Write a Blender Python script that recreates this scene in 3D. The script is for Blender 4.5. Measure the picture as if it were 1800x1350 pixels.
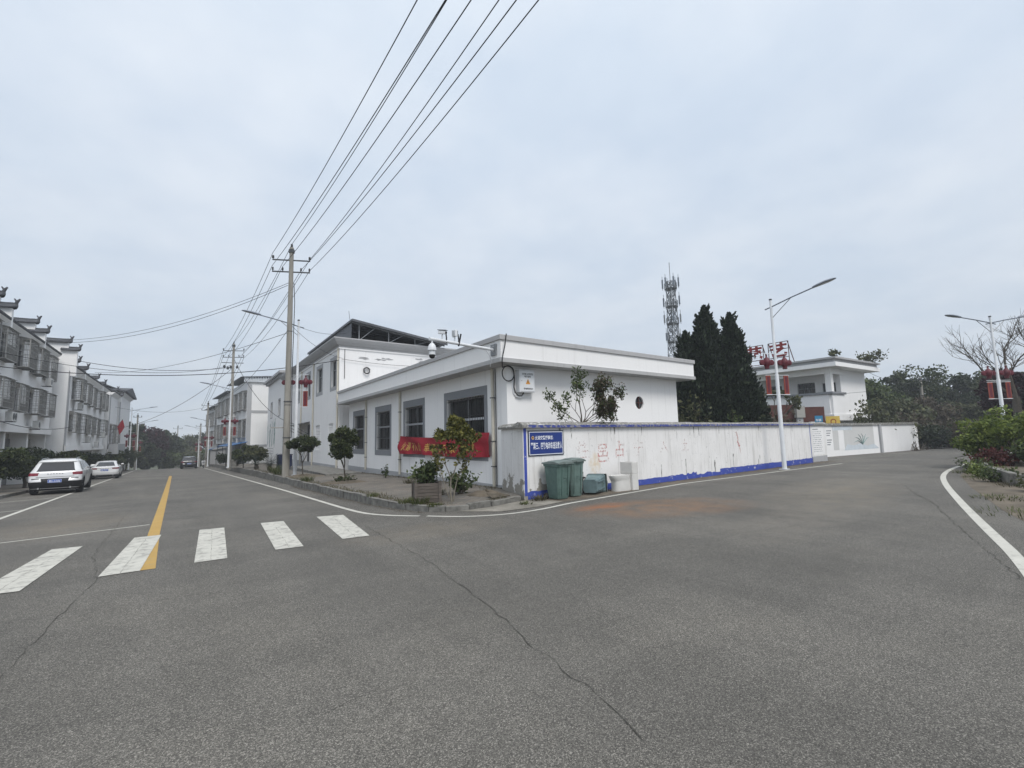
import bpy, bmesh, math, random
import numpy as np
from mathutils import Vector, Matrix
for o in list(bpy.data.objects): bpy.data.objects.remove(o)
rnd = random.Random(7); nrs = np.random.RandomState(11)
SC = bpy.context.scene; COL = SC.collection
R_ = math.radians

# ------------------------------------------------------------------ camera
CAM_H = 1.65
camd = bpy.data.cameras.new('camera'); cam = bpy.data.objects.new('camera', camd); COL.objects.link(cam)
camd.sensor_width = 36.0; camd.lens = 840.0/1800*36.0; camd.clip_start = 0.05; camd.clip_end = 2000
rm = ((0.83009712, 0.04139284, 0.55608039), (-0.55711448, 0.10396855, 0.82390169), (-0.02371124, -0.99371886, 0.10936454))
m4 = Matrix(((rm[0][0], -rm[0][1], -rm[0][2], 0), (rm[1][0], -rm[1][1], -rm[1][2], 0), (rm[2][0], -rm[2][1], -rm[2][2], CAM_H), (0, 0, 0, 1)))
cam.matrix_world = m4
SC.camera = cam
SC.render.resolution_x = 1024; SC.render.resolution_y = 768

# ------------------------------------------------------------------ sky, sun, exposure
SUN_EL, SUN_AZ = 52.0, 186.0          # azimuth clockwise from +Y
SC.view_settings.view_transform = 'Standard'; SC.view_settings.look = 'None'
SC.view_settings.exposure = 0.62; SC.view_settings.gamma = 1.0; SC.view_settings.use_curve_mapping = False
world = bpy.data.worlds.new('World'); SC.world = world; world.use_nodes = True
nt = world.node_tree; nt.nodes.clear()
def N(t, tree=None, **kw):
    n = (tree or nt).nodes.new(t)
    for k, v in kw.items(): setattr(n, k, v)
    return n
wo = N('ShaderNodeOutputWorld'); bg = N('ShaderNodeBackground'); bg.inputs[1].default_value = 0.1
sky = N('ShaderNodeTexSky', sky_type='NISHITA'); sky.sun_disc = False
sky.sun_elevation = R_(SUN_EL); sky.sun_rotation = R_(SUN_AZ); sky.dust_density = 3.0; sky.air_density = 1.0
tc = N('ShaderNodeTexCoord'); sep = N('ShaderNodeSeparateXYZ'); nt.links.new(tc.outputs['Generated'], sep.inputs[0])
# overcast layer: brighter towards the zenith, soft broken cloud structure on a plane overhead
ramp = N('ShaderNodeValToRGB'); cr = ramp.color_ramp
cr.elements[0].position = 0.0; cr.elements[0].color = (4.3, 4.75, 5.25, 1)
cr.elements[1].position = 1.0; cr.elements[1].color = (10.5, 10.9, 11.4, 1)
e = cr.elements.new(0.2); e.color = (4.5, 5.0, 5.58, 1)
e = cr.elements.new(0.5); e.color = (4.8, 5.36, 6.05, 1)
e = cr.elements.new(0.73); e.color = (5.3, 5.86, 6.5, 1)
nt.links.new(sep.outputs[2], ramp.inputs[0])
mz = N('ShaderNodeMath', operation='ADD'); mz.inputs[1].default_value = 0.22; nt.links.new(sep.outputs[2], mz.inputs[0])
mzm = N('ShaderNodeMath', operation='MAXIMUM'); mzm.inputs[1].default_value = 0.12; nt.links.new(mz.outputs[0], mzm.inputs[0])
dv = N('ShaderNodeVectorMath', operation='DIVIDE'); cmb = N('ShaderNodeCombineXYZ')
for i in range(3): nt.links.new(mzm.outputs[0], cmb.inputs[i])
nt.links.new(tc.outputs['Generated'], dv.inputs[0]); nt.links.new(cmb.outputs[0], dv.inputs[1])
ns1 = N('ShaderNodeTexNoise'); ns1.inputs['Scale'].default_value = 2.3; ns1.inputs['Detail'].default_value = 7; ns1.inputs['Roughness'].default_value = 0.5; ns1.inputs['Distortion'].default_value = 0.0
nt.links.new(dv.outputs[0], ns1.inputs['Vector'])
cr2 = N('ShaderNodeValToRGB'); cr2.color_ramp.elements[0].position = 0.36; cr2.color_ramp.elements[1].position = 0.68
cr2.color_ramp.elements[0].color = (0.93, 0.955, 0.985, 1); cr2.color_ramp.elements[1].color = (1.10, 1.075, 1.055, 1)
nt.links.new(ns1.outputs[0], cr2.inputs[0])
ns2 = N('ShaderNodeTexNoise'); ns2.inputs['Scale'].default_value = 7.5; ns2.inputs['Detail'].default_value = 5; nt.links.new(dv.outputs[0], ns2.inputs['Vector'])
cr3 = N('ShaderNodeValToRGB'); cr3.color_ramp.elements[0].position = 0.35; cr3.color_ramp.elements[1].position = 0.7
cr3.color_ramp.elements[0].color = (0.975, 0.98, 0.99, 1); cr3.color_ramp.elements[1].color = (1.03, 1.025, 1.02, 1)
nt.links.new(ns2.outputs[0], cr3.inputs[0])
def wmix(a, b, t, fac):
    m = N('ShaderNodeMix', data_type='RGBA', blend_type=t); m.inputs[0].default_value = fac
    nt.links.new(a, m.inputs[6]); nt.links.new(b, m.inputs[7]); return m.outputs[2]
cl = wmix(wmix(ramp.outputs[0], cr2.outputs[0], 'MULTIPLY', 1.0), cr3.outputs[0], 'MULTIPLY', 1.0)
skc = wmix(sky.outputs[0], cl, 'MIX', 0.93)
nt.links.new(skc, bg.inputs[0]); nt.links.new(bg.outputs[0], wo.inputs[0])
sund = bpy.data.lights.new('sun', 'SUN'); sund.energy = 1.5; sund.angle = R_(22); sund.color = (1.0, 0.965, 0.92)
sun = bpy.data.objects.new('sun', sund); COL.objects.link(sun)
sdir = Vector((math.sin(R_(SUN_AZ))*math.cos(R_(SUN_EL)), math.cos(R_(SUN_AZ))*math.cos(R_(SUN_EL)), math.sin(R_(SUN_EL))))
sun.rotation_euler = sdir.to_track_quat('Z', 'Y').to_euler()
sun.location = (0, -20, 40)

# ------------------------------------------------------------------ materials
MAT = {}
class MT:
    def __init__(s, name, rough=0.8, spec=0.3, metal=0.0):
        s.m = bpy.data.materials.new(name); s.m.use_nodes = True; s.t = s.m.node_tree; s.b = s.t.nodes['Principled BSDF']
        s.b.inputs['Roughness'].default_value = rough; s.b.inputs['Specular IOR Level'].default_value = spec; s.b.inputs['Metallic'].default_value = metal
        MAT[name] = s.m
    def n(s, t, **kw): return N(t, s.t, **kw)
    def l(s, a, b): s.t.links.new(a, b)
    def pos(s): return s.n('ShaderNodeNewGeometry').outputs['Position']
    def obj(s): return s.n('ShaderNodeTexCoord').outputs['Object']
    def noise(s, vec, scale, detail=4, rough=0.55, stretch=None):
        if stretch:
            mp = s.n('ShaderNodeMapping'); mp.inputs['Scale'].default_value = stretch; s.l(vec, mp.inputs[0]); vec = mp.outputs[0]
        q = s.n('ShaderNodeTexNoise'); q.inputs['Scale'].default_value = scale; q.inputs['Detail'].default_value = detail; q.inputs['Roughness'].default_value = rough
        s.l(vec, q.inputs['Vector']); return q.outputs[0]
    def ramp(s, fac, stops):
        r = s.n('ShaderNodeValToRGB'); c = r.color_ramp
        c.elements[0].position = stops[0][0]; c.elements[0].color = tup(stops[0][1])
        c.elements[1].position = stops[-1][0]; c.elements[1].color = tup(stops[-1][1])
        for p, col in stops[1:-1]: c.elements.new(p).color = tup(col)
        s.l(fac, r.inputs[0]); return r.outputs[0]
    def mix(s, fac, a, b, blend='MIX'):
        m = s.n('ShaderNodeMix', data_type='RGBA', blend_type=blend)
        for i, v in ((0, fac), (6, a), (7, b)):
            if isinstance(v, bpy.types.NodeSocket): s.l(v, m.inputs[i])
            elif i == 0: m.inputs[0].default_value = v
            else: m.inputs[i].default_value = tup(v)
        return m.outputs[2]
    def math(s, op, a, b=0.0, clamp=False):
        m = s.n('ShaderNodeMath', operation=op); m.use_clamp = clamp
        for i, v in ((0, a), (1, b)):
            if isinstance(v, bpy.types.NodeSocket): s.l(v, m.inputs[i])
            else: m.inputs[i].default_value = v
        return m.outputs[0]
    def col(s, v):
        if isinstance(v, bpy.types.NodeSocket): s.l(v, s.b.inputs['Base Color'])
        else: s.b.inputs['Base Color'].default_value = tup(v)
    def bump(s, h, strength=0.3, dist=0.02):
        b = s.n('ShaderNodeBump'); b.inputs['Strength'].default_value = strength; b.inputs['Distance'].default_value = dist
        s.l(h, b.inputs['Height']); s.l(b.outputs[0], s.b.inputs['Normal'])
def tup(c):
    if isinstance(c, (int, float)): return (c, c, c, 1)
    return tuple(c) if len(c) == 4 else tuple(c)+(1,)
def sc(c, k): return tuple(min(1, x*k) for x in c[:3])
def simple(name, c, rough=0.8, var=0.15, scale=3.0, bump=0.0, bscale=60, metal=0.0, spec=0.3, stretch=None, world=True):
    t = MT(name, rough, spec, metal); v = t.pos() if world else t.obj()
    f = t.noise(v, scale, 5, 0.6, stretch)
    t.col(t.ramp(f, [(0.28, sc(c, 1-var)), (0.72, sc(c, 1+var))]))
    if bump: t.bump(t.noise(v, bscale, 3), bump, 0.01)
    return t.m
def leafmat(name, c1, c2, rough=0.55, trans=0.25):
    t = MT(name, rough, 0.25); g = t.n('ShaderNodeNewGeometry')
    cc = t.ramp(g.outputs['Random Per Island'], [(0.0, c1), (0.75, [(a+b)/2 for a, b in zip(c1, c2)]), (1.0, c2)])
    t.col(cc)
    tr = t.n('ShaderNodeBsdfTranslucent'); t.l(cc, tr.inputs[0]); mx = t.n('ShaderNodeMixShader'); mx.inputs[0].default_value = trans
    t.l(t.b.outputs[0], mx.inputs[1]); t.l(tr.outputs[0], mx.inputs[2]); t.l(mx.outputs[0], t.t.nodes['Material Output'].inputs[0])
    return t.m
def wallmat(name, base, streak=0.35, dirt=(0.30, 0.29, 0.27), blot=0.3):
    t = MT(name, 0.88, 0.2); p = t.pos()
    f1 = t.noise(p, 1.0, 6, 0.65, (7, 7, 0.3)); f2 = t.noise(p, 0.8, 5, 0.6); f3 = t.noise(p, 14, 4, 0.6)
    c = t.mix(t.ramp(f2, [(0.3, 0.0), (0.75, blot)]), base, sc(base, 0.84))
    c = t.mix(t.ramp(f1, [(0.55, 0.0), (0.85, streak)]), c, dirt)
    c = t.mix(t.ramp(f3, [(0.62, 0.0), (0.8, 0.18)]), c, dirt)
    t.col(c); t.bump(t.noise(p, 30, 4), 0.12, 0.01); return t.m

wallmat('plaster_white', (0.83, 0.825, 0.82), 0.34, (0.36, 0.35, 0.33), 0.25)
wallmat('plaster_clean', (0.83, 0.825, 0.82), 0.26, (0.4, 0.39, 0.37), 0.2)
wallmat('plaster_far', (0.83, 0.825, 0.815), 0.20, (0.33, 0.325, 0.31), 0.3)
wallmat('plaster_grey', (0.235, 0.245, 0.26), 0.35, (0.42, 0.42, 0.43), 0.5)
wallmat('plaster_weathered', (0.60, 0.60, 0.59), 0.5, (0.3, 0.3, 0.29), 0.6)
wallmat('plaster_midgrey', (0.40, 0.405, 0.415), 0.4, (0.22, 0.22, 0.21), 0.5)
wallmat('concrete_trim', (0.43, 0.43, 0.435), 0.5, (0.17, 0.165, 0.16), 0.6)
wallmat('fascia_chip', (0.45, 0.45, 0.45), 0.75, (0.15, 0.145, 0.135), 0.8)
wallmat('cove_grey', (0.40, 0.40, 0.405), 0.55, (0.16, 0.155, 0.15), 0.5)
wallmat('shop_beige', (0.36, 0.355, 0.33), 0.3, (0.2, 0.19, 0.17), 0.4)
def boundary():
    t = MT('boundary_paint', 0.9, 0.2); p = t.pos()
    st = t.noise(p, 1.0, 7, 0.7, (7, 7, 0.5)); bl = t.noise(p, 1.4, 6, 0.62); fi = t.noise(p, 22, 5, 0.7); spk = t.noise(p, 9, 6, 0.75)
    c = t.mix(t.ramp(bl, [(0.35, 0.0), (0.7, 0.45)]), (0.79, 0.78, 0.77), (0.64, 0.63, 0.61))
    c = t.mix(t.ramp(st, [(0.52, 0.0), (0.72, 0.55)]), c, (0.34, 0.325, 0.30))
    c = t.mix(t.ramp(spk, [(0.62, 0.0), (0.66, 0.7)]), c, (0.27, 0.26, 0.25))
    # bare render where the paint has flaked off in patches low on the wall
    sp = t.n('ShaderNodeSeparateXYZ'); t.l(p, sp.inputs[0])
    low = t.math('SUBTRACT', t.math('MULTIPLY', t.noise(p, 2.6, 6, 0.62), 1.35), t.math('MULTIPLY', sp.outputs[2], 0.62))
    flake = t.ramp(low, [(0.45, 0.0), (0.475, 1.0)])
    sx = t.math('LESS_THAN', sp.outputs[0], 8.45)
    c = t.mix(t.math('MULTIPLY', flake, sx), c, t.mix(fi, (0.20, 0.185, 0.16), (0.42, 0.40, 0.36)))
    # yellow spill stain above the toilet
    dx = t.math('MULTIPLY', t.math('SUBTRACT', sp.outputs[0], 10.35), 3.2); dz = t.math('MULTIPLY', t.math('SUBTRACT', sp.outputs[2], 0.75), 2.3)
    dd = t.math('ADD', t.math('MULTIPLY', dx, dx), t.math('MULTIPLY', dz, dz))
    ym = t.math('MULTIPLY', t.math('SUBTRACT', 1.0, dd, True), t.ramp(t.noise(p, 5, 5), [(0.35, 0.0), (0.65, 1.0)]))
    c = t.mix(t.math('MULTIPLY', ym, 0.7), c, (0.60, 0.44, 0.22))
    t.col(c); t.bump(fi, 0.25, 0.01)
boundary()
def worn(name, c, under, lo=0.45, hi=0.55, scale=6, rough=0.85, alpha=False, stretch=None):
    t = MT(name, rough, 0.2); p = t.pos(); f = t.noise(p, scale, 7, 0.7, stretch); k = t.ramp(f, [(lo, 0.0), (hi, 1.0)])
    if alpha:
        t.col(c); tr = t.n('ShaderNodeBsdfTransparent'); mx = t.n('ShaderNodeMixShader'); t.l(k, mx.inputs[0])
        t.l(t.b.outputs[0], mx.inputs[1]); t.l(tr.outputs[0], mx.inputs[2]); t.l(mx.outputs[0], t.t.nodes['Material Output'].inputs[0])
    else:
        v = t.noise(p, 3, 4); cc = t.mix(v, sc(c, 0.8), sc(c, 1.2)); t.col(t.mix(k, cc, under))
    t.bump(f, 0.2, 0.006)
    return t.m
worn('coping_worn', (0.20, 0.195, 0.18), (0.55, 0.545, 0.53), 0.53, 0.62, 11)
worn('blue_paint', (0.055, 0.085, 0.36), (0.62, 0.62, 0.62), 0.60, 0.66, 7)
worn('blue_band_old', (0.05, 0.07, 0.27), (0.30, 0.295, 0.29), 0.50, 0.58, 9)
worn('red_letter_faded', (0.62, 0.26, 0.24), 0, 0.40, 0.54, 18, alpha=True)
worn('red_letter_trace', (0.66, 0.45, 0.43), 0, 0.34, 0.50, 16, alpha=True)
worn('stain_soot', (0.16, 0.155, 0.145), 0, 0.38, 0.56, 6, alpha=True, stretch=(3, 3, 0.7))
worn('white_paint', (0.48, 0.468, 0.42), (0.26, 0.25, 0.23), 0.54, 0.72, 7)
worn('white_paint_bold', (0.48, 0.468, 0.42), (0.20, 0.192, 0.175), 0.50, 0.70, 7)
worn('white_paint_thin', (0.30, 0.295, 0.27), (0.11, 0.108, 0.10), 0.45, 0.7, 5)
worn('yellow_paint', (0.41, 0.265, 0.085), (0.30, 0.235, 0.13), 0.52, 0.74, 6)
def asphalt():
    t = MT('asphalt', 0.82, 0.35); p = t.pos(); sp = t.n('ShaderNodeSeparateXYZ'); t.l(p, sp.inputs[0])
    g1 = t.noise(p, 75, 3, 0.6); g2 = t.noise(p, 170, 2, 0.6); big = t.noise(p, 0.28, 6, 0.6); mid = t.noise(p, 1.7, 6, 0.65)
    vo = t.n('ShaderNodeTexVoronoi'); vo.inputs['Scale'].default_value = 165; t.l(p, vo.inputs['Vector'])
    c = t.ramp(big, [(0.28, (0.102, 0.096, 0.085)), (0.5, (0.128, 0.120, 0.105)), (0.72, (0.162, 0.150, 0.128))])
    c = t.mix(t.ramp(mid, [(0.3, 0.0), (0.75, 0.45)]), c, (0.088, 0.083, 0.073))
    st = t.n('ShaderNodeSeparateColor'); t.l(vo.outputs['Color'], st.inputs[0])
    k = t.ramp(st.outputs[0], [(0.0, 0.40), (0.45, 0.85), (0.8, 1.25), (1.0, 2.3)])
    c = t.mix(1.0, c, k, 'MULTIPLY')
    c = t.mix(1.0, c, t.ramp(g2, [(0.3, 0.62), (0.7, 1.38)]), 'MULTIPLY')
    c = t.mix(1.0, c, t.ramp(g1, [(0.3, 0.78), (0.7, 1.22)]), 'MULTIPLY')
    pol = t.ramp(t.noise(p, 0.55, 5, 0.7, (1, .18, 1)), [(0.40, 1.0), (0.62, 0.80)]); c = t.mix(1.0, c, pol, 'MULTIPLY'); pol2 = t.ramp(t.noise(p, 0.5, 5, 0.7, (.16, 1, 1)), [(0.45, 1.0), (0.68, 1.22)]); c = t.mix(1.0, c, pol2, 'MULTIPLY')
    oil = t.ramp(t.noise(p, 2.3, 6, 0.75), [(0.66, 1.0), (0.74, 0.62)]); c = t.mix(1.0, c, oil, 'MULTIPLY')
    # red earth tracked onto the road by the bins, plus brown dust
    def blob(cx, cy, rx, ry, ang=0.0):
        a = t.math('SUBTRACT', sp.outputs[0], cx); b = t.math('SUBTRACT', sp.outputs[1], cy); ca, sa = math.cos(ang), math.sin(ang)
        u = t.math('DIVIDE', t.math('ADD', t.math('MULTIPLY', a, ca), t.math('MULTIPLY', b, sa)), rx)
        v = t.math('DIVIDE', t.math('SUBTRACT', t.math('MULTIPLY', b, ca), t.math('MULTIPLY', a, sa)), ry)
        return t.math('SUBTRACT', 1.0, t.math('ADD', t.math('MULTIPLY', u, u), t.math('MULTIPLY', v, v)), True)
    nz = t.ramp(t.noise(p, 1.9, 6, 0.65), [(0.3, 0.0), (0.7, 1.0)])
    c = t.mix(t.math('MULTIPLY', t.math('MULTIPLY', blob(8.9, 7.3, 2.6, 1.5, -0.3), nz), 0.85), c, (0.24, 0.135, 0.072))
    c = t.mix(t.math('MULTIPLY', t.math('MULTIPLY', blob(8.0, 8.25, 1.0, 0.42, 0.1), nz), 1.0, True), c, (0.27, 0.105, 0.043))
    c = t.mix(t.math('MULTIPLY', t.math('MULTIPLY', blob(14.5, 6.0, 5.5, 1.6, 0.25), nz), 0.7), c, (0.20, 0.172, 0.13))
    c = t.mix(t.math('MULTIPLY', t.math('MULTIPLY', blob(9.5, 4.6, 3.2, .9, 0.2), nz), 0.55), c, (0.20, 0.18, 0.15))
    c = t.mix(t.math('MULTIPLY', t.math('MULTIPLY', blob(6.6, 3.0, 2.2, .55, 0.25), nz), 0.6), c, (0.075, 0.07, 0.062))
    c = t.mix(t.math('MULTIPLY', t.math('MULTIPLY', blob(2.2, 5.0, .9, 4.0, 0.1), nz), 0.35), c, (0.085, 0.08, 0.072))
    c = t.mix(t.math('MULTIPLY', t.math('MULTIPLY', blob(1.2, 14, .45, 14.0, 0.02), nz), 0.45), c, (0.10, 0.095, 0.085))
    c = t.mix(t.math('MULTIPLY', t.math('MULTIPLY', blob(-2.3, 15.5, 1.5, 3.0), nz), 0.45), c, (0.21, 0.17, 0.12))
    c = t.mix(t.math('MULTIPLY', t.math('MULTIPLY', blob(3.6, 8.3, 1.8, 1.0), nz), 0.4), c, (0.20, 0.165, 0.12))
    t.col(c); t.bump(t.math('ADD', st.outputs[0], t.math('MULTIPLY', g2, 0.5)), 0.55, 0.006)
asphalt()
simple('crack', (0.062, 0.058, 0.05), 0.95, 0.3, 20)
def paving():
    t = MT('paving', 0.9, 0.2); p = t.pos()
    br = t.n('ShaderNodeTexBrick'); br.inputs['Scale'].default_value = 1.0; br.inputs['Brick Width'].default_value = 0.22; br.inputs['Row Height'].default_value = 0.11; br.inputs['Mortar Size'].default_value = 0.008
    br.inputs['Color1'].default_value = tup((0.24, 0.205, 0.17)); br.inputs['Color2'].default_value = tup((0.17, 0.16, 0.145)); br.inputs['Mortar'].default_value = tup((0.06, 0.058, 0.05))
    t.l(p, br.inputs['Vector']); f = t.noise(p, 0.8, 6, 0.65); f2 = t.noise(p, 4, 6, 0.7)
    c = t.mix(t.ramp(f, [(0.35, 0.0), (0.65, 0.8)]), br.outputs[0], (0.105, 0.10, 0.088))
    c = t.mix(t.ramp(f2, [(0.55, 0.0), (0.75, 0.6)]), c, (0.27, 0.25, 0.215))
    t.col(c); t.bump(br.outputs['Fac'], -0.4, 0.01)
paving()
def apronm():
    t = MT('apron', 0.92, 0.2); p = t.pos(); a = t.noise(p, 1.3, 6, .65); b = t.noise(p, 7, 6, .7)
    c = t.ramp(a, [(.3, (.13, .12, .10)), (.5, (.22, .205, .175)), (.7, (.31, .29, .25))]); c = t.mix(t.ramp(b, [(.5, 0.0), (.7, .7)]), c, (.10, .09, .075)); t.col(c); t.bump(b, .5, .015)
apronm()
simple('kerb_concrete', (0.17, 0.165, 0.15), 0.92, 0.45, 5, 0.5, 30)
simple('dirt', (0.125, 0.105, 0.08), 0.95, 0.4, 2.0, 0.6, 12)
def groundm():
    t = MT('ground_earth', 0.95, 0.15); p = t.pos(); f = t.noise(p, 0.12, 6, 0.6); f2 = t.noise(p, 2.5, 6, 0.7)
    t.col(t.mix(t.ramp(f2, [(0.35, 0.2), (0.65, 0.9)]), (0.055, 0.07, 0.03), t.mix(f, (0.10, 0.09, 0.06), (0.07, 0.085, 0.04)))); t.bump(f2, 0.5, 0.05)
groundm()
simple('pole_concrete', (0.27, 0.255, 0.225), 0.9, 0.25, 1.3, 0.2, 50, stretch=(3, 3, 0.5))
simple('lamp_white', (0.66, 0.68, 0.70), 0.45, 0.10, 1.5, 0, spec=0.4)
simple('lamp_head_grey', (0.12, 0.14, 0.17), 0.4, 0.1, 4, spec=0.5)
simple('lens_glass', (0.30, 0.32, 0.34), 0.15, 0.1, 4, spec=0.6)
simple('steel_dark', (0.07, 0.075, 0.08), 0.5, 0.25, 6, metal=0.3)
simple('steel_grey', (0.25, 0.26, 0.27), 0.5, 0.2, 6, metal=0.4)
simple('iron_bars', (0.05, 0.046, 0.043), 0.65, 0.35, 8, metal=0.2)
simple('cage_steel', (0.33, 0.325, 0.31), 0.55, 0.2, 3, metal=0.35)
simple('cage_mesh', (0.13, 0.128, 0.12), 0.7, 0.3, 2, metal=0.1)
simple('wire_black', (0.018, 0.018, 0.02), 0.6, 0.1, 3)
simple('porcelain_ins', (0.03, 0.028, 0.027), 0.35, 0.1, 3, spec=0.5)
simple('pipe_cream', (0.56, 0.53, 0.45), 0.5, 0.12, 2, spec=0.4)
simple('red_lantern', (0.105, 0.012, 0.022), 0.5, 0.25, 3, spec=0.35)
simple('red_panel', (0.24, 0.05, 0.03), 0.55, 0.25, 3)
simple('red_cloth', (0.30, 0.013, 0.026), 0.75, 0.12, 2.0)
simple('gold_print', (0.62, 0.38, 0.10), 0.7, 0.12, 5)
simple('sign_red', (0.22, 0.02, 0.018), 0.6, 0.2, 4)
simple('sign_blue', (0.012, 0.035, 0.19), 0.35, 0.10, 3, spec=0.45)
simple('sign_navy', (0.010, 0.016, 0.05), 0.4, 0.10, 3)
simple('sign_white', (0.74, 0.76, 0.80), 0.5, 0.06, 5)
simple('emblem_gold', (0.62, 0.40, 0.14), 0.45, 0.10, 8)
simple('box_enamel', (0.70, 0.715, 0.735), 0.4, 0.05, 3, spec=0.4)
simple('warn_orange', (0.66, 0.30, 0.05), 0.5, 0.1, 5)
simple('ink', (0.03, 0.03, 0.032), 0.6, 0.1, 5)
simple('rust_brown', (0.085, 0.030, 0.024), 0.75, 0.3, 2)
simple('yellow_sign', (0.50, 0.36, 0.08), 0.55, 0.15, 3)
simple('teal_sign', (0.06, 0.20, 0.19), 0.6, 0.15, 3)
simple('cyan_sign', (0.04, 0.20, 0.36), 0.5, 0.12, 3)
simple('blue_tin', (0.035, 0.11, 0.26), 0.5, 0.2, 2)
simple('roof_tile_dark', (0.065, 0.068, 0.075), 0.85, 0.3, 4, 0.4, 20)
simple('metal_roof', (0.10, 0.105, 0.115), 0.55, 0.25, 2, metal=0.3)
simple('tin_white', (0.55, 0.58, 0.61), 0.5, 0.12, 1.5, metal=0.1)
simple('bark', (0.075, 0.063, 0.05), 0.95, 0.35, 9, 0.5, 40)
simple('bark_pale', (0.19, 0.17, 0.135), 0.95, 0.3, 9, 0.4, 40)
simple('wood_old', (0.115, 0.098, 0.085), 0.9, 0.4, 3, 0.4, 30, stretch=(1, 1, 8))
simple('porcelain', (0.62, 0.61, 0.585), 0.22, 0.06, 4, spec=0.5)
simple('hole_dark', (0.016, 0.016, 0.016), 0.9, 0.2, 3)
simple('rubber', (0.022, 0.022, 0.023), 0.85, 0.2, 8)
simple('alloy', (0.32, 0.33, 0.34), 0.35, 0.15, 6, metal=0.8, world=False)
simple('red_lens', (0.17, 0.012, 0.022), 0.15, 0.2, 8, spec=0.6, world=False)
simple('clear_lens', (0.45, 0.46, 0.47), 0.15, 0.1, 8, spec=0.6, world=False)
simple('cladding', (0.014, 0.0145, 0.016), 0.65, 0.15, 6, world=False)
simple('chrome', (0.55, 0.56, 0.57), 0.2, 0.05, 6, metal=1.0, world=False)
simple('plate_blue', (0.025, 0.09, 0.40), 0.4, 0.1, 6, world=False)
simple('fabric_navy', (0.02, 0.025, 0.05), 0.8, 0.2, 6, world=False)
simple('bin_green', (0.088, 0.145, 0.128), 0.55, 0.22, 5, 0.1, 30, spec=0.35)
simple('bin_green_faded', (0.125, 0.185, 0.168), 0.6, 0.2, 5, 0.1, 30)
simple('bin_bluegreen', (0.135, 0.195, 0.205), 0.6, 0.25, 4, 0.1, 30)
simple('bin_lid', (0.15, 0.185, 0.175), 0.6, 0.2, 6)
simple('ac_white', (0.55, 0.55, 0.535), 0.5, 0.15, 4)
simple('flag_red', (0.26, 0.012, 0.02), 0.8, 0.1, 3)
simple('mural_line', (0.22, 0.30, 0.29), 0.9, 0.2, 3)
simple('mural_blue', (0.56, 0.61, 0.65), 0.9, 0.1, 3)
simple('timber_debris', (0.10, 0.085, 0.065), 0.95, 0.4, 8)
def glassm(name, c, rough=0.08, spec=0.5):
    t = MT(name, rough, spec); t.col(t.ramp(t.noise(t.pos(), 1.2, 3), [(0.3, sc(c, 0.7)), (0.7, sc(c, 1.35))]))
glassm('window_dark', (0.022, 0.025, 0.027), 0.12); glassm('window_mid', (0.07, 0.075, 0.08), 0.15); glassm('car_glass', (0.010, 0.011, 0.014), 0.05, 0.6)
def carpaint(name, c):
    t = MT(name, 0.32, 0.5); t.b.inputs['Coat Weight'].default_value = 0.7; t.b.inputs['Coat Roughness'].default_value = 0.06
    f = t.noise(t.obj(), 1.5, 5); t.col(t.ramp(f, [(0.3, sc(c, 0.90)), (0.7, c)]))
carpaint('car_white', (0.66, 0.665, 0.67)); carpaint('car_black', (0.02, 0.021, 0.024))
leafmat('leaf_street', (0.020, 0.034, 0.013), (0.095, 0.110, 0.038))
leafmat('leaf_dark', (0.014, 0.024, 0.013), (0.058, 0.072, 0.034))
leafmat('leaf_cypress', (0.006, 0.013, 0.009), (0.044, 0.062, 0.032), 0.7, 0.12)
leafmat('leaf_yellow', (0.045, 0.055, 0.012), (0.22, 0.20, 0.05))
leafmat('leaf_bright', (0.06, 0.095, 0.018), (0.26, 0.31, 0.07))
leafmat('leaf_mid', (0.030, 0.050, 0.018), (0.12, 0.15, 0.05))
leafmat('leaf_olive', (0.045, 0.054, 0.026), (0.15, 0.155, 0.075))
leafmat('leaf_purple', (0.020, 0.008, 0.012), (0.07, 0.022, 0.03))
leafmat('leaf_brown', (0.050, 0.038, 0.026), (0.12, 0.10, 0.065))
leafmat('leaf_red', (0.06, 0.014, 0.016), (0.14, 0.05, 0.035))
leafmat('grass', (0.04, 0.055, 0.015), (0.14, 0.15, 0.055))
leafmat('grass_dry', (0.06, 0.055, 0.03), (0.17, 0.15, 0.09))
leafmat('sago', (0.010, 0.020, 0.013), (0.03, 0.045, 0.026))

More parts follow.
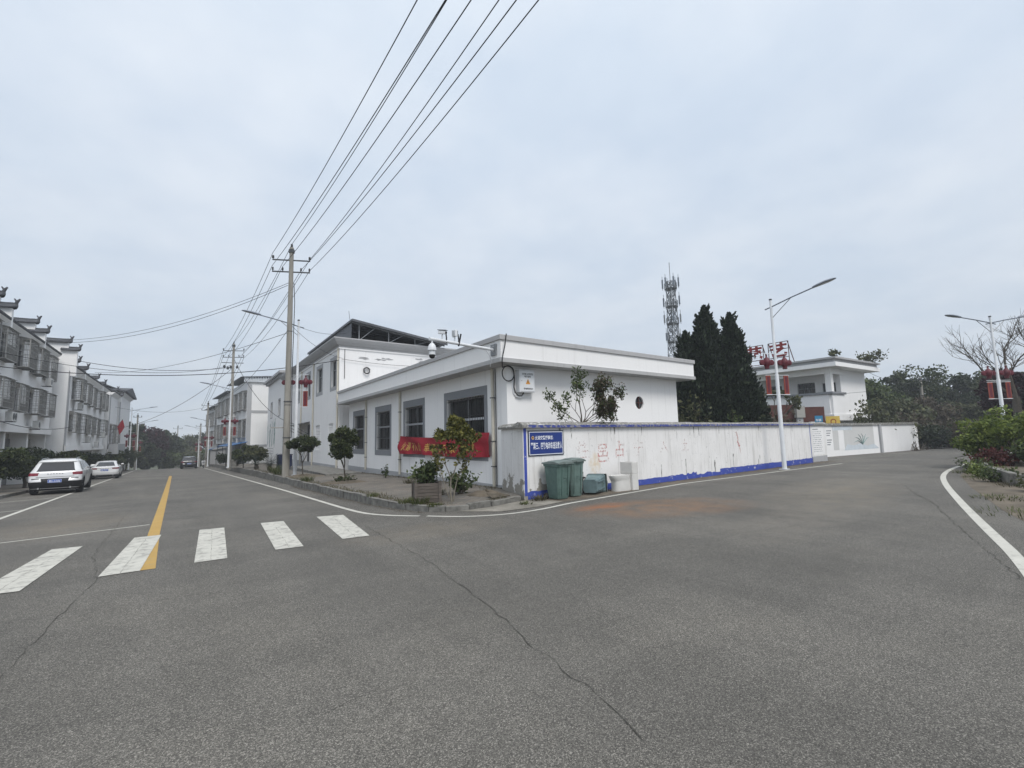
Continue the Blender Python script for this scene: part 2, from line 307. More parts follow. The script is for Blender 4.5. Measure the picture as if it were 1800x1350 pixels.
# ------------------------------------------------------------------ geometry helpers
def V(*a): return Vector(a)
class Frame:
    """local frame on an upright plane: u to the viewer's right, z up, d outwards"""
    def __init__(s, o, u):
        s.o = Vector((o[0], o[1], o[2] if len(o) > 2 else 0.0)); s.u = Vector((u[0], u[1], 0)).normalized(); s.n = Vector((s.u.y, -s.u.x, 0))
    def p(s, u, z, d=0.0): return s.o + s.u*u + s.n*d + Vector((0, 0, z))
class MB:
    def __init__(s): s.v = []; s.f = []; s.mi = []; s.cur = 0
    def add(s, vs, fs):
        b = len(s.v); s.v.extend([tuple(q) for q in vs]); s.f.extend([tuple(b+i for i in f) for f in fs]); s.mi.extend([s.cur]*len(fs)); return s
    def hexa(s, q):   # 8 corners: bottom 4 ccw, top 4 ccw
        return s.add(q, [(3, 2, 1, 0), (4, 5, 6, 7), (0, 1, 5, 4), (1, 2, 6, 5), (2, 3, 7, 6), (3, 0, 4, 7)])
    def box(s, x0, x1, y0, y1, z0, z1):
        return s.hexa([(x0, y0, z0), (x1, y0, z0), (x1, y1, z0), (x0, y1, z0), (x0, y0, z1), (x1, y0, z1), (x1, y1, z1), (x0, y1, z1)])
    def fbox(s, F, u0, u1, z0, z1, d0, d1):
        return s.hexa([F.p(u0, z0, d1), F.p(u1, z0, d1), F.p(u1, z0, d0), F.p(u0, z0, d0), F.p(u0, z1, d1), F.p(u1, z1, d1), F.p(u1, z1, d0), F.p(u0, z1, d0)])
    def quad(s, a, b, c, d): return s.add([a, b, c, d], [(0, 1, 2, 3)])
    def fquad(s, F, u0, u1, z0, z1, d): return s.quad(F.p(u0, z0, d), F.p(u1, z0, d), F.p(u1, z1, d), F.p(u0, z1, d))
    def bar(s, a, b, w, h=None):
        a = Vector(a); b = Vector(b); h = h or w; t = (b-a).normalized(); ref = Vector((0, 0, 1)) if abs(t.z) < 0.95 else Vector((1, 0, 0))
        x = t.cross(ref).normalized()*w/2; y = x.cross(t).normalized()*h/2
        return s.hexa([a-x-y, a+x-y, b+x-y, b-x-y, a-x+y, a+x+y, b+x+y, b-x+y])
    def tube(s, pts, r, n=8, cap=True):
        pts = [Vector(p) for p in pts]; k = len(pts); rr = r if isinstance(r, (list, tuple)) else [r]*k; vs = []; px = None
        for i, p in enumerate(pts):
            t = (pts[min(i+1, k-1)]-pts[max(i-1, 0)]).normalized()
            if px is None:
                ref = Vector((0, 0, 1)) if abs(t.z) < 0.9 else Vector((1, 0, 0)); x = t.cross(ref).normalized()
            else:
                x = (px - t*px.dot(t)); x = x.normalized() if x.length > 1e-6 else t.orthogonal().normalized()
            px = x; y = t.cross(x)
            for j in range(n):
                a = 2*math.pi*j/n; vs.append(p + x*math.cos(a)*rr[i] + y*math.sin(a)*rr[i])
        fs = [(i*n+j, i*n+(j+1) % n, (i+1)*n+(j+1) % n, (i+1)*n+j) for i in range(k-1) for j in range(n)]
        if cap: fs += [tuple(range(n-1, -1, -1)), tuple((k-1)*n+j for j in range(n))]
        return s.add(vs, fs)
    def lathe(s, c, prof, n=16, cap=True):
        c = Vector(c); vs = [c+Vector((r*math.cos(2*math.pi*j/n), r*math.sin(2*math.pi*j/n), z)) for r, z in prof for j in range(n)]
        fs = [(i*n+j, i*n+(j+1) % n, (i+1)*n+(j+1) % n, (i+1)*n+j) for i in range(len(prof)-1) for j in range(n)]
        if cap: fs += [tuple(range(n-1, -1, -1)), tuple((len(prof)-1)*n+j for j in range(n))]
        return s.add(vs, fs)
    def prism(s, poly, z0, z1):
        k = len(poly); vs = [(x, y, z0) for x, y in poly]+[(x, y, z1) for x, y in poly]
        return s.add(vs, [tuple(range(k-1, -1, -1)), tuple(range(k, 2*k))]+[(i, (i+1) % k, k+(i+1) % k, k+i) for i in range(k)])
    def fprism(s, F, poly, d0, d1):   # polygon in (u,z) extruded from d0 to d1
        k = len(poly); vs = [F.p(u, z, d0) for u, z in poly]+[F.p(u, z, d1) for u, z in poly]
        return s.add(vs, [tuple(range(k-1, -1, -1)), tuple(range(k, 2*k))]+[(i, (i+1) % k, k+(i+1) % k, k+i) for i in range(k)])
    def wall(s, F, u0, u1, z0, z1, holes, th):
        """wall slab with real rectangular openings (u0,u1,z0,z1)"""
        us = sorted({u0, u1, *[h[0] for h in holes], *[h[1] for h in holes]}); zs = sorted({z0, z1, *[h[2] for h in holes], *[h[3] for h in holes]})
        us = [u for u in us if u0 <= u <= u1]; zs = [z for z in zs if z0 <= z <= z1]
        def hole(i, j):
            if i < 0 or j < 0 or i >= len(us)-1 or j >= len(zs)-1: return None
            cu, cz = (us[i]+us[i+1])/2, (zs[j]+zs[j+1])/2
            return any(h[0] < cu < h[1] and h[2] < cz < h[3] for h in holes)
        for i in range(len(us)-1):
            for j in range(len(zs)-1):
                if hole(i, j): continue
                a, b, c, d = us[i], us[i+1], zs[j], zs[j+1]
                s.quad(F.p(a, c, 0), F.p(b, c, 0), F.p(b, d, 0), F.p(a, d, 0)); s.quad(F.p(b, c, -th), F.p(a, c, -th), F.p(a, d, -th), F.p(b, d, -th))
                for (di, dj, e) in ((-1, 0, (a, c, a, d)), (1, 0, (b, d, b, c)), (0, -1, (b, c, a, c)), (0, 1, (a, d, b, d))):
                    if hole(i+di, j+dj) is not False: s.quad(F.p(e[0], e[1], 0), F.p(e[2], e[3], 0), F.p(e[2], e[3], -th), F.p(e[0], e[1], -th))
        return s
    def obj(s, name, mat, parent=None, smooth=False, bevel=0.0, angle=40, origin=None):
        if parent is not None: o0 = worigin(parent)
        else: o0 = Vector(origin) if origin else Vector((0, 0, 0))
        me = bpy.data.meshes.new(name); me.from_pydata([tuple(Vector(q)-o0) for q in s.v], [], s.f)
        mats = mat if isinstance(mat, (list, tuple)) else [mat]
        for m in mats: me.materials.append(MAT[m])
        if len(mats) > 1: me.polygons.foreach_set('material_index', s.mi)
        if smooth:
            me.polygons.foreach_set('use_smooth', [True]*len(me.polygons)); me.set_sharp_from_angle(angle=R_(angle))
        me.update(); o = bpy.data.objects.new(name, me); COL.objects.link(o)
        if parent is not None: o.parent = parent
        else: o.location = o0
        if bevel:
            b = o.modifiers.new('bevel', 'BEVEL'); b.width = bevel; b.segments = 2; b.limit_method = 'ANGLE'; b.angle_limit = R_(35)
        return o
def worigin(o):
    v = Vector((0, 0, 0))
    while o is not None: v += o.location; o = o.parent
    return v
def tag(o, label=None, cat=None, group=None, kind=None):
    if label: o['label'] = label
    if cat: o['category'] = cat
    if group: o['group'] = group
    if kind: o['kind'] = kind
    return o
def thing(name, label, cat, loc=(0, 0, 0), group=None):
    o = bpy.data.objects.new(name, None); COL.objects.link(o); o.location = loc; o.empty_display_size = 0.2
    return tag(o, label, cat, group)
def copy_tree(o, parent=None):
    c = o.copy(); COL.objects.link(c); c.parent = parent
    for ch in list(o.children): copy_tree(ch, c)
    return c
def place(o, loc, rz=0.0, label=None, group=None, cat=None):
    o.location = loc; o.rotation_euler = (0, 0, rz); return tag(o, label, cat, group)
_fc = {}
def text_obj(name, s, F, u, z, size, mat, parent, d=0.004, bold=0.0, sx=1.0, align='LEFT', extrude=0.0):
    """lettering as a flat mesh standing on a frame; u,z = lower left corner (or centre) of the line"""
    cu = bpy.data.curves.new('txt', 'FONT'); cu.body = s; cu.size = size; cu.offset = bold; cu.align_x = align; cu.extrude = extrude; cu.resolution_u = 2
    o = bpy.data.objects.new('txt', cu); COL.objects.link(o); dg = bpy.context.evaluated_depsgraph_get()
    me = bpy.data.meshes.new_from_object(o.evaluated_get(dg)); bpy.data.objects.remove(o); bpy.data.curves.remove(cu)
    o0 = worigin(parent); n = len(me.vertices); co = np.empty(n*3, np.float32); me.vertices.foreach_get('co', co); co = co.reshape(-1, 3)
    out = np.array([tuple(F.p(u+c[0]*sx, z+c[1], d+c[2])-o0) for c in co], np.float32)
    me.vertices.foreach_set('co', out.ravel()); me.materials.clear(); me.materials.append(MAT[mat]); me.name = name; me.update()
    ob = bpy.data.objects.new(name, me); COL.objects.link(ob); ob.parent = parent; return ob
def gz(y):
    if y <= 8: return 0.0
    if y <= 88: return -0.023*(y-8)
    if y <= 200: return -1.84-0.045*(y-88)
    return -6.88
def lerp(t, a, b): return a+(b-a)*t
def interp(x, pts):
    if x <= pts[0][0]: return pts[0][1]
    for (a, b), (c, d) in zip(pts, pts[1:]):
        if x <= c: return lerp((x-a)/(c-a), b, d)
    return pts[-1][1]

# leaves as flat lozenges, numpy built
def leaf_mesh(name, pos, size, mat, parent=None, up=0.0, elong=1.7, sizevar=0.4, seed=0, dirs=None, origin=None):
    r = np.random.RandomState(seed+len(pos)); n = len(pos); o0 = np.array(worigin(parent)) if parent is not None else np.zeros(3)
    a = r.normal(size=(n, 3)); a[:, 2] += up
    if dirs is not None: a = a*0.45+dirs
    a /= np.linalg.norm(a, axis=1)[:, None]+1e-9
    b = r.normal(size=(n, 3)); b -= (b*a).sum(1)[:, None]*a; b /= np.linalg.norm(b, axis=1)[:, None]+1e-9
    s = size*(1+sizevar*r.uniform(-1, 1, n))[:, None]
    p = np.asarray(pos)-o0; L = a*s*elong/2; W = b*s/2
    v = np.stack([p-L, p+W, p+L, p-W], 1).reshape(-1, 3).astype(np.float32)
    me = bpy.data.meshes.new(name); me.vertices.add(4*n); me.vertices.foreach_set('co', v.ravel()); me.loops.add(4*n); me.loops.foreach_set('vertex_index', np.arange(4*n, dtype=np.int32))
    me.polygons.add(n); me.polygons.foreach_set('loop_start', np.arange(0, 4*n, 4, dtype=np.int32)); me.materials.append(MAT[mat]); me.update(calc_edges=True); me.validate()
    o = bpy.data.objects.new(name, me); COL.objects.link(o)
    if parent is not None: o.parent = parent
    return o
def clump_points(centres, n, spread, seed=0, flat=0.8):
    r = np.random.RandomState(seed); c = np.asarray(centres); k = r.randint(0, len(c), n); d = r.normal(size=(n, 3)); d /= np.linalg.norm(d, axis=1)[:, None]
    rad = r.uniform(0.25, 1, n)[:, None]**0.6; sp = spread[k][:, None] if hasattr(spread, '__len__') else spread
    q = d*rad*sp; q[:, 2] *= flat; return c[k]+q
def ell_centres(c, rad, n, seed, inner=0.35):
    r = np.random.RandomState(seed); d = r.normal(size=(n, 3)); d /= np.linalg.norm(d, axis=1)[:, None]; t = r.uniform(inner, 1, n)[:, None]**0.7
    return np.array(c)+d*t*np.array(rad)
def tree(name, label, cat, base, trunk_h, trunk_r, crown_c, crown_r, leaf, nleaf, lsize, nclump=22, spread=None, seed=1, group=None, bark='bark', extra=None, stems=1, flat=0.8, limbs=7):
    """tapered trunk with limbs into the clumps, and a crown of leaf clumps"""
    root = thing(name, label, cat, base, group); r = random.Random(seed); b = Vector(base); cc = b+Vector(crown_c)
    cen = ell_centres(cc, crown_r, nclump, seed)
    m = MB()
    for k in range(stems):
        off = Vector((r.uniform(-1, 1)*0.12*(stems > 1), r.uniform(-1, 1)*0.12*(stems > 1), -0.06)); top = b+Vector((crown_c[0]*0.8+r.uniform(-.1, .1)*stems, crown_c[1]*0.8+r.uniform(-.1, .1)*stems, trunk_h))
        pts = [b+off+(top-b-off)*t+Vector((r.uniform(-1, 1), r.uniform(-1, 1), 0))*trunk_r*0.8*(0 < t < 1) for t in (0, .12, .35, .6, .85, 1)]
        m.tube(pts, [trunk_r*x for x in (1.35, 1.05, .95, .85, .75, .65)], 8)
        for q in range(limbs):
            e = Vector(cen[r.randrange(len(cen))]); st = pts[r.choice((3, 4, 5))]; mid = (st+e)/2+Vector((r.uniform(-.1, .1), r.uniform(-.1, .1), r.uniform(0, .15)))*crown_r[0]
            m.tube([st, mid, e], [trunk_r*.5, trunk_r*.3, trunk_r*.1], 6)
    m.obj('trunk', bark, root, smooth=True)
    sp = spread or min(crown_r)*0.45
    spv = np.random.RandomState(seed+3).uniform(0.6, 1.25, nclump)*sp
    pts = clump_points(cen, nleaf, spv, seed+5, flat)
    if extra is not None: pts = np.concatenate([pts, extra])
    leaf_mesh('crown', pts, lsize, leaf, root, up=0.4, seed=seed)
    return root
def tuft(name, label, cat, base, n, h, mat, group=None, spread=0.15, seed=0, width=0.012, kind=None, lean=0.7):
    r = random.Random(seed); m = MB(); b = Vector(base)
    for i in range(n):
        a = r.uniform(0, 6.28); q = b+Vector((math.cos(a), math.sin(a), 0))*spread*math.sqrt(r.random()); d = Vector((math.cos(a+r.uniform(-1, 1)), math.sin(a+r.uniform(-1, 1)), 0)); hh = h*r.uniform(0.5, 1.1); w = Vector((-d.y, d.x, 0))*width
        p1 = q+Vector((0, 0, hh*.55))+d*hh*lean*.3; p2 = q+Vector((0, 0, hh))+d*hh*lean
        m.add([q-w, q+w, p1+w*.8, p1-w*.8, p2], [(0, 1, 2, 3), (3, 2, 4)])
    o = m.obj(name, mat, origin=base); return tag(o, label, cat, group, kind)

# ------------------------------------------------------------------ ground, road, pavements
ys = [-60, -25, -10, 0, 8, 20, 40, 60, 88, 120, 160, 200, 420]
def sheet(name, xs_at, mat, dz, ylist, kind='structure', parent=None):
    m = MB()
    for a, b in zip(ylist, ylist[1:]):
        xa, xb = xs_at(a), xs_at(b)
        m.quad((xa[0], a, gz(a)+dz), (xa[1], a, gz(a)+dz), (xb[1], b, gz(b)+dz), (xb[0], b, gz(b)+dz))
    o = m.obj(name, mat, parent); return tag(o, kind=kind) if parent is None else o
sheet('ground', lambda y: (-400, 420), 'ground_earth', -0.06, ys)
road = thing('road', None, None); tag(road, kind='structure')
RD = MB()
for a, b in zip([-30, -10, 0, 8, 13.6], [-10, 0, 8, 13.6]): RD.quad((-6.75, a, gz(a)), (31, a, gz(a)), (31, b, gz(b)), (-6.75, b, gz(b)))
for a, b in zip([-4, 0, 8], [0, 8, 15.2]): RD.quad((31, a, gz(a)), (60, a+2, gz(a+2)), (60, b+1.0, gz(b)), (31, b, gz(b)))
for a, b in zip([13.6, 30, 60, 88, 110, 140], [30, 60, 88, 110, 140, 180]): RD.quad((-6.75-max(0, a-60)*.03, a, gz(a)), (5.2, a, gz(a)), (5.2, b, gz(b)), (-6.75-max(0, b-60)*.03, b, gz(b)))
RD.obj('asphalt_surface', 'asphalt', road)
def strip(pts, w, dz, jag=0.0, seed=0):
    """flat ribbon draped over the road"""
    r = random.Random(seed); P = []
    for (a, b), (c, d) in zip(pts, pts[1:]):
        L = math.hypot(c-a, d-b); k = max(1, int(L/(0.12 if jag else 1.2)))
        P += [(lerp(i/k, a, c), lerp(i/k, b, d)) for i in range(k)]
    P.append(pts[-1]); m = MB(); vs = []
    for i, (x, y) in enumerate(P):
        x0, y0 = P[max(i-1, 0)]; x1, y1 = P[min(i+1, len(P)-1)]; l = math.hypot(x1-x0, y1-y0); nx, ny = -(y1-y0)/l, (x1-x0)/l
        j = r.uniform(-jag, jag); ww = w*(max(0.05, r.uniform(.0, 1.25)) if jag else 1)/2
        for s in (-1, 1): xx, yy = x+nx*(j+s*ww), y+ny*(j+s*ww); vs.append((xx, yy, gz(yy)+dz))
    m.add(vs, [(2*i, 2*i+1, 2*i+3, 2*i+2) for i in range(len(P)-1)]); return m
def smooth_line(pts, n=3):
    for _ in range(n):
        q = [pts[0]]
        for a, b in zip(pts, pts[1:]): q += [(a[0]*.75+b[0]*.25, a[1]*.75+b[1]*.25), (a[0]*.25+b[0]*.75, a[1]*.25+b[1]*.75)]
        pts = q+[pts[-1]]
    return pts
strip([(-.40, 8.25), (-.5, 12), (-.72, 25), (-1.17, 50)], 0.19, 0.004).obj('centre_line', 'yellow_paint', road)
for q in ([(-2.0, 8.05), (-1.56, 7.99), (-1.46, 11.32), (-1.86, 11.34)], [(-.89, 8.2), (-.47, 8.22), (-.37, 11.71), (-.78, 11.71)], [(.13, 8.25), (.53, 8.25), (.68, 11.78), (.25, 11.83)],
          [(1.18, 8.4), (1.58, 8.36), (1.80, 11.8), (1.36, 11.88)], [(2.23, 8.55), (2.68, 8.52), (3.07, 11.75), (2.52, 11.94)]):
    m = MB(); k = 6
    for i in range(k):
        t0, t1 = i/k, (i+1)/k; g = lambda t, a, b: (lerp(t, q[a][0], q[b][0]), lerp(t, q[a][1], q[b][1]))
        c = [g(t0, 0, 3), g(t0, 1, 2), g(t1, 1, 2), g(t1, 0, 3)]; m.quad(*[(x, y, gz(y)+0.008) for x, y in c])
    st_ = m.obj('crosswalk_stripe', 'white_paint_bold', road); mid = [(lerp(.5, q[0][0], q[1][0]), lerp(.5, q[0][1], q[1][1])+.05), (lerp(.48, q[3][0], q[2][0]), lerp(.5, q[3][1], q[2][1])-.3)]; strip(mid, .0045, .0105, .008, int(q[0][0]*10)).obj('seam_crack', 'crack', st_)
strip([(-3.4, -8), (-4.2, 18.94), (-6.2, 90), (-8.5, 150)], 0.13, 0.004).obj('edge_line', 'white_paint', road)
strip([(1.0, 130), (1.9, 77), (3.32, 21.75), (3.45, 13.2)]+smooth_line([(3.45, 13.2), (3.52, 11.6), (3.85, 10.75), (4.3, 10.15)]), 0.12, 0.004).obj('edge_line', 'white_paint', road)
strip(smooth_line([(4.42, 10.02), (4.9, 9.3), (5.7, 8.87), (6.7, 8.9), (7.87, 9.27)])+[(13.83, 10.35), (26.9, 10.8)], 0.12, 0.004).obj('edge_line', 'white_paint', road)
strip(smooth_line([(4.2, 0.4), (8.35, 1.52), (10.4, 2.22), (13.77, 3.33), (18.23, 4.73), (21.37, 5.57), (24.33, 6.09), (27, 6.38), (31, 6.7)]), 0.14, 0.004).obj('edge_line', 'white_paint', road)
strip([(-6.0, 12.4), (-2.87, 13.09), (-.66, 13.76)], 0.09, 0.0045).obj('stop_line', 'white_paint', road)
for a, b in (((-4.73, 48.5), (-1.25, 45.5)), ((-4.9, 55.5), (-1.4, 51.6)), ((-5.1, 63.1), (-1.7, 59.5)), ((-5.9, 82), (-2.3, 79)), ((1.5, 30.9), (-.6, 31.6))):
    strip([a, b], 0.3 if a[0] < 0 else 0.05, 0.0045).obj('slow_line', 'white_paint_thin', road)
for a, b in (((-6.6, 26.4), (-4.42, 27.9)), ((-6.6, 20.2), (-4.3, 21.8)), ((-6.6, 33.2), (-4.65, 34.4)), ((-6.6, 39.5), (-4.82, 40.7)), ((-6.6, 45.9), (-5.0, 47.0))):
    strip([a, b], 0.09, 0.004).obj('parking_line', 'white_paint', road)
for i, (pts, w) in enumerate(((((2.94, 9.69), (2.81, 7.75), (2.79, 6.53), (2.64, 5.35), (2.55, 4.63), (2.43, 3.83), (2.33, 3.3), (2.26, 2.67), (2.17, 2.16), (2.05, 1.6), (1.9, .9)), .019),
    (((-.9, 39.4), (-1.33, 26), (-1.36, 17.66), (-1.25, 13.2), (-1.18, 10.2), (-.9, 8.18), (-.93, 7.25), (-1.01, 6.48), (-1.06, 5.37), (-1.1, 3.5)), .017),
    (((-1.01, 6.48), (-.65, 6.49), (-.29, 6.52), (.16, 6.51)), .014), (((17.51, 5.52), (15.76, 4.8), (14.59, 4.29), (13.49, 3.73), (11.96, 3.16), (10.37, 2.55), (9.29, 2.12), (8.16, 1.68), (7.0, 1.2)), .03),
    (((4.33, 6.06), (4.8, 5.8), (5.11, 5.91), (5.44, 5.37)), .012), (((.7, 3.2), (1.3, 3.4), (1.8, 3.1), (2.3, 3.3)), .007), (((3.6, 2.9), (4.4, 2.6), (5.4, 2.9)), .007), (((6.0, 4.4), (7.5, 4.6), (9.2, 4.2)), .012))):
    strip(pts, w*.5, 0.0055, 0.03, i).obj('crack', 'crack', road)

# right-hand pavement in front of the offices
KERB = [(5.0, 10.30), (4.72, 10.62), (4.45, 11.4), (4.25, 13.2), (4.15, 17), (4.08, 24), (4.0, 32), (3.85, 42), (3.6, 58), (3.2, 80), (2.6, 100)]
KERB2 = [(5.0, 10.30), (5.6, 10.22), (6.3, 10.36), (7.0, 10.58), (7.46, 10.70)]
def pz(y): return interp(y, [(10, .06), (14, .06), (20, -.04), (26, -.13), (40, -.33), (54, -.62), (78, -1.2), (100, -1.9)])
pav = thing('pavement', None, None, (4.5, 15, 0)); tag(pav, kind='structure')
m = MB(); yy = [10.3, 10.45, 10.62, 10.9, 11.4, 12.2, 13.2, 15, 17, 20, 24, 28, 32, 37, 42, 50, 58, 68, 80, 100]
kl = sorted([(b, a) for a, b in KERB])
def kx(y): return interp(y, kl)
def rx(y): return interp(y, [(10.3, 5.9), (10.7, 7.5), (12.5, 7.95), (12.6, 8.6), (100, 8.6)])
for a, b in zip(yy, yy[1:]):
    k = 4
    for i in range(k):
        f0, f1 = i/k, (i+1)/k; g = lambda f, y: (lerp(f, kx(y), rx(y)), y, pz(y))
        m.quad(g(f0, a), g(f1, a), g(f1, b), g(f0, b))
m.obj('paving_surface', 'paving', pav)
def kerb_run(line, parent, top, mat='kerb_concrete', w=0.13, seed=0, step=0.85, inward=1):
    r = random.Random(seed); carry = []
    for (a, b), (c, d) in zip(line, line[1:]):
        L = math.hypot(c-a, d-b); k = max(1, round(L/(step if L < 12 else step*1.6)))
        for i in range(k):
            p, q = (lerp(i/k, a, c), lerp(i/k, b, d)), (lerp((i+1)/k, a, c), lerp((i+1)/k, b, d)); l = math.hypot(q[0]-p[0], q[1]-p[1])
            t = ((q[0]-p[0])/l, (q[1]-p[1])/l); n = (-t[1]*inward, t[0]*inward); g = 0.012; j = r.uniform(-.02, .02); hz = r.uniform(-.015, .025)
            p2 = (p[0]+t[0]*g+n[0]*j, p[1]+t[1]*g+n[1]*j); q2 = (q[0]-t[0]*g+n[0]*j, q[1]-t[1]*g+n[1]*j)
            cs = [p2, q2, (q2[0]+n[0]*w, q2[1]+n[1]*w), (p2[0]+n[0]*w, p2[1]+n[1]*w)]
            if inward < 0: cs = [cs[1], cs[0], cs[3], cs[2]]
            mm = MB(); mm.hexa([(x, y, gz(y)-.05) for x, y in cs]+[(x+r.uniform(-.008, .008), y, top(y)+.012+hz) for x, y in cs]); mm.obj('kerb_stone', mat, parent, bevel=0.012)
kerb_run(list(reversed(KERB)), pav, pz, seed=3)
kerb_run(KERB2, pav, pz, seed=4)
# concrete apron at the corner and a strip of dirt along the boundary wall
m = MB(); ap = [(6.3, 10.2), (6.7, 9.5), (7.7, 9.55), (13.6, 10.5), (29.4, 12.05), (29.4, 12.6), (7.55, 10.75), (6.9, 10.5)]
m.add([(x, y, gz(y)+.004) for x, y in ap], [tuple(range(len(ap)))]); o = m.obj('verge', 'dirt'); tag(o, kind='structure')
m = MB(); ap = [(5.2, 10.12), (5.9, 9.3), (6.9, 9.32), (8.0, 9.62), (7.95, 10.6), (7.5, 10.66), (6.9, 10.46), (6.2, 10.2)]; m.add([(x, y, gz(y)+.010) for x, y in ap], [tuple(range(len(ap)))]); o = m.obj('concrete_apron', 'apron'); tag(o, kind='structure')
# left pavement
pl = thing('pavement_opposite', None, None, (-8, 40, -.5)); tag(pl, kind='structure')
def pzl(y): return gz(y)+0.14
m = MB(); LK = [(-6.62, 6), (-6.65, 30), (-6.7, 60), (-7.5, 88)]
for a, b in zip([6, 20, 40, 60, 75, 88], [20, 40, 60, 75, 88, 105]):
    xa, xb = interp(a, [(q[1], q[0]) for q in LK]), interp(b, [(q[1], q[0]) for q in LK]); m.quad((-14, a, pzl(a)), (xa, a, pzl(a)), (xb, b, pzl(b)), (-14, b, pzl(b)))
m.obj('paving_surface', 'paving', pl); kerb_run([(-6.62, 22), (-6.66, 34), (-6.68, 46), (-6.7, 60), (-7.2, 76)], pl, pzl, seed=9, inward=1, step=1.0)

# ------------------------------------------------------------------ low corner office
FX = lambda x, y=0.0: Frame((x, y), (0, -1))       # plane facing -X (towards the street); u = -(Y - y)
FL = lambda x, y=0.0: Frame((x, y), (0, 1))        # plane facing +X; u = Y - y
def grille(m, F, u0, u1, z0, z1, d, sp, r=0.007, hor=(), hr=0.010):
    k = max(2, round((u1-u0)/sp))
    for i in range(1, k): m.bar(F.p(lerp(i/k, u0, u1), z0, d), F.p(lerp(i/k, u0, u1), z1, d), r*2)
    for z in hor: m.bar(F.p(u0, z, d+.012), F.p(u1, z, d+.012), hr*2)
office = thing('corner_office', 'low white single-storey office with overhanging flat roof on the corner', 'building', (8.2, 12.45, 0))
A = math.radians(3.5); EU = (math.cos(A), math.sin(A))
FS = Frame((8.2, 12.45), EU); FW = FX(8.2, 12.45); LW = 17.85; LS = 9.1
wins = [(13.64, 16.9), (18.76, 21.2), (22.8, 25.27), (27.1, 29.4)]; fz0, fz1 = 0.86, 3.38
holes = [(-(b-12.45)+.2, -(a-12.45)-.2, fz0+.27, fz1-.30) for a, b in wins]
m = MB(); m.wall(FW, -LW, 0, -.25, 3.9, holes, 0.3); m.obj('street_wall', 'plaster_white', office)
# side wall with the round opening
m = MB(); rc_u, rc_z, rr = 6.55, 2.86, 0.255; n = 32
sq = (rc_u-.4, rc_u+.4, rc_z-.4, rc_z+.4); m.wall(FS, 0.001, LS, -.25, 3.9, [sq], 0.3)
ring = []
for i in range(n):
    a = 2*math.pi*i/n; c, s_ = math.cos(a), math.sin(a); k = .4/max(abs(c), abs(s_)); ring.append(((rc_u+c*rr, rc_z+s_*rr), (rc_u+c*k, rc_z+s_*k)))
for i in range(n):
    (a, b), (c, d) = ring[i], ring[(i+1) % n]; m.quad(FS.p(*a), FS.p(*b), FS.p(*d), FS.p(*c)); m.quad(FS.p(*a), FS.p(*c), FS.p(*c, -.3), FS.p(*a, -.3))
    if i % 7 == 3: pass
m.obj('side_wall', 'plaster_clean', office)
m = MB(); m.add([FS.p(rc_u+math.cos(2*math.pi*i/n)*rr*1.05, rc_z+math.sin(2*math.pi*i/n)*rr*1.05, -.07) for i in range(n)], [tuple(range(n))]); rw = m.obj('round_window', 'window_dark', office)
m = MB(); m.bar(FS.p(rc_u-rr, rc_z, -.05), FS.p(rc_u+rr, rc_z, -.05), .035); m.bar(FS.p(rc_u, rc_z-rr, -.05), FS.p(rc_u, rc_z+rr, -.05), .035); m.obj('frame', 'rust_brown', rw)
m = MB(); Bk = FS.p(LS, 0); m.add([Bk, Bk+Vector((0, LW, 0)), Bk+Vector((0, LW, 3.9)), Bk+Vector((0, 0, 3.9))], [(0, 1, 2, 3)]); q0 = FW.p(-LW, -.25); q1 = Bk+Vector((0, LW, -.25)); m.quad(q0, q0+Vector((0, 0, 4.15)), q1+Vector((0, 0, 4.15)), q1); m.obj('rear_wall', 'plaster_white', office)
def para(o1, o2, o3=None):   # footprint quad grown by o1 (street/side) and o2 (ends)
    a = Vector((8.2-o1, 12.45-o1)); e = Vector(EU); b = FS.p(LS, 0).xy+e*o2+Vector((0, -o1)); return [(a.x, a.y), (b.x, b.y), (b.x, 12.45+LW+o2), (a.x, 12.45+LW+o2)]
m = MB(); m.prism(para(.60, .60), 3.88, 4.02); m.obj('eave_slab', 'fascia_chip', office, bevel=.01)
m = MB(); m.prism(para(.555, .555), 4.02, 4.56); m.obj('parapet', 'plaster_clean', office)
m = MB(); m.prism(para(.61, .61), 4.56, 4.72); m.obj('coping', 'concrete_trim', office, bevel=.012)
m = MB(); m.fbox(FW, -LW, .02, -.3, .14, 0.0005, .02); m.fbox(FS, -.02, LS, -.3, .14, .0005, .02); m.obj('plinth', 'plaster_midgrey', office)
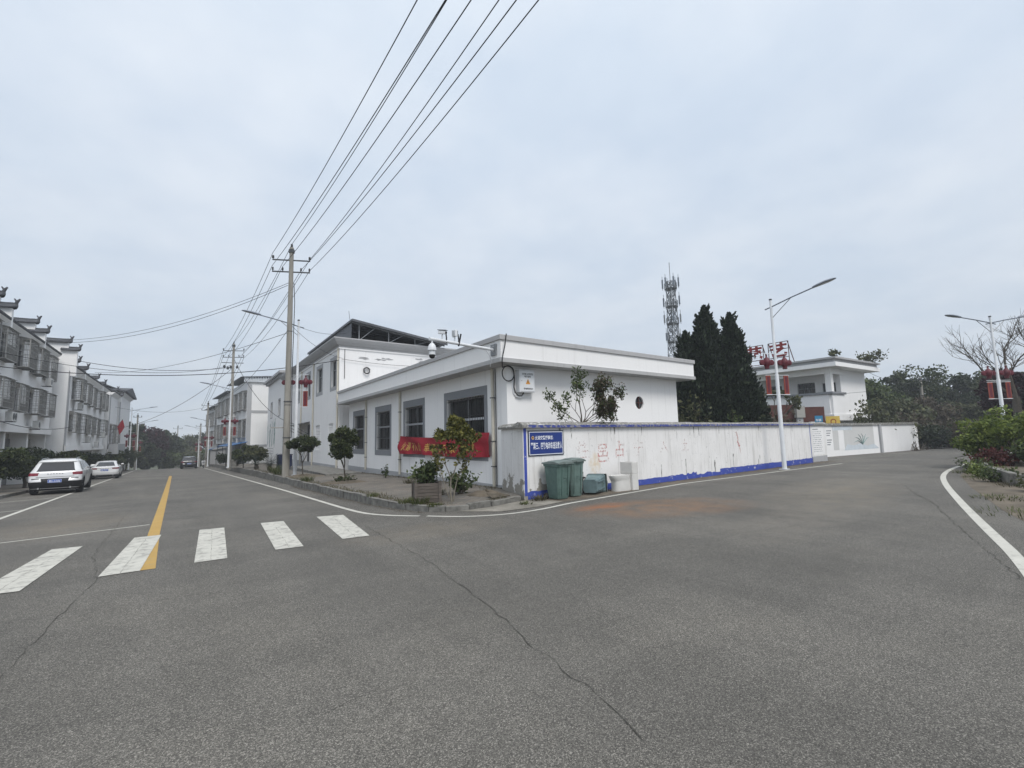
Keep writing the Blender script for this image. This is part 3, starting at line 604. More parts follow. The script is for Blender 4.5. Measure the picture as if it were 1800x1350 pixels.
for (a, b), h in zip(wins, holes):
    u0, u1 = -(b-12.45), -(a-12.45); w = MB()
    w.wall(FW, u0, u1, fz0, fz1, [h], 0.0)   # painted band round the opening, standing 12 mm proud
    band = MB()
    for (ua, ub, za, zb) in ((u0, u1, fz0, h[2]), (u0, u1, h[3], fz1), (u0, h[0], h[2], h[3]), (h[1], u1, h[2], h[3])): band.fbox(FW, ua, ub, za, zb, 0.0006, .013)
    wo_ = band.obj('window', 'plaster_grey', office)
    g = MB(); g.fquad(FW, h[0], h[1], h[2], h[3], -.24); g.obj('pane', 'window_dark', wo_)
    zt = lerp(.60, h[2], h[3]); um = lerp(.5, h[0], h[1])
    f = MB()
    for ua, ub, za, zb in ((h[0], h[1], h[2], h[2]+.06), (h[0], h[1], h[3]-.06, h[3]), (h[0], h[0]+.06, h[2], h[3]), (h[1]-.06, h[1], h[2], h[3]), (um-.025, um+.025, h[2], h[3]), (h[0], h[1], lerp(.30, h[2], h[3])-.02, lerp(.30, h[2], h[3])+.02)): f.fbox(FW, ua, ub, za, zb, -.235, -.17)
    f.obj('frame', 'steel_grey', wo_)
    f = MB(); f.fbox(FW, h[0]+.02, h[1]-.02, zt-.04, zt+.04, -.16, -.10); f.obj('transom', 'sign_white', wo_)
    f = MB(); grille(f, FW, h[0], h[1], h[2], h[3], -.05, .115, .007, (lerp(.04, h[2], h[3]), lerp(.33, h[2], h[3]), lerp(.66, h[2], h[3]), lerp(.96, h[2], h[3]))); f.obj('bars', 'iron_bars', wo_)
for y in (13.2, 21.5, 26.7):
    u = -(y-12.45); p = MB(); p.tube([FW.p(u, 3.87, .07), FW.p(u, .04, .07)], .052, 10)
    dp = p.obj('drainpipe', 'pipe_cream', office, smooth=True)
    for z in (.7, 1.5, 2.9): c = MB(); c.fbox(FW, u-.065, u+.065, z, z+.03, .004, .135); c.obj('clamp', 'steel_dark', dp)
m = MB(); m.tube([FW.p(-.62, 3.84, .03), FW.p(-.62, 2.0, .03), FW.p(-.64, .1, .03)], .012, 6); m.obj('conduit', 'wire_black', office)

# cabinet on the side wall
box = thing('control_cabinet', 'white metal control cabinet with orange warning triangle on the office side wall', 'cabinet', tuple(FS.p(.66, 3.05)))
m = MB(); m.fbox(FS, .36, .98, 3.04, 3.74, .002, .20); m.obj('case', 'box_enamel', box, bevel=.008)
m = MB(); m.fbox(FS, .40, .96, 3.07, 3.71, .2005, .212); dr = m.obj('door', 'box_enamel', box, bevel=.004)
m = MB(); m.fbox(FS, .34, 1.0, 3.74, 3.755, .0, .225); m.obj('rain_cap', 'box_enamel', box)
text_obj('lettering', '太湖县 公安交警', FS, .68, 3.60, .062, 'ink', dr, .2145, .0014, 1, 'CENTER'); text_obj('lettering', '电子监控', FS, .68, 3.52, .066, 'ink', dr, .2145, .0014, 1, 'CENTER'); text_obj('lettering', '有电危险勿动', FS, .70, 3.13, .062, 'ink', dr, .2145, .0014, 1, 'CENTER')
m = MB(); m.fprism(FS, [(.60, 3.30), (.79, 3.30), (.695, 3.47)], .2125, .2145); m.obj('warning_triangle', 'warn_orange', dr)
m = MB(); m.fprism(FS, [(.685, 3.43), (.71, 3.43), (.697, 3.375), (.715, 3.375), (.685, 3.315), (.692, 3.36), (.675, 3.36)], .2146, .2156); m.obj('bolt_mark', 'ink', dr)
m = MB(); m.lathe(FS.p(.44, 3.40, .212), [(.014, 0), (.014, .012)], 10); m.obj('lock', 'steel_dark', dr)
# looped cable from parapet to cabinet
cab = MB(); pts = []
pts += [FS.p(-.42, 4.74, .60), FS.p(-.50, 4.4, .63), FS.p(-.60, 4.05, .64), FS.p(-.62, 3.88, .63), FS.p(-.45, 3.84, .40), FS.p(-.2, 3.80, .06)]
cc = (.02, 3.62)
for i in range(0, 26): a = math.radians(100-i*17); pts.append(FS.p(cc[0]+.24*math.cos(a), cc[1]+.24*math.sin(a), .05+.0015*i))
pts += [FS.p(.27, 3.5, .06), FS.p(.25, 3.2, .05), FS.p(.30, 3.02, .06), FS.p(.40, 2.93, .08), FS.p(.52, 2.93, .09), FS.p(.60, 3.04, .1)]
cab.tube(pts, .017, 6); o = cab.obj('cable', 'wire_black', smooth=True, origin=tuple(FS.p(0, 3.6))); tag(o, 'black looped cable hanging beside the white control cabinet', 'cable')
m = MB(); m.tube([FS.p(.21, 3.55, .03), FS.p(.20, 3.2, .03), FS.p(.24, 3.0, .04), FS.p(.34, 2.90, .05), FS.p(.5, 2.88, .06), FS.p(.62, 2.95, .07), FS.p(.66, 3.04, .08)], .018, 6); o = m.obj('conduit_hose', 'box_enamel', smooth=True, origin=tuple(FS.p(.3, 3))); tag(o, 'pale conduit hose curving under the white control cabinet', 'hose')

# camera arm
arm0 = Vector((7.62, 12.25, 4.30)); arm1 = Vector((5.28, 11.75, 4.33))
ca = thing('camera_arm', 'white tubular arm reaching out from the office roof edge with cameras', 'camera arm', tuple(arm0))
m = MB(); m.tube([arm0, arm1], .045, 12); m.obj('tube', 'lamp_white', ca, smooth=True)
m = MB(); m.box(7.60, 7.645, 12.1, 12.4, 4.12, 4.47); m.obj('wall_plate', 'steel_grey', ca)
for dz in (-.1, .1): b = MB(); b.bar((7.59, 12.16, 4.3+dz), (7.40, 12.2, 4.3), .02); b.obj('bracket', 'steel_grey', ca)
m = MB(); m.tube([(7.3, 12.18, 4.27), (7.45, 12.2, 4.1), (7.55, 12.3, 3.95), (7.58, 12.4, 3.8)], .014, 6); m.obj('hose', 'box_enamel', ca, smooth=True)
dc = Vector((5.36, 11.77, 0)); dome = thing('dome_camera', 'white dome surveillance camera hanging from the tip of the arm', 'camera', (dc.x, dc.y, 4.28))
m = MB(); m.lathe((dc.x, dc.y, 0), [(.02, 4.30), (.025, 4.22), (.05, 4.21), (.09, 4.16), (.115, 4.08), (.118, 4.02), (.10, 4.015)], 20); m.obj('hood', 'box_enamel', dome, smooth=True)
m = MB(); m.lathe((dc.x, dc.y, 0), [(.085, 4.014), (.088, 3.96), (.088, 3.90)], 20); m.obj('yoke', 'lamp_white', dome, smooth=True)
m = MB(); m.lathe((dc.x, dc.y, 0), [(.082, 3.90), (.08, 3.86), (.06, 3.815), (.02, 3.80)], 20); m.obj('lens_ball', 'hole_dark', dome, smooth=True)
def bullet(loc, label, yaw, kind):
    t = thing('bullet_camera' if kind else 'flood_lamp', label, 'camera' if kind else 'lamp', loc); l = Vector(loc); f = Vector((math.sin(yaw), math.cos(yaw), -.15)).normalized(); m = MB()
    if kind:
        m.bar(l+Vector((0, 0, .20))-f*.12, l+Vector((0, 0, .20))+f*.12, .08, .09); m.obj('housing', 'box_enamel', t, bevel=.012)
        m = MB(); m.bar(l+Vector((0, 0, .265))-f*.13, l+Vector((0, 0, .265))+f*.15, .10, .013); m.obj('sun_shield', 'steel_dark', t); e = l+Vector((0, 0, .2))+f*.121; m = MB(); m.tube([e, e+f*.02], .035, 10); m.obj('lens', 'hole_dark', t)
    else:
        m.bar(l+Vector((0, 0, .14)), l+Vector((0, 0, .33)), .20, .07); m.obj('housing', 'box_enamel', t, bevel=.01); m = MB(); c = l+Vector((0, 0, .235)); s_ = Vector((f.y, -f.x, 0)).normalized()
        m.bar(c+f*.0-s_*.09+f*.045, c+s_*.09+f*.045, .01, .16); m.obj('lens', 'lens_glass', t)
        m = MB(); m.bar(l+Vector((.12, 0, -.12)), l+Vector((.20, 0, .24)), .035); m.obj('antenna', 'wire_black', t)
    m = MB(); m.bar(l, l+Vector((0, 0, .15)), .03); m.obj('stem', 'lamp_white', t)
    m = MB(); m.tube([l+Vector((.05, 0, .24)), l+Vector((.12, .02, .22)), l+Vector((.14, .02, .05)), l+Vector((.12, 0, -.08))], .02, 6); m.obj('cable', 'wire_black', t)
bullet((5.70, 11.84, 4.365), 'small white box camera with black shade on the camera arm', 2.6, True)
bullet((6.13, 11.93, 4.36), 'small square white flood lamp with black antenna on the camera arm', 3.4, False)

# ------------------------------------------------------------------ two-storey office with open metal roof
two = thing('two_storey_office', 'white two-storey office with open dark metal roof on posts', 'building', (7.78, 31.2, 0))
F2 = FX(7.78, 31.2); S2 = Frame((7.78, 31.2), EU); L2 = 21.5
uw = [(31.7, 33.6), (35.7, 37.9), (39.8, 41.7), (44.2, 46.2), (48.6, 50.6)]; lwv = [(32.3, 33.9), (36.1, 37.9)]; dw = (39.8, 41.7)
hol = [(-(b-31.2)+.28, -(a-31.2)-.28, 5.2, 6.95) for a, b in uw]; vh = [(-(b-31.2)+.2, -(a-31.2)-.2, 1.05, 2.8) for a, b in lwv]+[(-(49.8-31.2), -(48.2-31.2), 1.05, 2.8), (-(46.2-31.2), -(44.8-31.2), 1.05, 2.8)]; dh = (-(dw[1]-31.2), -(dw[0]-31.2), -.22, 3.0)
m = MB(); m.wall(F2, -L2, 0, -.8, 7.66, hol+vh+[dh], .3); m.obj('street_wall', 'plaster_clean', two)
m = MB(); m.wall(S2, 0.001, 12, -.8, 7.66, [], .3); m.obj('side_wall', 'plaster_clean', two)
m = MB(); a = F2.p(-L2, -.8); m.quad(a, a+Vector((0, 0, 8.4)), a+Vector((12, 0, 8.4)), a+Vector((12, 0, 0))); a = S2.p(12, -.8); m.quad(a, a+Vector((0, L2-1, 0)), a+Vector((0, L2-1, 8.4)), a+Vector((0, 0, 8.4))); m.obj('rear_wall', 'plaster_white', two)
# flared grey cornice
m = MB(); e = Vector((EU[0], EU[1], 0)); c0 = Vector((7.78, 31.2, 0))
def ringpts(o, z): return [c0+Vector((-o, L2, z)), c0+Vector((-o, -o, z)), c0+e*12+Vector((0, -o, z))]
prev = None
for o_, z in ((.05, 7.56), (.07, 7.72), (.18, 7.78), (.34, 7.94), (.46, 8.12), (.46, 8.20), (.1, 8.22)):
    r_ = ringpts(o_, z)
    if prev: m.add(prev+r_, [(0, 1, 4, 3), (1, 2, 5, 4)])
    prev = r_
m.obj('cornice', 'cove_grey', two)
m = MB(); m.add([c0+Vector((-.4, L2, 8.15)), c0+Vector((-.4, -.4, 8.15)), c0+e*12+Vector((0, -.4, 8.15)), c0+e*12+Vector((0, L2-1, 8.15))], [(0, 1, 2, 3)]); m.obj('roof_deck', 'concrete_trim', two)
for z in (7.52,):
    b = MB(); b.fbox(F2, -L2, .06, z, z+.09, .001, .06); b.fbox(S2, -.06, 12, z, z+.09, .001, .06); b.obj('string_course', 'plaster_clean', two)
for i in range(9):   # flaked patches below the cornice
    u = rnd.uniform(.6, 6.5); z = 7.30+rnd.uniform(-.35, .12); k = 9; b = MB(); q = [S2.p(u+math.cos(j*6.28/k)*rnd.uniform(.08, .5), z+math.sin(j*6.28/k)*rnd.uniform(.015, .10), .004) for j in range(k)]; b.add(q, [tuple(range(k))]); b.obj('flaked_patch', 'cove_grey', two)
rf = MB(); zr0, zr1 = 9.45, 8.42; X0, X1 = 8.45, 15.2; Y0, Y1 = 30.75, 44.8
k = 24
for i in range(k):
    ya, yb = lerp(i/k, Y0, Y1), lerp((i+1)/k, Y0, Y1)
    for (p0, p1, h) in ((0, .5, .03), (.5, 1, 0)):
        y0, y1 = lerp(p0, ya, yb), lerp(p1, ya, yb); rf.hexa([(X0, y0, zr0+h-.03), (X1, y0, zr1+h-.03), (X1, y1, zr1+h-.03), (X0, y1, zr0+h-.03), (X0, y0, zr0+h), (X1, y0, zr1+h), (X1, y1, zr1+h), (X0, y1, zr0+h)])
ro = rf.obj('metal_roof', 'metal_roof', two)
b = MB(); b.bar((X0, Y0-.02, zr0-.06), (X1, Y0-.02, zr1-.06), .05, .14); b.bar((X0-.03, Y0, zr0-.06), (X0-.03, Y1, zr0-.06), .05, .14); b.obj('edge_trim', 'metal_roof', ro)
for y in (31.2, 35.5, 40, 44.4):
    for x in (9.0, 11.0, 12.9, 14.8):
        b = MB(); zt = lerp((x-X0)/(X1-X0), zr0, zr1)-.05; b.bar((x, y, 8.15), (x, y, zt), .06); b.obj('post', 'steel_grey', ro)
        if x < 14: b = MB(); zt2 = lerp((x+1.1-X0)/(X1-X0), zr0, zr1)-.06; b.bar((x+.03, y, 8.2), (x+1.1, y, zt2), .045); b.obj('brace', 'steel_grey', ro)
    b = MB(); b.bar((X0, y, zr0-.09), (X1, y, zr1-.09), .05, .08); b.obj('rafter', 'steel_grey', ro)
b = MB(); b.quad((X0+.05, Y0+.4, 8.2), (X0+.05, Y1, 8.2), (X0+.05, Y1, zr0-.05), (X0+.05, Y0+.4, zr0-.05)); b.obj('gable_sheet', 'metal_roof', ro)
b = MB(); b.tube([(8.5, 31.5, 9.4), (8.35, 31.3, 10.1)], .012, 5); b.obj('antenna', 'steel_dark', ro)
def framed_window(F, parent, h, band=.18, bandm='plaster_midgrey', d=.012, mull=(0.5,), trans=(.65,), pane='window_dark', barsp=None, fm='steel_grey', name='window'):
    w = MB()
    for (ua, ub, za, zb) in ((h[0]-band, h[1]+band, h[2]-band, h[2]), (h[0]-band, h[1]+band, h[3], h[3]+band), (h[0]-band, h[0], h[2], h[3]), (h[1], h[1]+band, h[2], h[3])): w.fbox(F, ua, ub, za, zb, .0006, d)
    o = w.obj(name, bandm, parent)
    g = MB(); g.fquad(F, h[0], h[1], h[2], h[3], -.2); g.obj('pane', pane, o)
    f = MB(); t = .05
    for ua, ub, za, zb in [(h[0], h[1], h[2], h[2]+t), (h[0], h[1], h[3]-t, h[3]), (h[0], h[0]+t, h[2], h[3]), (h[1]-t, h[1], h[2], h[3])]+[(lerp(q, h[0], h[1])-.025, lerp(q, h[0], h[1])+.025, h[2], h[3]) for q in mull]+[(h[0], h[1], lerp(q, h[2], h[3])-.025, lerp(q, h[2], h[3])+.025) for q in trans]: f.fbox(F, ua, ub, za, zb, -.195, -.14)
    f.obj('frame', fm, o)
    if barsp: f = MB(); grille(f, F, h[0], h[1], h[2], h[3], -.04, barsp, .008, (lerp(.15, h[2], h[3]), lerp(.85, h[2], h[3]))); f.obj('bars', 'iron_bars', o)
    return o
for h in hol: framed_window(F2, two, h, .25, 'plaster_midgrey')
for h in vh:   # pierced block vents
    o = framed_window(F2, two, h, .16, 'plaster_far', mull=(), trans=())
    f = MB()
    for i in range(1, 7): f.fbox(F2, lerp(i/7, h[0], h[1])-.03, lerp(i/7, h[0], h[1])+.03, h[2], h[3], -.1, -.02)
    for i in range(1, 9): f.fbox(F2, h[0], h[1], lerp(i/9, h[2], h[3])-.03, lerp(i/9, h[2], h[3])+.03, -.098, -.022)
    f.obj('pierced_blocks', 'plaster_clean', o)
m = MB(); m.fbox(F2, dh[0]+.02, dh[1]-.02, -.22, 3.0, -.25, -.2); d_ = m.obj('door', 'steel_dark', two); m = MB(); m.fbox(F2, (dh[0]+dh[1])/2+.1, (dh[0]+dh[1])/2+.16, .85, 1.1, -.2, -.15); m.obj('handle', 'chrome', d_)
m = MB(); u0, u1 = dh[0]-2.6, dh[1]-.1; m.hexa([F2.p(u0, 2.85, 1.3), F2.p(u1, 2.85, 1.3), F2.p(u1, 3.15, 0.01), F2.p(u0, 3.15, 0.01), F2.p(u0, 2.9, 1.3), F2.p(u1, 2.9, 1.3), F2.p(u1, 3.2, .01), F2.p(u0, 3.2, .01)]); cn = m.obj('canopy', 'steel_dark', two)
for u in (u0+.1, (u0+u1)/2, u1-.1): b = MB(); b.bar(F2.p(u, 2.2, .01), F2.p(u, 2.86, 1.2), .04); b.obj('stay', 'steel_dark', cn)
for y in (31.32, 38.6, 43.3): b = MB(); b.tube([F2.p(-(y-31.2), 7.6, .07), F2.p(-(y-31.2), -.2, .07)], .055, 10); b.obj('drainpipe', 'pipe_cream', two, smooth=True)
m = MB(); m.fbox(F2, -L2, .02, -.8, .1, .0005, .02); m.obj('plinth', 'plaster_midgrey', two)
m = MB(); m.fbox(S2, .15, .60, 1.95, 2.5, .002, .2); m.obj('meter_box', 'plaster_midgrey', two, bevel=.01)
m = MB(); m.tube([S2.p(.32, 7.5, .05), S2.p(.32, 5.6, .05)], .018, 6); m.obj('cable_drop', 'wire_black', two)
co = MB(); pts = []
for i in range(60): a = i*2*math.pi/20; rq = .20+.03*math.sin(i*1.7); pts.append(S2.p(1.75+rq*math.cos(a), 6.2+rq*math.sin(a), .05+.0025*i))
co.tube(pts, .020, 5); o = co.obj('cable_coil', 'wire_black', origin=tuple(S2.p(1.75, 6.2))); tag(o, 'coiled black cable hanging on the upper side wall of the two-storey office', 'cable')
m = MB(); m.box(5.9, 7.76, 26.0, 36.5, pz(31)-.1, pz(31)+.16); o = m.obj('entrance_platform', 'kerb_concrete', bevel=.015); tag(o, 'low dark paved platform in front of the two-storey office', 'platform')

# ------------------------------------------------------------------ mural house beyond
mh = thing('mural_house', 'white house with flat grey cornice and line mural beyond the concrete pole', 'building', (8.1, 55, -.8))
F3 = FX(8.1, 55.0); S3 = Frame((8.1, 55.0), (1, 0)); hs = [(-3.6, -2.2, 4.6, 6.3), (-9.6, -8.2, 4.6, 6.3)]
m = MB(); m.wall(F3, -12.2, 0, -1.4, 8.7, hs, .3); m.wall(S3, 0.001, 9, -1.4, 8.7, [], .3); m.obj('wall', 'plaster_far', mh)
for h in hs: framed_window(F3, mh, h, .15)
m = MB(); m.prism([(7.55, 54.5), (17, 54.5), (17, 67.6), (7.55, 67.6)], 8.9, 9.15); m.prism([(7.8, 54.7), (17, 54.7), (17, 67.4), (7.8, 67.4)], 8.68, 8.9); m.obj('cornice', 'cove_grey', mh)
m = MB(); rr_ = random.Random(3)
for i in range(16):
    u = -rr_.uniform(5.5, 11.5); z = rr_.uniform(1.0, 1.6); m.tube([F3.p(u, z, .012), F3.p(u+rr_.uniform(-.5, .5), z+1.2, .012), F3.p(u+rr_.uniform(-.8, .8), z+rr_.uniform(1.8, 3), .012)], .014, 4)
m.obj('mural', 'mural_line', mh)
m = MB()
for z in (.9, .6, .3): m.fbox(F3, -11.5, -6.5, z, z+.06, .004, .012)
for u in (-11.5, -9.2, -6.6): m.fbox(F3, u, u+.08, .3, .96, .004, .012)
m.obj('mural_panel', 'plaster_midgrey', mh)

# ------------------------------------------------------------------ boundary wall
bw = thing('boundary_wall', 'long white boundary wall with blue painted edges and worn grey coping', 'wall', (7.52, 10.68, 0))
P0, P1 = Vector((7.52, 10.68, 0)), Vector((29.4, 12.5, 0)); WU = (P1-P0).normalized(); FB = Frame(P0, WU); WL = (P1-P0).length
PR = Vector((7.95, 12.43, 0)); RU = (P0-PR).normalized(); FR = Frame(PR, RU); RL = (P0-PR).length
m = MB(); bi = FB.p(WL, 0, -.24); ci = P0+Vector((.21, .26, 0)); di = PR+Vector((.235, -.05, 0))
m.prism([(P0.x, P0.y), (P1.x, P1.y), (bi.x, bi.y), (ci.x, ci.y), (di.x, di.y), (PR.x, PR.y)], -.2, 1.87); wp = m.obj('wall_face', 'boundary_paint', bw)
# coping in irregular cast lengths
r = random.Random(5); u = -.10
while u < WL:
    L = r.uniform(1.6, 2.6); e_ = min(u+L, WL+.08); mm = MB(); h = .145+r.uniform(-.012, .012); j = r.uniform(-.01, .01)
    mm.fprism(Frame(FB.p(u+.004, 0, 0), (FB.n.x, FB.n.y)), [(-.33, 1.872), (.095+j*.3, 1.872), (.10+j*.3, 1.955), (.03+j, 2.0), (-.10, 1.89+h), (-.25, 1.98)], 0, -(e_-u-.008))
    mm.obj('coping_stone', 'coping_worn', bw); u = e_
mm = MB(); k = 8; prof = [(-.30, 1.874), (.085, 1.874), (.09, 1.93), (.02, 1.99), (-.12, 2.03), (-.25, 1.98)]
va = [FR.p(-.08, z, d) for d, z in prof]; vb = [FR.p(RL-.03, z, d) for d, z in prof]; kk = len(prof)
mm.add(va+vb, [tuple(range(kk)), tuple(range(2*kk-1, kk-1, -1))]+[(i, kk+i, kk+(i+1) % kk, (i+1) % kk) for i in range(kk)]); mm.obj('coping_stone', 'coping_worn', bw)
def band(u0, u1, z0, z1, mat, d=.004, name='painted_band', F=FB, jag=0.0, seed=0, th=0.0):
    r = random.Random(seed); k = max(1, int((u1-u0)/.12)) if jag else 1; mm = MB()
    top = [z1+(r.uniform(-jag, jag*.5) if jag else 0) for _ in range(k+1)]
    for i in range(k): a, b = lerp(i/k, u0, u1), lerp((i+1)/k, u0, u1); mm.quad(F.p(a, z0, d), F.p(b, z0, d), F.p(b, top[i+1], d), F.p(a, top[i], d))
    return mm.obj(name, mat, bw)
band(.02, .12, .05, 1.868, 'blue_paint', .0045)
band(.125, 20.1, 1.878, 1.952, 'blue_band_old', .1045, 'painted_edge')
band(.125, 1.02, -.05, .16, 'blue_paint', .005, jag=.03, seed=1)
for a, b, h, s in ((2.8, 7.1, .13, 2), (7.1, 8.55, .15, 3), (8.55, 10.3, .10, 4), (10.3, 19.95, .17, 5)): band(a, b, -.1, h, 'blue_paint', .005, jag=.06 if s in (3, 4) else .018, seed=s)
band(19.75, 19.82, -.05, 1.868, 'blue_paint', .006)
band(19.83, WL, -.1, .22, 'plaster_midgrey', .005)
band(20.05, 21.65, .30, 1.78, 'plaster_clean', .004, 'whitewashed_notice')
band(20.15, 20.9, 1.62, 1.68, 'plaster_midgrey', .006, 'notice_line')
for i in range(11):
    z = 1.5-i*.105; r2 = random.Random(i); u = 20.12
    while u < 21.3:
        L = r2.uniform(.06, .22); band(u, min(u+L, 21.35), z, z+.035, 'plaster_midgrey' if r2.random() < .8 else 'plaster_grey', .0065, 'notice_line'); u += L+r2.uniform(.04, .1)
# ghost lettering left from an old slogan
for s, u, z, sz, mt in (('住', 2.05, .98, .58, 'red_letter_trace'), ('邑', 2.92, .84, .64, 'red_letter_faded'), ('占', 3.78, .96, .56, 'red_letter_faded'), ('宁', 4.75, .95, .58, 'red_letter_trace'), ('人', 6.25, 1.0, .55, 'red_letter_trace'), ('土', 7.6, 1.0, .5, 'red_letter_trace')):
    text_obj('ghost_letter', s, FB, u, z, sz, mt, bw, .004, .004)
m = MB(); m.fprism(FB, [(11.78, 1.62), (11.86, 1.66), (11.98, 1.38), (11.96, 1.22), (12.10, 1.05), (12.06, .96), (12.13, .66), (12.03, .93), (11.92, 1.05), (11.84, 1.2), (11.93, 1.3)], .003, .005); m.obj('red_brush_mark', 'red_letter_faded', bw)
# vertical soot and damp runs on the paint
r = random.Random(12)
for i in range(34):
    u = r.uniform(1.2, 19.5); top = r.random() < .45; z1 = 1.86 if top else r.uniform(.35, .75); z0 = z1-r.uniform(.15, .6) if top else .05; w = r.uniform(.012, .05)
    mm = MB(); mm.quad(FB.p(u-w*.3, z0, .0035), FB.p(u+w*.3, z0, .0035), FB.p(u+w, z1, .0035), FB.p(u-w, z1, .0035)); mm.obj('damp_run', 'stain_soot', bw)

# traffic notice on the wall
sg = thing('notice_board', 'blue notice board with white lettering at the wall corner', 'sign', tuple(FB.p(.85, 1.1)))
m = MB(); m.fbox(FB, .17, 1.52, 1.10, 1.80, .004, .024); pn = m.obj('panel', 'sign_navy', sg, bevel=.004)
m = MB(); m.fquad(FB, .20, 1.49, 1.13, 1.77, .026); m.obj('face', 'sign_white', sg)
m = MB(); m.fquad(FB, .222, 1.468, 1.152, 1.748, .0285); m.obj('field', 'sign_blue', sg)
text_obj('lettering', '太湖交警提醒您:', FB, .41, 1.555, .118, 'sign_white', sg, .031, .0022, .82)
text_obj('lettering', '严禁三、四轮电动车违法载人', FB, .25, 1.30, .205, 'sign_white', sg, .031, .0042, .45)
e_ = MB(); q = [FB.p(.335+.05*math.cos(i*6.283/14), 1.60+.05*math.sin(i*6.283/14), .031) for i in range(14)]; e_.add(q, [tuple(range(14))]); em = e_.obj('emblem', 'emblem_gold', sg)
e_ = MB(); e_.fprism(FB, [(.31, 1.585), (.36, 1.585), (.362, 1.61), (.335, 1.635), (.308, 1.61)], .0315, .033); e_.obj('shield', 'sign_navy', em)
e_ = MB(); e_.fprism(FB, [(.322, 1.60), (.348, 1.60), (.335, 1.622)], .0335, .035); e_.obj('crest', 'sign_red', em)

# ------------------------------------------------------------------ red banner across the windows
bn = thing('banner', 'red cloth banner with gold slogan slung across the office windows', 'banner', (8.0, 17.3, 1.4))
FN = FX(8.2, 12.45); U0, U1 = -8.85, -.93; nu, nv = 90, 14; m = MB(); r = np.random.RandomState(4)
def bpt(s, t):   # s 0..1 left to right, t 0..1 bottom to top
    top = interp(s, [(0, 1.80), (.06, 1.77), (.3, 1.70), (.6, 1.66), (.8, 1.72), (.92, 1.80), (1, 1.80)]); bot = interp(s, [(0, .99), (.3, 1.00), (.6, .96), (.85, .985), (1, 1.0)])
    d = .14+.05*math.sin(s*23+t*2.2)*(.4+.6*s)+.035*math.sin(s*57+3*t)*(1-t)+.05*math.sin((s*6+t*1.4)*3.1)+.05*math.exp(-((s-.86+.16*t)/.03)**2)
    d += .04*math.sin(t*5.5+s*9)*(.5-abs(t-.5))*2
    return FN.p(lerp(s, U0, U1), lerp(t, bot, top), max(.06, d))
vs = [bpt(i/nu, j/nv) for j in range(nv+1) for i in range(nu+1)]; m.add(vs, [(j*(nu+1)+i, j*(nu+1)+i+1, (j+1)*(nu+1)+i+1, (j+1)*(nu+1)+i) for j in range(nv) for i in range(nu)])
m.obj('cloth', 'red_cloth', bn, smooth=True, angle=80)
def bent_text(s, s0, t0, size, wid):
    cu = bpy.data.curves.new('t', 'FONT'); cu.body = s; cu.size = 1.0; cu.offset = .012; cu.resolution_u = 2; o = bpy.data.objects.new('t', cu); COL.objects.link(o); dg = bpy.context.evaluated_depsgraph_get(); me = bpy.data.meshes.new_from_object(o.evaluated_get(dg))
    bpy.data.objects.remove(o); bm = bmesh.new(); bm.from_mesh(me); bmesh.ops.triangulate(bm, faces=bm.faces); bmesh.ops.subdivide_edges(bm, edges=bm.edges, cuts=2, use_grid_fill=True)
    o0 = worigin(bn)
    for v in bm.verts:
        q = bpt(s0+v.co.x*wid, t0+v.co.y*size); v.co = q+FN.n*.012-o0
    bm.to_mesh(me); bm.free(); me.materials.clear(); me.materials.append(MAT['gold_print']); ob = bpy.data.objects.new('slogan_character', me); COL.objects.link(ob); ob.parent = bn
for i, ch in enumerate('火源不入山'): bent_text(ch, .045+i*.058, .24, .52, .046)
for i, ch in enumerate('幸福进万家'): bent_text(ch, .36+i*.075, .22, .52, .048)
for i, ch in enumerate('镇宣'): bent_text(ch, .80+i*.055, .32, .30, .026)
for sx, zz in ((0, 1.80), (0, .99), (1, 1.80), (1, 1.0)):
    a = bpt(sx, 1 if zz > 1.5 else 0); b = FN.p((U0-.12) if sx == 0 else (U1+.2), zz+.05, .06); mm = MB(); mm.tube([a, b], .006, 5); mm.obj('tie_cord', 'sign_white', bn)

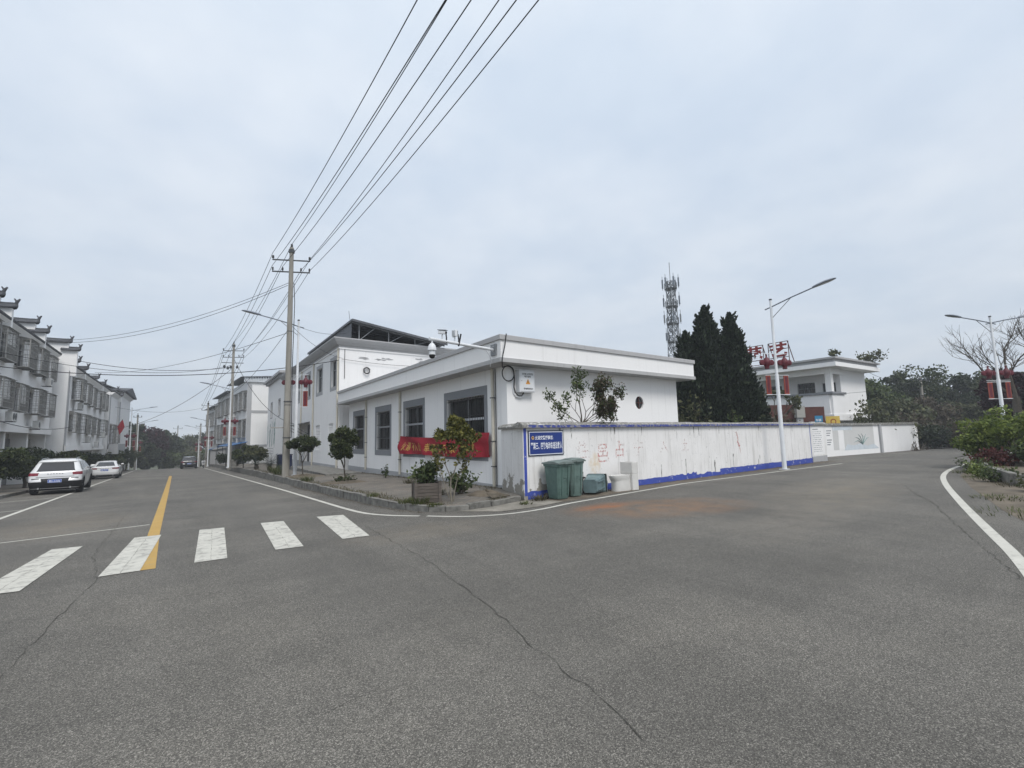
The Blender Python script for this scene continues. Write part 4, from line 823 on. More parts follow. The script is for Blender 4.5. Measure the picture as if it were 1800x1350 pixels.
# ------------------------------------------------------------------ wheelie bins and toilet
def bin_thing(label, loc, rz, body='bin_green', lid=True, mark='sign_white', tilt=None, w=.46, dp=.50, h=.88):
    t = thing('wheelie_bin', label, 'bin', (0, 0, 0), 'wheelie bins dumped by the boundary wall'); m = MB(); n = 5
    # tapered hopper: outline rings
    def ringz(z, ww, dd, c): return [(-ww+c, -dd, z), (ww-c, -dd, z), (ww, -dd+c, z), (ww, dd-c, z), (ww-c, dd, z), (-ww+c, dd, z), (-ww, dd-c, z), (-ww, -dd+c, z)]
    lv = [(.03, .37*w, .36*dp, .05), (.06, .385*w, .38*dp, .05), (.5, .45*w, .44*dp, .05), (h-.09, .485*w, .49*dp, .05), (h-.085, .52*w, .52*dp, .05), (h-.02, .525*w, .53*dp, .05), (h-.02, .49*w, .49*dp, .05), (.3, .42*w, .42*dp, .05)]
    vs = [p for q in lv for p in ringz(*q)]; m.add(vs, [(i*8+j, i*8+(j+1) % 8, (i+1)*8+(j+1) % 8, (i+1)*8+j) for i in range(len(lv)-1) for j in range(8)]+[tuple(range(7, -1, -1)), tuple((len(lv)-1)*8+j for j in range(8))])
    m.obj('body', body, t, smooth=True, angle=30)
    for x in (-.11, .11): mm = MB(); mm.hexa([(x-.012, -.505*dp*.86-.012, .12), (x+.012, -.505*dp*.86-.012, .12), (x+.012, -.36*dp, .12), (x-.012, -.36*dp, .12), (x-.012, -.5*dp-.012, h-.1), (x+.012, -.5*dp-.012, h-.1), (x+.012, -.44*dp, h-.1), (x-.012, -.44*dp, h-.1)]); mm.obj('rib', body, t)
    if lid:
        mm = MB(); ww, dd = .54*w, .56*dp; rows = []
        for i in range(7):
            y = lerp(i/6, -dd-.02, dd); zz = h+.015+.055*math.sin(math.pi*min(1, (i+.6)/6.2)); rows.append([(-ww, y, zz-.03), (-ww*.8, y, zz), (0, y, zz+.012), (ww*.8, y, zz), (ww, y, zz-.03)])
        rows2 = [[(x, y, h-.025) for x, y, z in (q[0], q[1], q[2], q[3], q[4])] for q in rows]
        vs = [p for q in rows for p in q]+[p for q in rows2 for p in q]; fs = [(i*5+j, i*5+j+1, (i+1)*5+j+1, (i+1)*5+j) for i in range(6) for j in range(4)]; b = 35
        fs += [(j+1, j, b+j, b+j+1) for j in range(4)]+[(30+j, 31+j, b+31+j, b+30+j) for j in range(4)]+[(i*5, (i+1)*5, b+(i+1)*5, b+i*5) for i in range(6)]+[((i+1)*5+4, i*5+4, b+i*5+4, b+(i+1)*5+4) for i in range(6)]
        mm.add(vs, fs); lo = mm.obj('lid', 'bin_lid', t, smooth=True, angle=35)
        mm = MB(); mm.box(-.07, .07, -dd-.045, -dd-.015, h-.03, h+.0); mm.obj('lid_grip', 'bin_lid', lo)
    mm = MB(); mm.tube([(-.20, .56*dp, h-.04), (-.20, .66*dp, h), (.20, .66*dp, h), (.20, .56*dp, h-.04)], .014, 8); mm.obj('handle', 'bin_lid', t, smooth=True)
    mm = MB(); mm.tube([(-.25, .40*dp, .085), (.25, .40*dp, .085)], .010, 6); mm.obj('axle', 'steel_dark', t)
    for x in (-.25, .215): mm = MB(); mm.tube([(x, .40*dp, .085), (x+.035, .40*dp, .085)], .085, 16); mm.obj('wheel', 'rubber', t, smooth=True)
    # moulded recycling mark on the front
    q = []; F = Frame((0, -.5*dp*.955, 0), (1, 0)); mm = MB()
    for k in range(3):
        a = math.radians(90+120*k); b2 = math.radians(90+120*k+75); mm.bar(F.p(.065*math.cos(a), .50+.065*math.sin(a), .008), F.p(.065*math.cos(b2), .50+.065*math.sin(b2), .004), .016, .004)
    mm.bar(F.p(-.06, .60, .012), F.p(.06, .60, .012), .004, .018); mm.obj('moulded_mark', 'bin_green_faded', t)
    t.location = loc; t.rotation_euler = tilt or (0, 0, rz); return t
bin_thing('upright dark green wheelie bin nearest the blue wall corner', (8.34, 10.25, gz(10.4)), .12, 'bin_green', w=.54, dp=.58, h=.97)
bin_thing('slightly paler green upright wheelie bin in the middle, next to the fallen one', (9.0, 10.40, gz(10.4)), -.12, 'bin_green_faded', w=.46, dp=.54, h=1.0)
fb = bin_thing('blue-green wheelie bin lying on its side between the upright bins and the toilet', (9.52, 10.28, gz(10.4)+.245), 0, 'bin_bluegreen', w=.50, dp=.54, h=.80)
zz_ = Vector((.84, .54, .03)).normalized(); yy_ = Vector((-.54, .84, 0)).normalized(); xx_ = yy_.cross(zz_); fb.rotation_euler = Matrix((xx_, yy_, zz_)).transposed().to_euler()
wc = thing('toilet', 'discarded white toilet with open cistern standing by the boundary wall', 'toilet', (10.95, 10.42, gz(10.5)))
def wcp(name, rows, mat='porcelain', n=24):
    m = MB(); vs = []
    for (z, cx, rx_, ry_, sq) in rows:
        for j in range(n):
            a = 2*math.pi*j/n; c, s_ = math.cos(a), math.sin(a); k = 2/sq; vs.append((10.95+cx+rx_*math.copysign(abs(c)**k, c), 10.42+ry_*math.copysign(abs(s_)**k, s_), gz(10.5)+z))
    m.add(vs, [(i*n+j, i*n+(j+1) % n, (i+1)*n+(j+1) % n, (i+1)*n+j) for i in range(len(rows)-1) for j in range(n)]+[tuple(range(n-1, -1, -1)), tuple((len(rows)-1)*n+j for j in range(n))]); return m.obj(name, mat, wc, smooth=True, angle=50)
wcp('pedestal', [(0, 0, .30, .16, 3), (.04, 0, .30, .165, 3), (.2, -.01, .29, .165, 2.8), (.28, -.02, .30, .17, 2.6)])
wcp('bowl', [(.26, -.02, .30, .165, 2.6), (.33, -.04, .33, .185, 2.4), (.385, -.05, .345, .195, 2.3), (.40, -.05, .345, .195, 2.3), (.40, -.06, .24, .13, 2.1), (.33, -.06, .20, .11, 2.1), (.25, -.05, .12, .08, 2)])
m = MB(); q = [(10.95-.06+.19*math.cos(i*.2618), 10.42+.10*math.sin(i*.2618), gz(10.5)+.335) for i in range(24)]; m.add(q, [tuple(range(24))]); m.obj('water', 'window_mid', wc)
m = MB(); x0, x1, y0, y1, zb, zt = 11.15, 11.38, 10.20, 10.64, gz(10.5)+.0, gz(10.5)+.72; t_ = .025
for b in ((x0, x1, y0, y1, zb, zb+.42), (x0, x0+t_, y0, y1, zb+.42, zt), (x1-t_, x1, y0, y1, zb+.42, zt), (x0+t_, x1-t_, y0, y0+t_, zb+.42, zt), (x0+t_, x1-t_, y1-t_, y1, zb+.42, zt)): m.box(*b)
m.obj('cistern', 'porcelain', wc, bevel=.012); wc.scale = (1.16, 1.1, 1.18); m = MB(); m.quad((x0+t_, y0+t_, zt-.06), (x1-t_, y0+t_, zt-.06), (x1-t_, y1-t_, zt-.06), (x0+t_, y1-t_, zt-.06)); m.obj('cistern_inside', 'hole_dark', wc)

# ------------------------------------------------------------------ poles, lamps and wires
def upole(label, base, h, arms, lean=(0, 0), name='utility_pole', r0=.185, r1=.105):
    t = thing(name, label, 'utility pole', base, 'concrete utility poles along the streets'); b = Vector(base); ax = Vector((.93, -.37, 0)); m = MB()
    top = b+Vector((lean[0], lean[1], h)); m.tube([b-Vector((0, 0, .2)), b+(top-b)*.5, top], [r0, (r0+r1)/2, r1], 14); m.obj('shaft', 'pole_concrete', t, smooth=True)
    for f in (.30, .62): m = MB(); c = b+(top-b)*f; rr = lerp(f, r0, r1)+.004; m.tube([c, c+Vector((0, 0, .04))], rr, 14); m.obj('joint_band', 'steel_dark', t)
    m = MB(); m.tube([top-Vector((0, 0, .30)), top-Vector((0, 0, .12))], r1+.05, 8); m.obj('cap_clamp', 'steel_dark', t)
    def ins(p, s=1.0): m = MB(); m.lathe(p, [(.02, 0), (.02, .05), (.06*s, .06), (.065*s, .10), (.035*s, .12), (.06*s, .14), (.055*s, .19), (.02, .22)], 10); m.obj('insulator', 'porcelain_ins', t, smooth=True)
    ins(top)
    for dz, half, ks in arms:
        c = top-Vector((0, 0, dz)); m = MB(); m.bar(c-ax*half, c+ax*half, .06, .06); a_ = m.obj('crossarm', 'steel_dark', t)
        for k in ks: ins(c+ax*half*k+Vector((0, 0, .03)), .8 if len(ks) > 2 else 1.0)
    return t
ARMS = [(.72, .96, (-.97, .97)), (1.38, .96, (-.97, -.45, .52, .97))]
p1 = upole('tall concrete utility pole with two crossarms beside the lantern lamp post', (4.25, 27.6, -.15), 12.4, ARMS)
m = MB(); b = Vector((4.25, 27.6, -.15)); m.tube([b+Vector((.14, -.1, 10.4)), b+Vector((.2, -.12, 9.3)), b+Vector((.17, -.12, 6)), b+Vector((.2, -.14, 2))], .02, 6); m.obj('cable_riser', 'wire_black', p1)
for z in (3.9, 2.0): m = MB(); m.tube([b+Vector((0, 0, z)), b+Vector((0, 0, z+.05))], .19, 14); m.obj('strap', 'steel_dark', p1)
m = MB(); m.bar(b+Vector((-.75, .1, 2.55)), b+Vector((-.15, 0, 2.55)), .05); m.obj('step_bracket', 'pole_concrete', p1)
p2 = upole('second concrete pole along the street with transformer gear below its crossarms', (3.35, 54.8, -.7), 12.3, ARMS)
b = Vector((3.35, 54.8, -.7)); m = MB(); m.bar(b+Vector((-1.0, .2, 10.35)), b+Vector((.9, -.2, 10.35)), .06); m.obj('crossarm', 'steel_dark', p2)
for x, z in ((-.75, 10.0), (-.45, 9.85), (-.2, 9.95), (.35, 10.0)): m = MB(); m.lathe(b+Vector((x, -.05, z-.2)), [(.05, 0), (.11, .03), (.11, .22), (.05, .3)], 10); m.obj('fuse_box', 'steel_dark', p2)
upole('far concrete pole with crossarms beyond the second pole', (2.25, 88, -1.85), 9.9, [(.5, .9, (-.97, .97)), (1.2, .9, (-.97, .97))], r0=.16, r1=.1)
upole('small distant concrete pole down the street', (1.9, 118, -3.2), 9.0, [(.5, .9, (-.97, .97))], r0=.16, r1=.1)
upole('slim distant pole in front of the far trees, right of two', (-2.2, 132, -3.8), 9.6, [(.6, .9, (-.97, .97))], r0=.14, r1=.09)
upole('slim distant pole in front of the far trees, left of two', (-4.6, 138, -4.1), 8.4, [(.6, .7, (-.97, .97))], r0=.14, r1=.09)
upole('concrete pole on the left pavement by the far terrace end', (-6.9, 96, -2.1), 8.6, [(.4, .6, (-.9, .9))], r0=.14, r1=.1)
upole('slanting grey pole among the right-hand trees', (67, 18.4, -.2), 7.3, [(.3, 1.3, (-.9, .9))], r0=.2, r1=.14)
def lamp(label, base, h, arm_dir, orn_dir, al=1.9, double=False, ornz=(4.55, 3.55), orn=True, s=1.0, rise=.42):
    t = thing('street_lamp', label, 'street lamp', base, 'white street lamps with red ornaments'); b = Vector(base); ad = Vector((arm_dir[0], arm_dir[1], 0)).normalized(); od = Vector((orn_dir[0], orn_dir[1], 0)).normalized(); m = MB()
    m.tube([b-Vector((0, 0, .1)), b+Vector((0, 0, h*.55)), b+Vector((0, 0, h*.555)), b+Vector((0, 0, h))], [.095, .078, .062, .05], 14); m.obj('post', 'lamp_white', t, smooth=True)
    m = MB(); m.tube([b+Vector((0, 0, h)), b+Vector((0, 0, h+.06))], .062, 12); m.obj('post_cap', 'steel_dark', t)
    m = MB(); m.box(b.x-.16, b.x+.16, b.y-.16, b.y+.16, b.z-.05, b.z+.02); m.obj('base_plate', 'lamp_white', t)
    def arm(d):
        root_ = b+Vector((0, 0, h-.32)); tip = root_+d*al+Vector((0, 0, rise)); m = MB(); m.tube([root_-d*.28-Vector((0, 0, .06)), root_, root_+d*al*.5+Vector((0, 0, rise*.55)), tip], .028, 8); a_ = m.obj('arm', 'lamp_head_grey' if s > .9 else 'steel_grey', t, smooth=True)
        m = MB(); m.tube([b+Vector((0, 0, h-.85)), root_+d*al*.48+Vector((0, 0, rise*.5))], .016, 6); m.obj('strut', 'steel_grey', a_)
        # leaf-shaped head
        e = (d+Vector((0, 0, rise/al*.8))).normalized(); sd = Vector((-d.y, d.x, 0)); n_ = sd.cross(e); n_ = n_ if n_.z > 0 else -n_; m = MB(); prof = [(0, .045, .05), (.08, .06, .06), (.3, .12, .07), (.55, .15, .065), (.75, .12, .05), (.88, .06, .03), (.93, .015, .01)]; vs = []
        for x, w, hh in prof:
            c = tip+e*(x-.04); vs += [c-sd*w, c-sd*w*.6+n_*hh, c+n_*hh*1.25, c+sd*w*.6+n_*hh, c+sd*w, c+sd*w*.8-n_*.02, c-sd*w*.8-n_*.02]
        k = 7; m.add(vs, [(i*k+j, i*k+(j+1) % k, (i+1)*k+(j+1) % k, (i+1)*k+j) for i in range(len(prof)-1) for j in range(k)]+[tuple(range(k-1, -1, -1)), tuple((len(prof)-1)*k+j for j in range(k))]); hd = m.obj('lamp_head', 'lamp_head_grey', t, smooth=True, angle=50)
        m = MB(); vs = []
        for x, w, hh in prof[1:-1]: c = tip+e*(x-.04)-n_*.024; vs += [c-sd*w*.7, c+sd*w*.7]
        m.add(vs, [(2*i, 2*i+1, 2*i+3, 2*i+2) for i in range(len(vs)//2-1)]); m.obj('lens', 'lens_glass', hd)
    arm(ad)
    if double: arm(-ad)
    if orn:
        zk, zp = ornz
        for sg_ in (-1, 1):
            c = b+od*sg_*.47+Vector((0, 0, zk)); F = Frame(c, (od.x, od.y)); m = MB()
            m.lathe(c, [(.03, .27), (.07, .22), (.12, .15), (.165, .05), (.17, -.02), (.13, -.12), (.09, -.19), (.10, -.26), (.08, -.28)], 14)
            for q in (-.235, .235): m.tube([F.p(q, .01, -.05), F.p(q, .01, -.04), F.p(q, .01, .04), F.p(q, .01, .05)], [.105, .13, .13, .105], 16)
            m.obj('knot_ornament', 'red_lantern', t, smooth=True)
            m = MB(); m.tube([c+Vector((0, 0, .28)), c+Vector((0, 0, .38))], .04, 8); m.obj('finial', 'red_lantern', t)
            pc = b+od*sg_*.47+Vector((0, 0, zp)); F = Frame(pc, (od.x, od.y)); m = MB(); m.fbox(F, -.12, .12, -.42, .42, -.015, .015); pn = m.obj('pendant_panel', 'red_panel', t)
            m = MB(); m.fquad(F, -.07, .07, -.36, .36, .0175); m.obj('panel_face', 'red_lantern', pn)
            m = MB(); m.fbox(F, -.15, .15, .425, .45, -.02, .02); m.fbox(F, -.15, .15, -.455, -.425, -.02, .02); m.obj('panel_frame', 'lamp_white', pn)
        for z in (zk+.42, zk-.38, zp+.44, zp-.44): m = MB(); m.bar(b+od*-.62+Vector((0, 0, z)), b+od*.62+Vector((0, 0, z)), .022); m.obj('bracket', 'lamp_white', t)
    return t
lamp('white street lamp with red knot ornaments beside the tall concrete pole', (4.78, 28.1, -.13), 8.45, (-1, .02), (.83, -.557), 1.9, ornz=(5.0, 4.1))
lamp('white street lamp with red ornaments in front of the cage-windowed terrace on the right', (3.18, 53.3, -.6), 7.75, (-1, .02), (.83, -.557), 1.7, ornz=(4.35, 3.4))
lamp('distant white street lamp with red ornaments behind the black car', (2.45, 86, -1.65), 7.0, (-1, 0), (.83, -.557), 1.6, ornz=(4.2, 3.3))
lamp('farthest white street lamp on the right side of the long street', (1.6, 112, -2.6), 7.6, (-1, 0), (.83, -.557), 1.6, ornz=(4.2, 3.3))
lamp('white street lamp by the left kerb just past the terrace with a flag', (-6.55, 82, -1.45), 8.1, (1, 0), (.83, -.557), 1.9, ornz=(4.4, 3.4))
lamp('second white street lamp on the left, against the dark trees', (-7.1, 101, -2.3), 7.9, (1, 0), (.83, -.557), 1.8, ornz=(4.4, 3.4))
lamp('white street lamp with red knot ornaments in front of the white boundary wall', (21.87, 11.06, -.07), 7.65, (0, -1), (.93, -.36), 1.85, ornz=(4.75, 3.75))
lamp('two-armed white street lamp rising behind the green roadside bush', (35.0, 6.4, -.05), 7.4, (-.88, .47), (.83, -.557), 1.75, True, ornz=(4.4, 3.5), rise=.30)

def wire(label, a, b, sag, r=.011, mid=None, group='overhead cables', n=24):
    a, b = Vector(a), Vector(b); m = MB(); pts = []
    for i in range(n+1): t = i/n; p = a.lerp(b, t); p.z -= sag*4*t*(1-t); pts.append(p)
    m.tube(pts, r, 5, False); o = m.obj('overhead_cable', 'wire_black', origin=tuple(a)); tag(o, label, 'cable', group); return o
TIP = dict(UL=(3.36, 27.95, 11.90), UR=(5.12, 27.25, 11.62), TOP=(4.25, 27.6, 12.45), LL=(3.36, 27.95, 11.2), L2=(3.85, 27.75, 11.18), R2=(4.72, 27.45, 11.02), LR=(5.12, 27.25, 10.98))
for i, (k, ex) in enumerate((('UL', 3.92), ('LL', 4.29), ('TOP', 4.55), ('L2', 4.6), ('UR', 4.64), ('R2', 4.99), ('LR', 5.25))):
    s = TIP[k]; wire('black power line passing overhead towards the viewer, number %d from the left' % (i+1) if False else ('%s black power line overhead between the tall pole and the viewer' % ('leftmost', 'second from left', 'third from left', 'middle', 'third from right', 'second from right', 'rightmost')[i]), s, (ex, -16, s[2]-.05), 1.05, .0125, group='power lines overhead')
T2 = dict(UL=(2.45, 55.15, 10.85), UR=(4.25, 54.45, 10.85), TOP=(3.35, 54.8, 11.75), LL=(2.45, 55.15, 10.2), L2=(2.95, 55, 10.2), R2=(3.8, 54.6, 10.2), LR=(4.25, 54.45, 10.2))
for i, k in enumerate(('UL', 'LL', 'TOP', 'L2', 'UR', 'R2', 'LR')):
    wire('%s power line strung from the tall pole to the second pole' % ('leftmost', 'second', 'top', 'fourth', 'fifth', 'sixth', 'rightmost')[i], TIP[k], T2[k], .55, .013, group='power lines between first poles')
T3 = dict(UL=(1.4, 88.3, 7.5), UR=(3.1, 87.7, 7.5), TOP=(2.25, 88, 8.1), LL=(1.4, 88.3, 6.85), LR=(3.1, 87.7, 6.85))
for i, k in enumerate(('UL', 'LL', 'TOP', 'UR', 'LR')):
    wire('%s power line from the second pole to the far pole' % ('leftmost', 'lower left', 'top', 'upper right', 'lower right')[i], T2[k], T3[k], .5, .016, group='power lines between far poles')
for lab, a, b, sg_, r in (
    ('upper of the paired cables from the tall pole to the left terrace', (4.15, 27.6, 10.25), (-9.2, 47.0, 9.35), .9, .012), ('lower of the paired cables from the tall pole to the left terrace', (4.1, 27.6, 10.1), (-9.2, 46.6, 9.15), 1.0, .013),
    ('cable from the tall pole over the street to the middle terrace roof', (4.2, 27.6, 7.5), (-8.3, 64, 9.2), .7, .014), ('thick cable from the two-storey office corner across the street', (7.7, 31.1, 6.75), (-9.1, 37.0, 6.15), .75, .022),
    ('cable from the second pole across to the near left terrace', (3.2, 54.8, 9.4), (-9.1, 36, 6.9), 1.0, .016), ('bundled cable from the second pole to the left terrace eaves', (3.2, 54.8, 9.2), (-8.4, 53, 8.9), .6, .024),
    ('slack cable from the second pole down to the terrace awning', (3.2, 54.8, 9.0), (-8.2, 70.5, 3.4), 1.3, .02), ('low slack cable along the left terrace fronts', (-7.95, 33, 3.1), (-7.9, 52, 3.3), .35, .02),
    ('drooping cable from the second pole to the mural house', (3.45, 54.6, 9.9), (7.9, 46.5, 3.2), 1.3, .022), ('service cable from the tall pole to the metal roofed office', (4.3, 27.5, 8.0), (8.6, 32.5, 8.9), .3, .01),
    ('second service cable from the tall pole to the two-storey office', (4.3, 27.5, 7.9), (7.9, 31.1, 6.9), .3, .01), ('thin cable along the side wall of the two-storey office', (7.9, 31.1, 6.85), (13.5, 31.4, 6.75), .1, .012),
    ('stay cable from the tall pole down towards the mural house', (4.15, 27.7, 7.6), (3.3, 54.0, 6.5), .4, .012), ('thin cable from the right-hand house roof to the trees', (48.6, 17, 6.6), (67, 18.4, 6.6), .5, .015),
    ('second thin cable beside it from the right-hand house', (48.6, 17.3, 6.3), (67, 18.4, 5.9), .8, .012), ('cable crossing in front of the right-hand house balcony', (30, 21.5, 4.4), (44, 15.5, 4.5), .25, .012),
    ('far thin cable high over the street end', (2.2, 88, 7.4), (-8, 76, 6.5), .8, .016)):
    wire(lab, a, b, sg_, r)

# ------------------------------------------------------------------ terraces
def ac_unit(F, u, z, d, parent, w=.8, double=False):
    m = MB(); m.fbox(F, u-w/2, u+w/2, z, z+.55, d, d+.30); a = m.obj('air_conditioner', 'ac_white', parent, bevel=.01)
    for k in ((-.2, .2) if double else (-.1,)): m = MB(); q = [F.p(u+k+.2*math.cos(i*.4488), z+.28+.2*math.sin(i*.4488), d+.303) for i in range(14)]; m.add(q, [tuple(range(14))]); m.obj('fan_grille', 'steel_dark', a)
    for k in (-.3, .3): m = MB(); m.bar(F.p(u+k*w, z-.02, d-.25), F.p(u+k*w, z-.02, d+.3), .03); m.obj('bracket', 'steel_dark', a)
def cage(F, u0, u1, z0, z1, parent, dep=.5, roof=True, seed=0, full=True):
    """burglar cage standing out from a window: each face a grid of bars"""
    m = MB(); t = .045
    for d in (dep,):
        for z in (z0, z1): m.bar(F.p(u0, z, d), F.p(u1, z, d), t)
        for u in (u0, u1): m.bar(F.p(u, z0, d), F.p(u, z1, d), t)
    for z in (z0, z1):
        for u in (u0, u1): m.bar(F.p(u, z, 0.0), F.p(u, z, dep), t)
    w = m.obj('window', 'cage_steel', parent)
    g = MB(); g.fquad(F, u0+.12, u1-.12, z0+.1, z1-.1, -.12); g.obj('pane', 'window_dark' if seed % 3 else 'window_mid', w)
    fr = MB(); um = (u0+u1)/2; fr.fbox(F, um-.03, um+.03, z0+.1, z1-.1, -.115, -.06); fr.fbox(F, u0+.12, u1-.12, lerp(.68, z0, z1), lerp(.68, z0, z1)+.05, -.115, -.06); fr.obj('frame', 'cage_steel', w)
    b = MB(); k = max(3, round((u1-u0)/.19))
    for i in range(1, k): b.bar(F.p(lerp(i/k, u0, u1), z0, dep), F.p(lerp(i/k, u0, u1), z1, dep), .016)
    for f in (.2, .4, .6, .8): b.bar(F.p(u0, lerp(f, z0, z1), dep), F.p(u1, lerp(f, z0, z1), dep), .022)
    for u in (u0, u1):
        for f in (.2, .4, .6, .8): b.bar(F.p(u, lerp(f, z0, z1), 0), F.p(u, lerp(f, z0, z1), dep), .022)
        for f in (.25, .5, .75): b.bar(F.p(u, z0, dep*f), F.p(u, z1, dep*f), .016)
    b.obj('cage_bars', 'cage_steel', w)
    if full:   # dull sheet panels lining the lower cage and the floor tray
        b = MB(); b.fquad(F, u0, u1, z0, lerp(.30+.2*(seed % 2), z0, z1), dep-.02); b.quad(F.p(u0, z0, 0), F.p(u1, z0, 0), F.p(u1, z0, dep), F.p(u0, z0, dep)); b.obj('cage_tray', 'cage_mesh', w)
    if roof: b = MB(); b.hexa([F.p(u0-.06, z1+.02, dep+.1), F.p(u1+.06, z1+.02, dep+.1), F.p(u1+.06, z1+.16, 0.003), F.p(u0-.06, z1+.16, .003), F.p(u0-.06, z1+.04, dep+.1), F.p(u1+.06, z1+.04, dep+.1), F.p(u1+.06, z1+.18, .003), F.p(u0-.06, z1+.18, .003)]); b.obj('cage_roof', 'cage_steel', w)
    return w
def fire_wall(F, u, z0, z1, parent, d_front=.35, back=4.2, th=.34, step=True, mat='plaster_far'):
    """stepped white party wall with a dark tiled cap and an upturned tip towards the street"""
    m = MB(); m.fbox(F, u-th/2, u+th/2, z0, z1, -back, d_front-.5 if step else d_front)
    if step: m.fbox(F, u-th/2, u+th/2, z0-.4, z1-.62, d_front-.5, d_front+.05)
    w = m.obj('party_wall', mat, parent)
    def cap(d0, d1, z):
        c = MB(); hw = th/2+.22; pr = [(-hw, 0), (-hw, .05), (-.07, .27), (-.07, .34), (.07, .34), (.07, .27), (hw, .05), (hw, 0)]; k = len(pr); st = [(d0, 0), (d1-.35, 0), (d1-.12, .02), (d1+.02, .05), (d1+.10, .10), (d1+.14, .16)]; sw = [1, 1, 1, .8, .4, .15]; vs = []
        for (d, lift), s_ in zip(st, sw): vs += [F.p(u+a*s_, z+b*(.5+.5*s_)+lift, d) for a, b in pr]
        c.add(vs, [(i*k+j, i*k+(j+1) % k, (i+1)*k+(j+1) % k, (i+1)*k+j) for i in range(len(st)-1) for j in range(k)]+[tuple(range(k-1, -1, -1)), tuple((len(st)-1)*k+j for j in range(k))]); co_ = c.obj('tiled_cap', 'roof_tile_dark', w)
        t = MB(); e = F.p(u, z+.62, d1+.26); t.tube([F.p(u, z+.2, d1+.0), F.p(u, z+.45, d1+.10), F.p(u, z+.60, d1+.20)], [.09, .08, .04], 6); t.tube([F.p(u, z+.42, d1+.08), F.p(u, z+.60, d1-.04)], [.06, .03], 5); t.obj('finial', 'roof_tile_dark', co_)
    cap(-back-.1, d_front-.45 if step else d_front, z1)
    if step: cap(d_front-.95, d_front+.10, z1-.62)
def pent_roof(F, u0, u1, z, parent, d0=.45, d1=-2.6, rise=1.3):
    m = MB(); k = max(4, round((u1-u0)/.28))
    for i in range(k):
        a, b = lerp(i/k, u0, u1), lerp((i+.62)/k, u0, u1); m.hexa([F.p(a, z, d0), F.p(b, z, d0), F.p(b, z+rise, d1), F.p(a, z+rise, d1), F.p(a, z+.09, d0), F.p(b, z+.09, d0), F.p(b, z+rise+.09, d1), F.p(a, z+rise+.09, d1)])
    m.hexa([F.p(u0, z-.05, d0-.03), F.p(u1, z-.05, d0-.03), F.p(u1, z+rise-.05, d1), F.p(u0, z+rise-.05, d1), F.p(u0, z+.05, d0-.03), F.p(u1, z+.05, d0-.03), F.p(u1, z+rise+.05, d1), F.p(u0, z+rise+.05, d1)])
    r_ = m.obj('tiled_roof', 'roof_tile_dark', parent); m = MB(); m.hexa([F.p(u0, z-.42, .02), F.p(u1, z-.42, .02), F.p(u1, z-.42, 0.0), F.p(u0, z-.42, 0), F.p(u0, z-.06, d0-.05), F.p(u1, z-.06, d0-.05), F.p(u1, z-.06, 0), F.p(u0, z-.06, 0)]); m.obj('eave_cove', 'plaster_far', parent)
def shop(F, u0, u1, z0, z1, parent, seed=0, mat='shop_beige', dep=-.9):
    m = MB(); m.fbox(F, u0, u1, z0, z1, dep-.06, dep); s_ = m.obj('shop_shutter', mat, parent); m = MB(); k = 12
    for i in range(1, k): m.fbox(F, u0+.02, u1-.02, lerp(i/k, z0, z1)-.012, lerp(i/k, z0, z1)+.012, dep+.001, dep+.02)
    m.obj('slats', mat, s_)
def terrace(name, label, F, u0, u1, zg, zs, ze, cages, walls, depth=9.0, side=True, slab=0.45, piers=4, seed=1, pil=True, acs=(), wallm='plaster_far'):
    t = thing(name, label, 'house', tuple(F.p((u0+u1)/2, zg)), 'terraced houses along the street')
    hs = [(c[0]+.12, c[1]-.12, c[2]+.1, c[3]-.1) for c in cages]
    m = MB(); m.wall(F, u0, u1, zs, ze, hs, .25); m.obj('upper_wall', wallm, t)
    for u in (u0, u1-.2): m = MB(); m.fbox(F, u, u+.2, zg-.5, ze-.004, -depth, -.252); m.obj('end_wall', wallm, t)
    m = MB(); m.quad(F.p(u0, ze, .0), F.p(u1, ze, 0), F.p(u1, ze, -depth), F.p(u0, ze, -depth)); m.quad(F.p(u0, zs, 0), F.p(u0, zs, -1), F.p(u1, zs, -1), F.p(u1, zs, 0)); m.obj('floor_slab', wallm, t)
    m = MB(); m.fbox(F, u0, u1, zs-.02, zs+slab, .002, .16); m.obj('fascia_band', 'plaster_far', t)
    m = MB(); m.fbox(F, u0, u1, zg-.5, zs-.001, -1.3, -1.0); m.obj('shop_wall', 'shop_beige', t)
    k = piers
    for i in range(k+1):
        u = lerp(i/k, u0+.18, u1-.18); m = MB(); m.fbox(F, u-.17, u+.17, zg-.5, zs-.002, -.999, -.12); m.obj('pier', wallm, t)
        if i < k: un = lerp((i+1)/k, u0+.18, u1-.18); (shop(F, u+.25, un-.25, zg-.2, zs-.35, t, i, 'shop_beige' if (i+seed) % 3 else 'window_mid'))
    for i, c in enumerate(cages): cage(F, *c, t, seed=i+seed, dep=.45+.1*((i*7+seed) % 3))
    for a in acs: ac_unit(F, *a[:3], t, *a[3:])
    for i, (u, z1) in enumerate(walls): fire_wall(F, u, ze-.3, z1, t)
    us = [u0]+[w[0] for w in walls if u0+.5 < w[0] < u1-.5]+[u1]
    for a, b in zip(us, us[1:]): pent_roof(F, a+.18, b-.18, ze+.02, t)
    if pil:
        m = MB(); m.fbox(F, u0, u0+.55, zs, ze-.3, .003, .05); m.obj('pilaster', 'plaster_midgrey', t)
    return t
G = Frame((-9.0, 0), (0, 1))
cg = []
for a, b in ((33.6, 35.4), (36.9, 38.9), (40.5, 42.4), (43.9, 45.8), (47.3, 49.2)): cg += [(a, b, 6.6, 8.3), (a-.3, b-.3, 3.9, 5.5)]
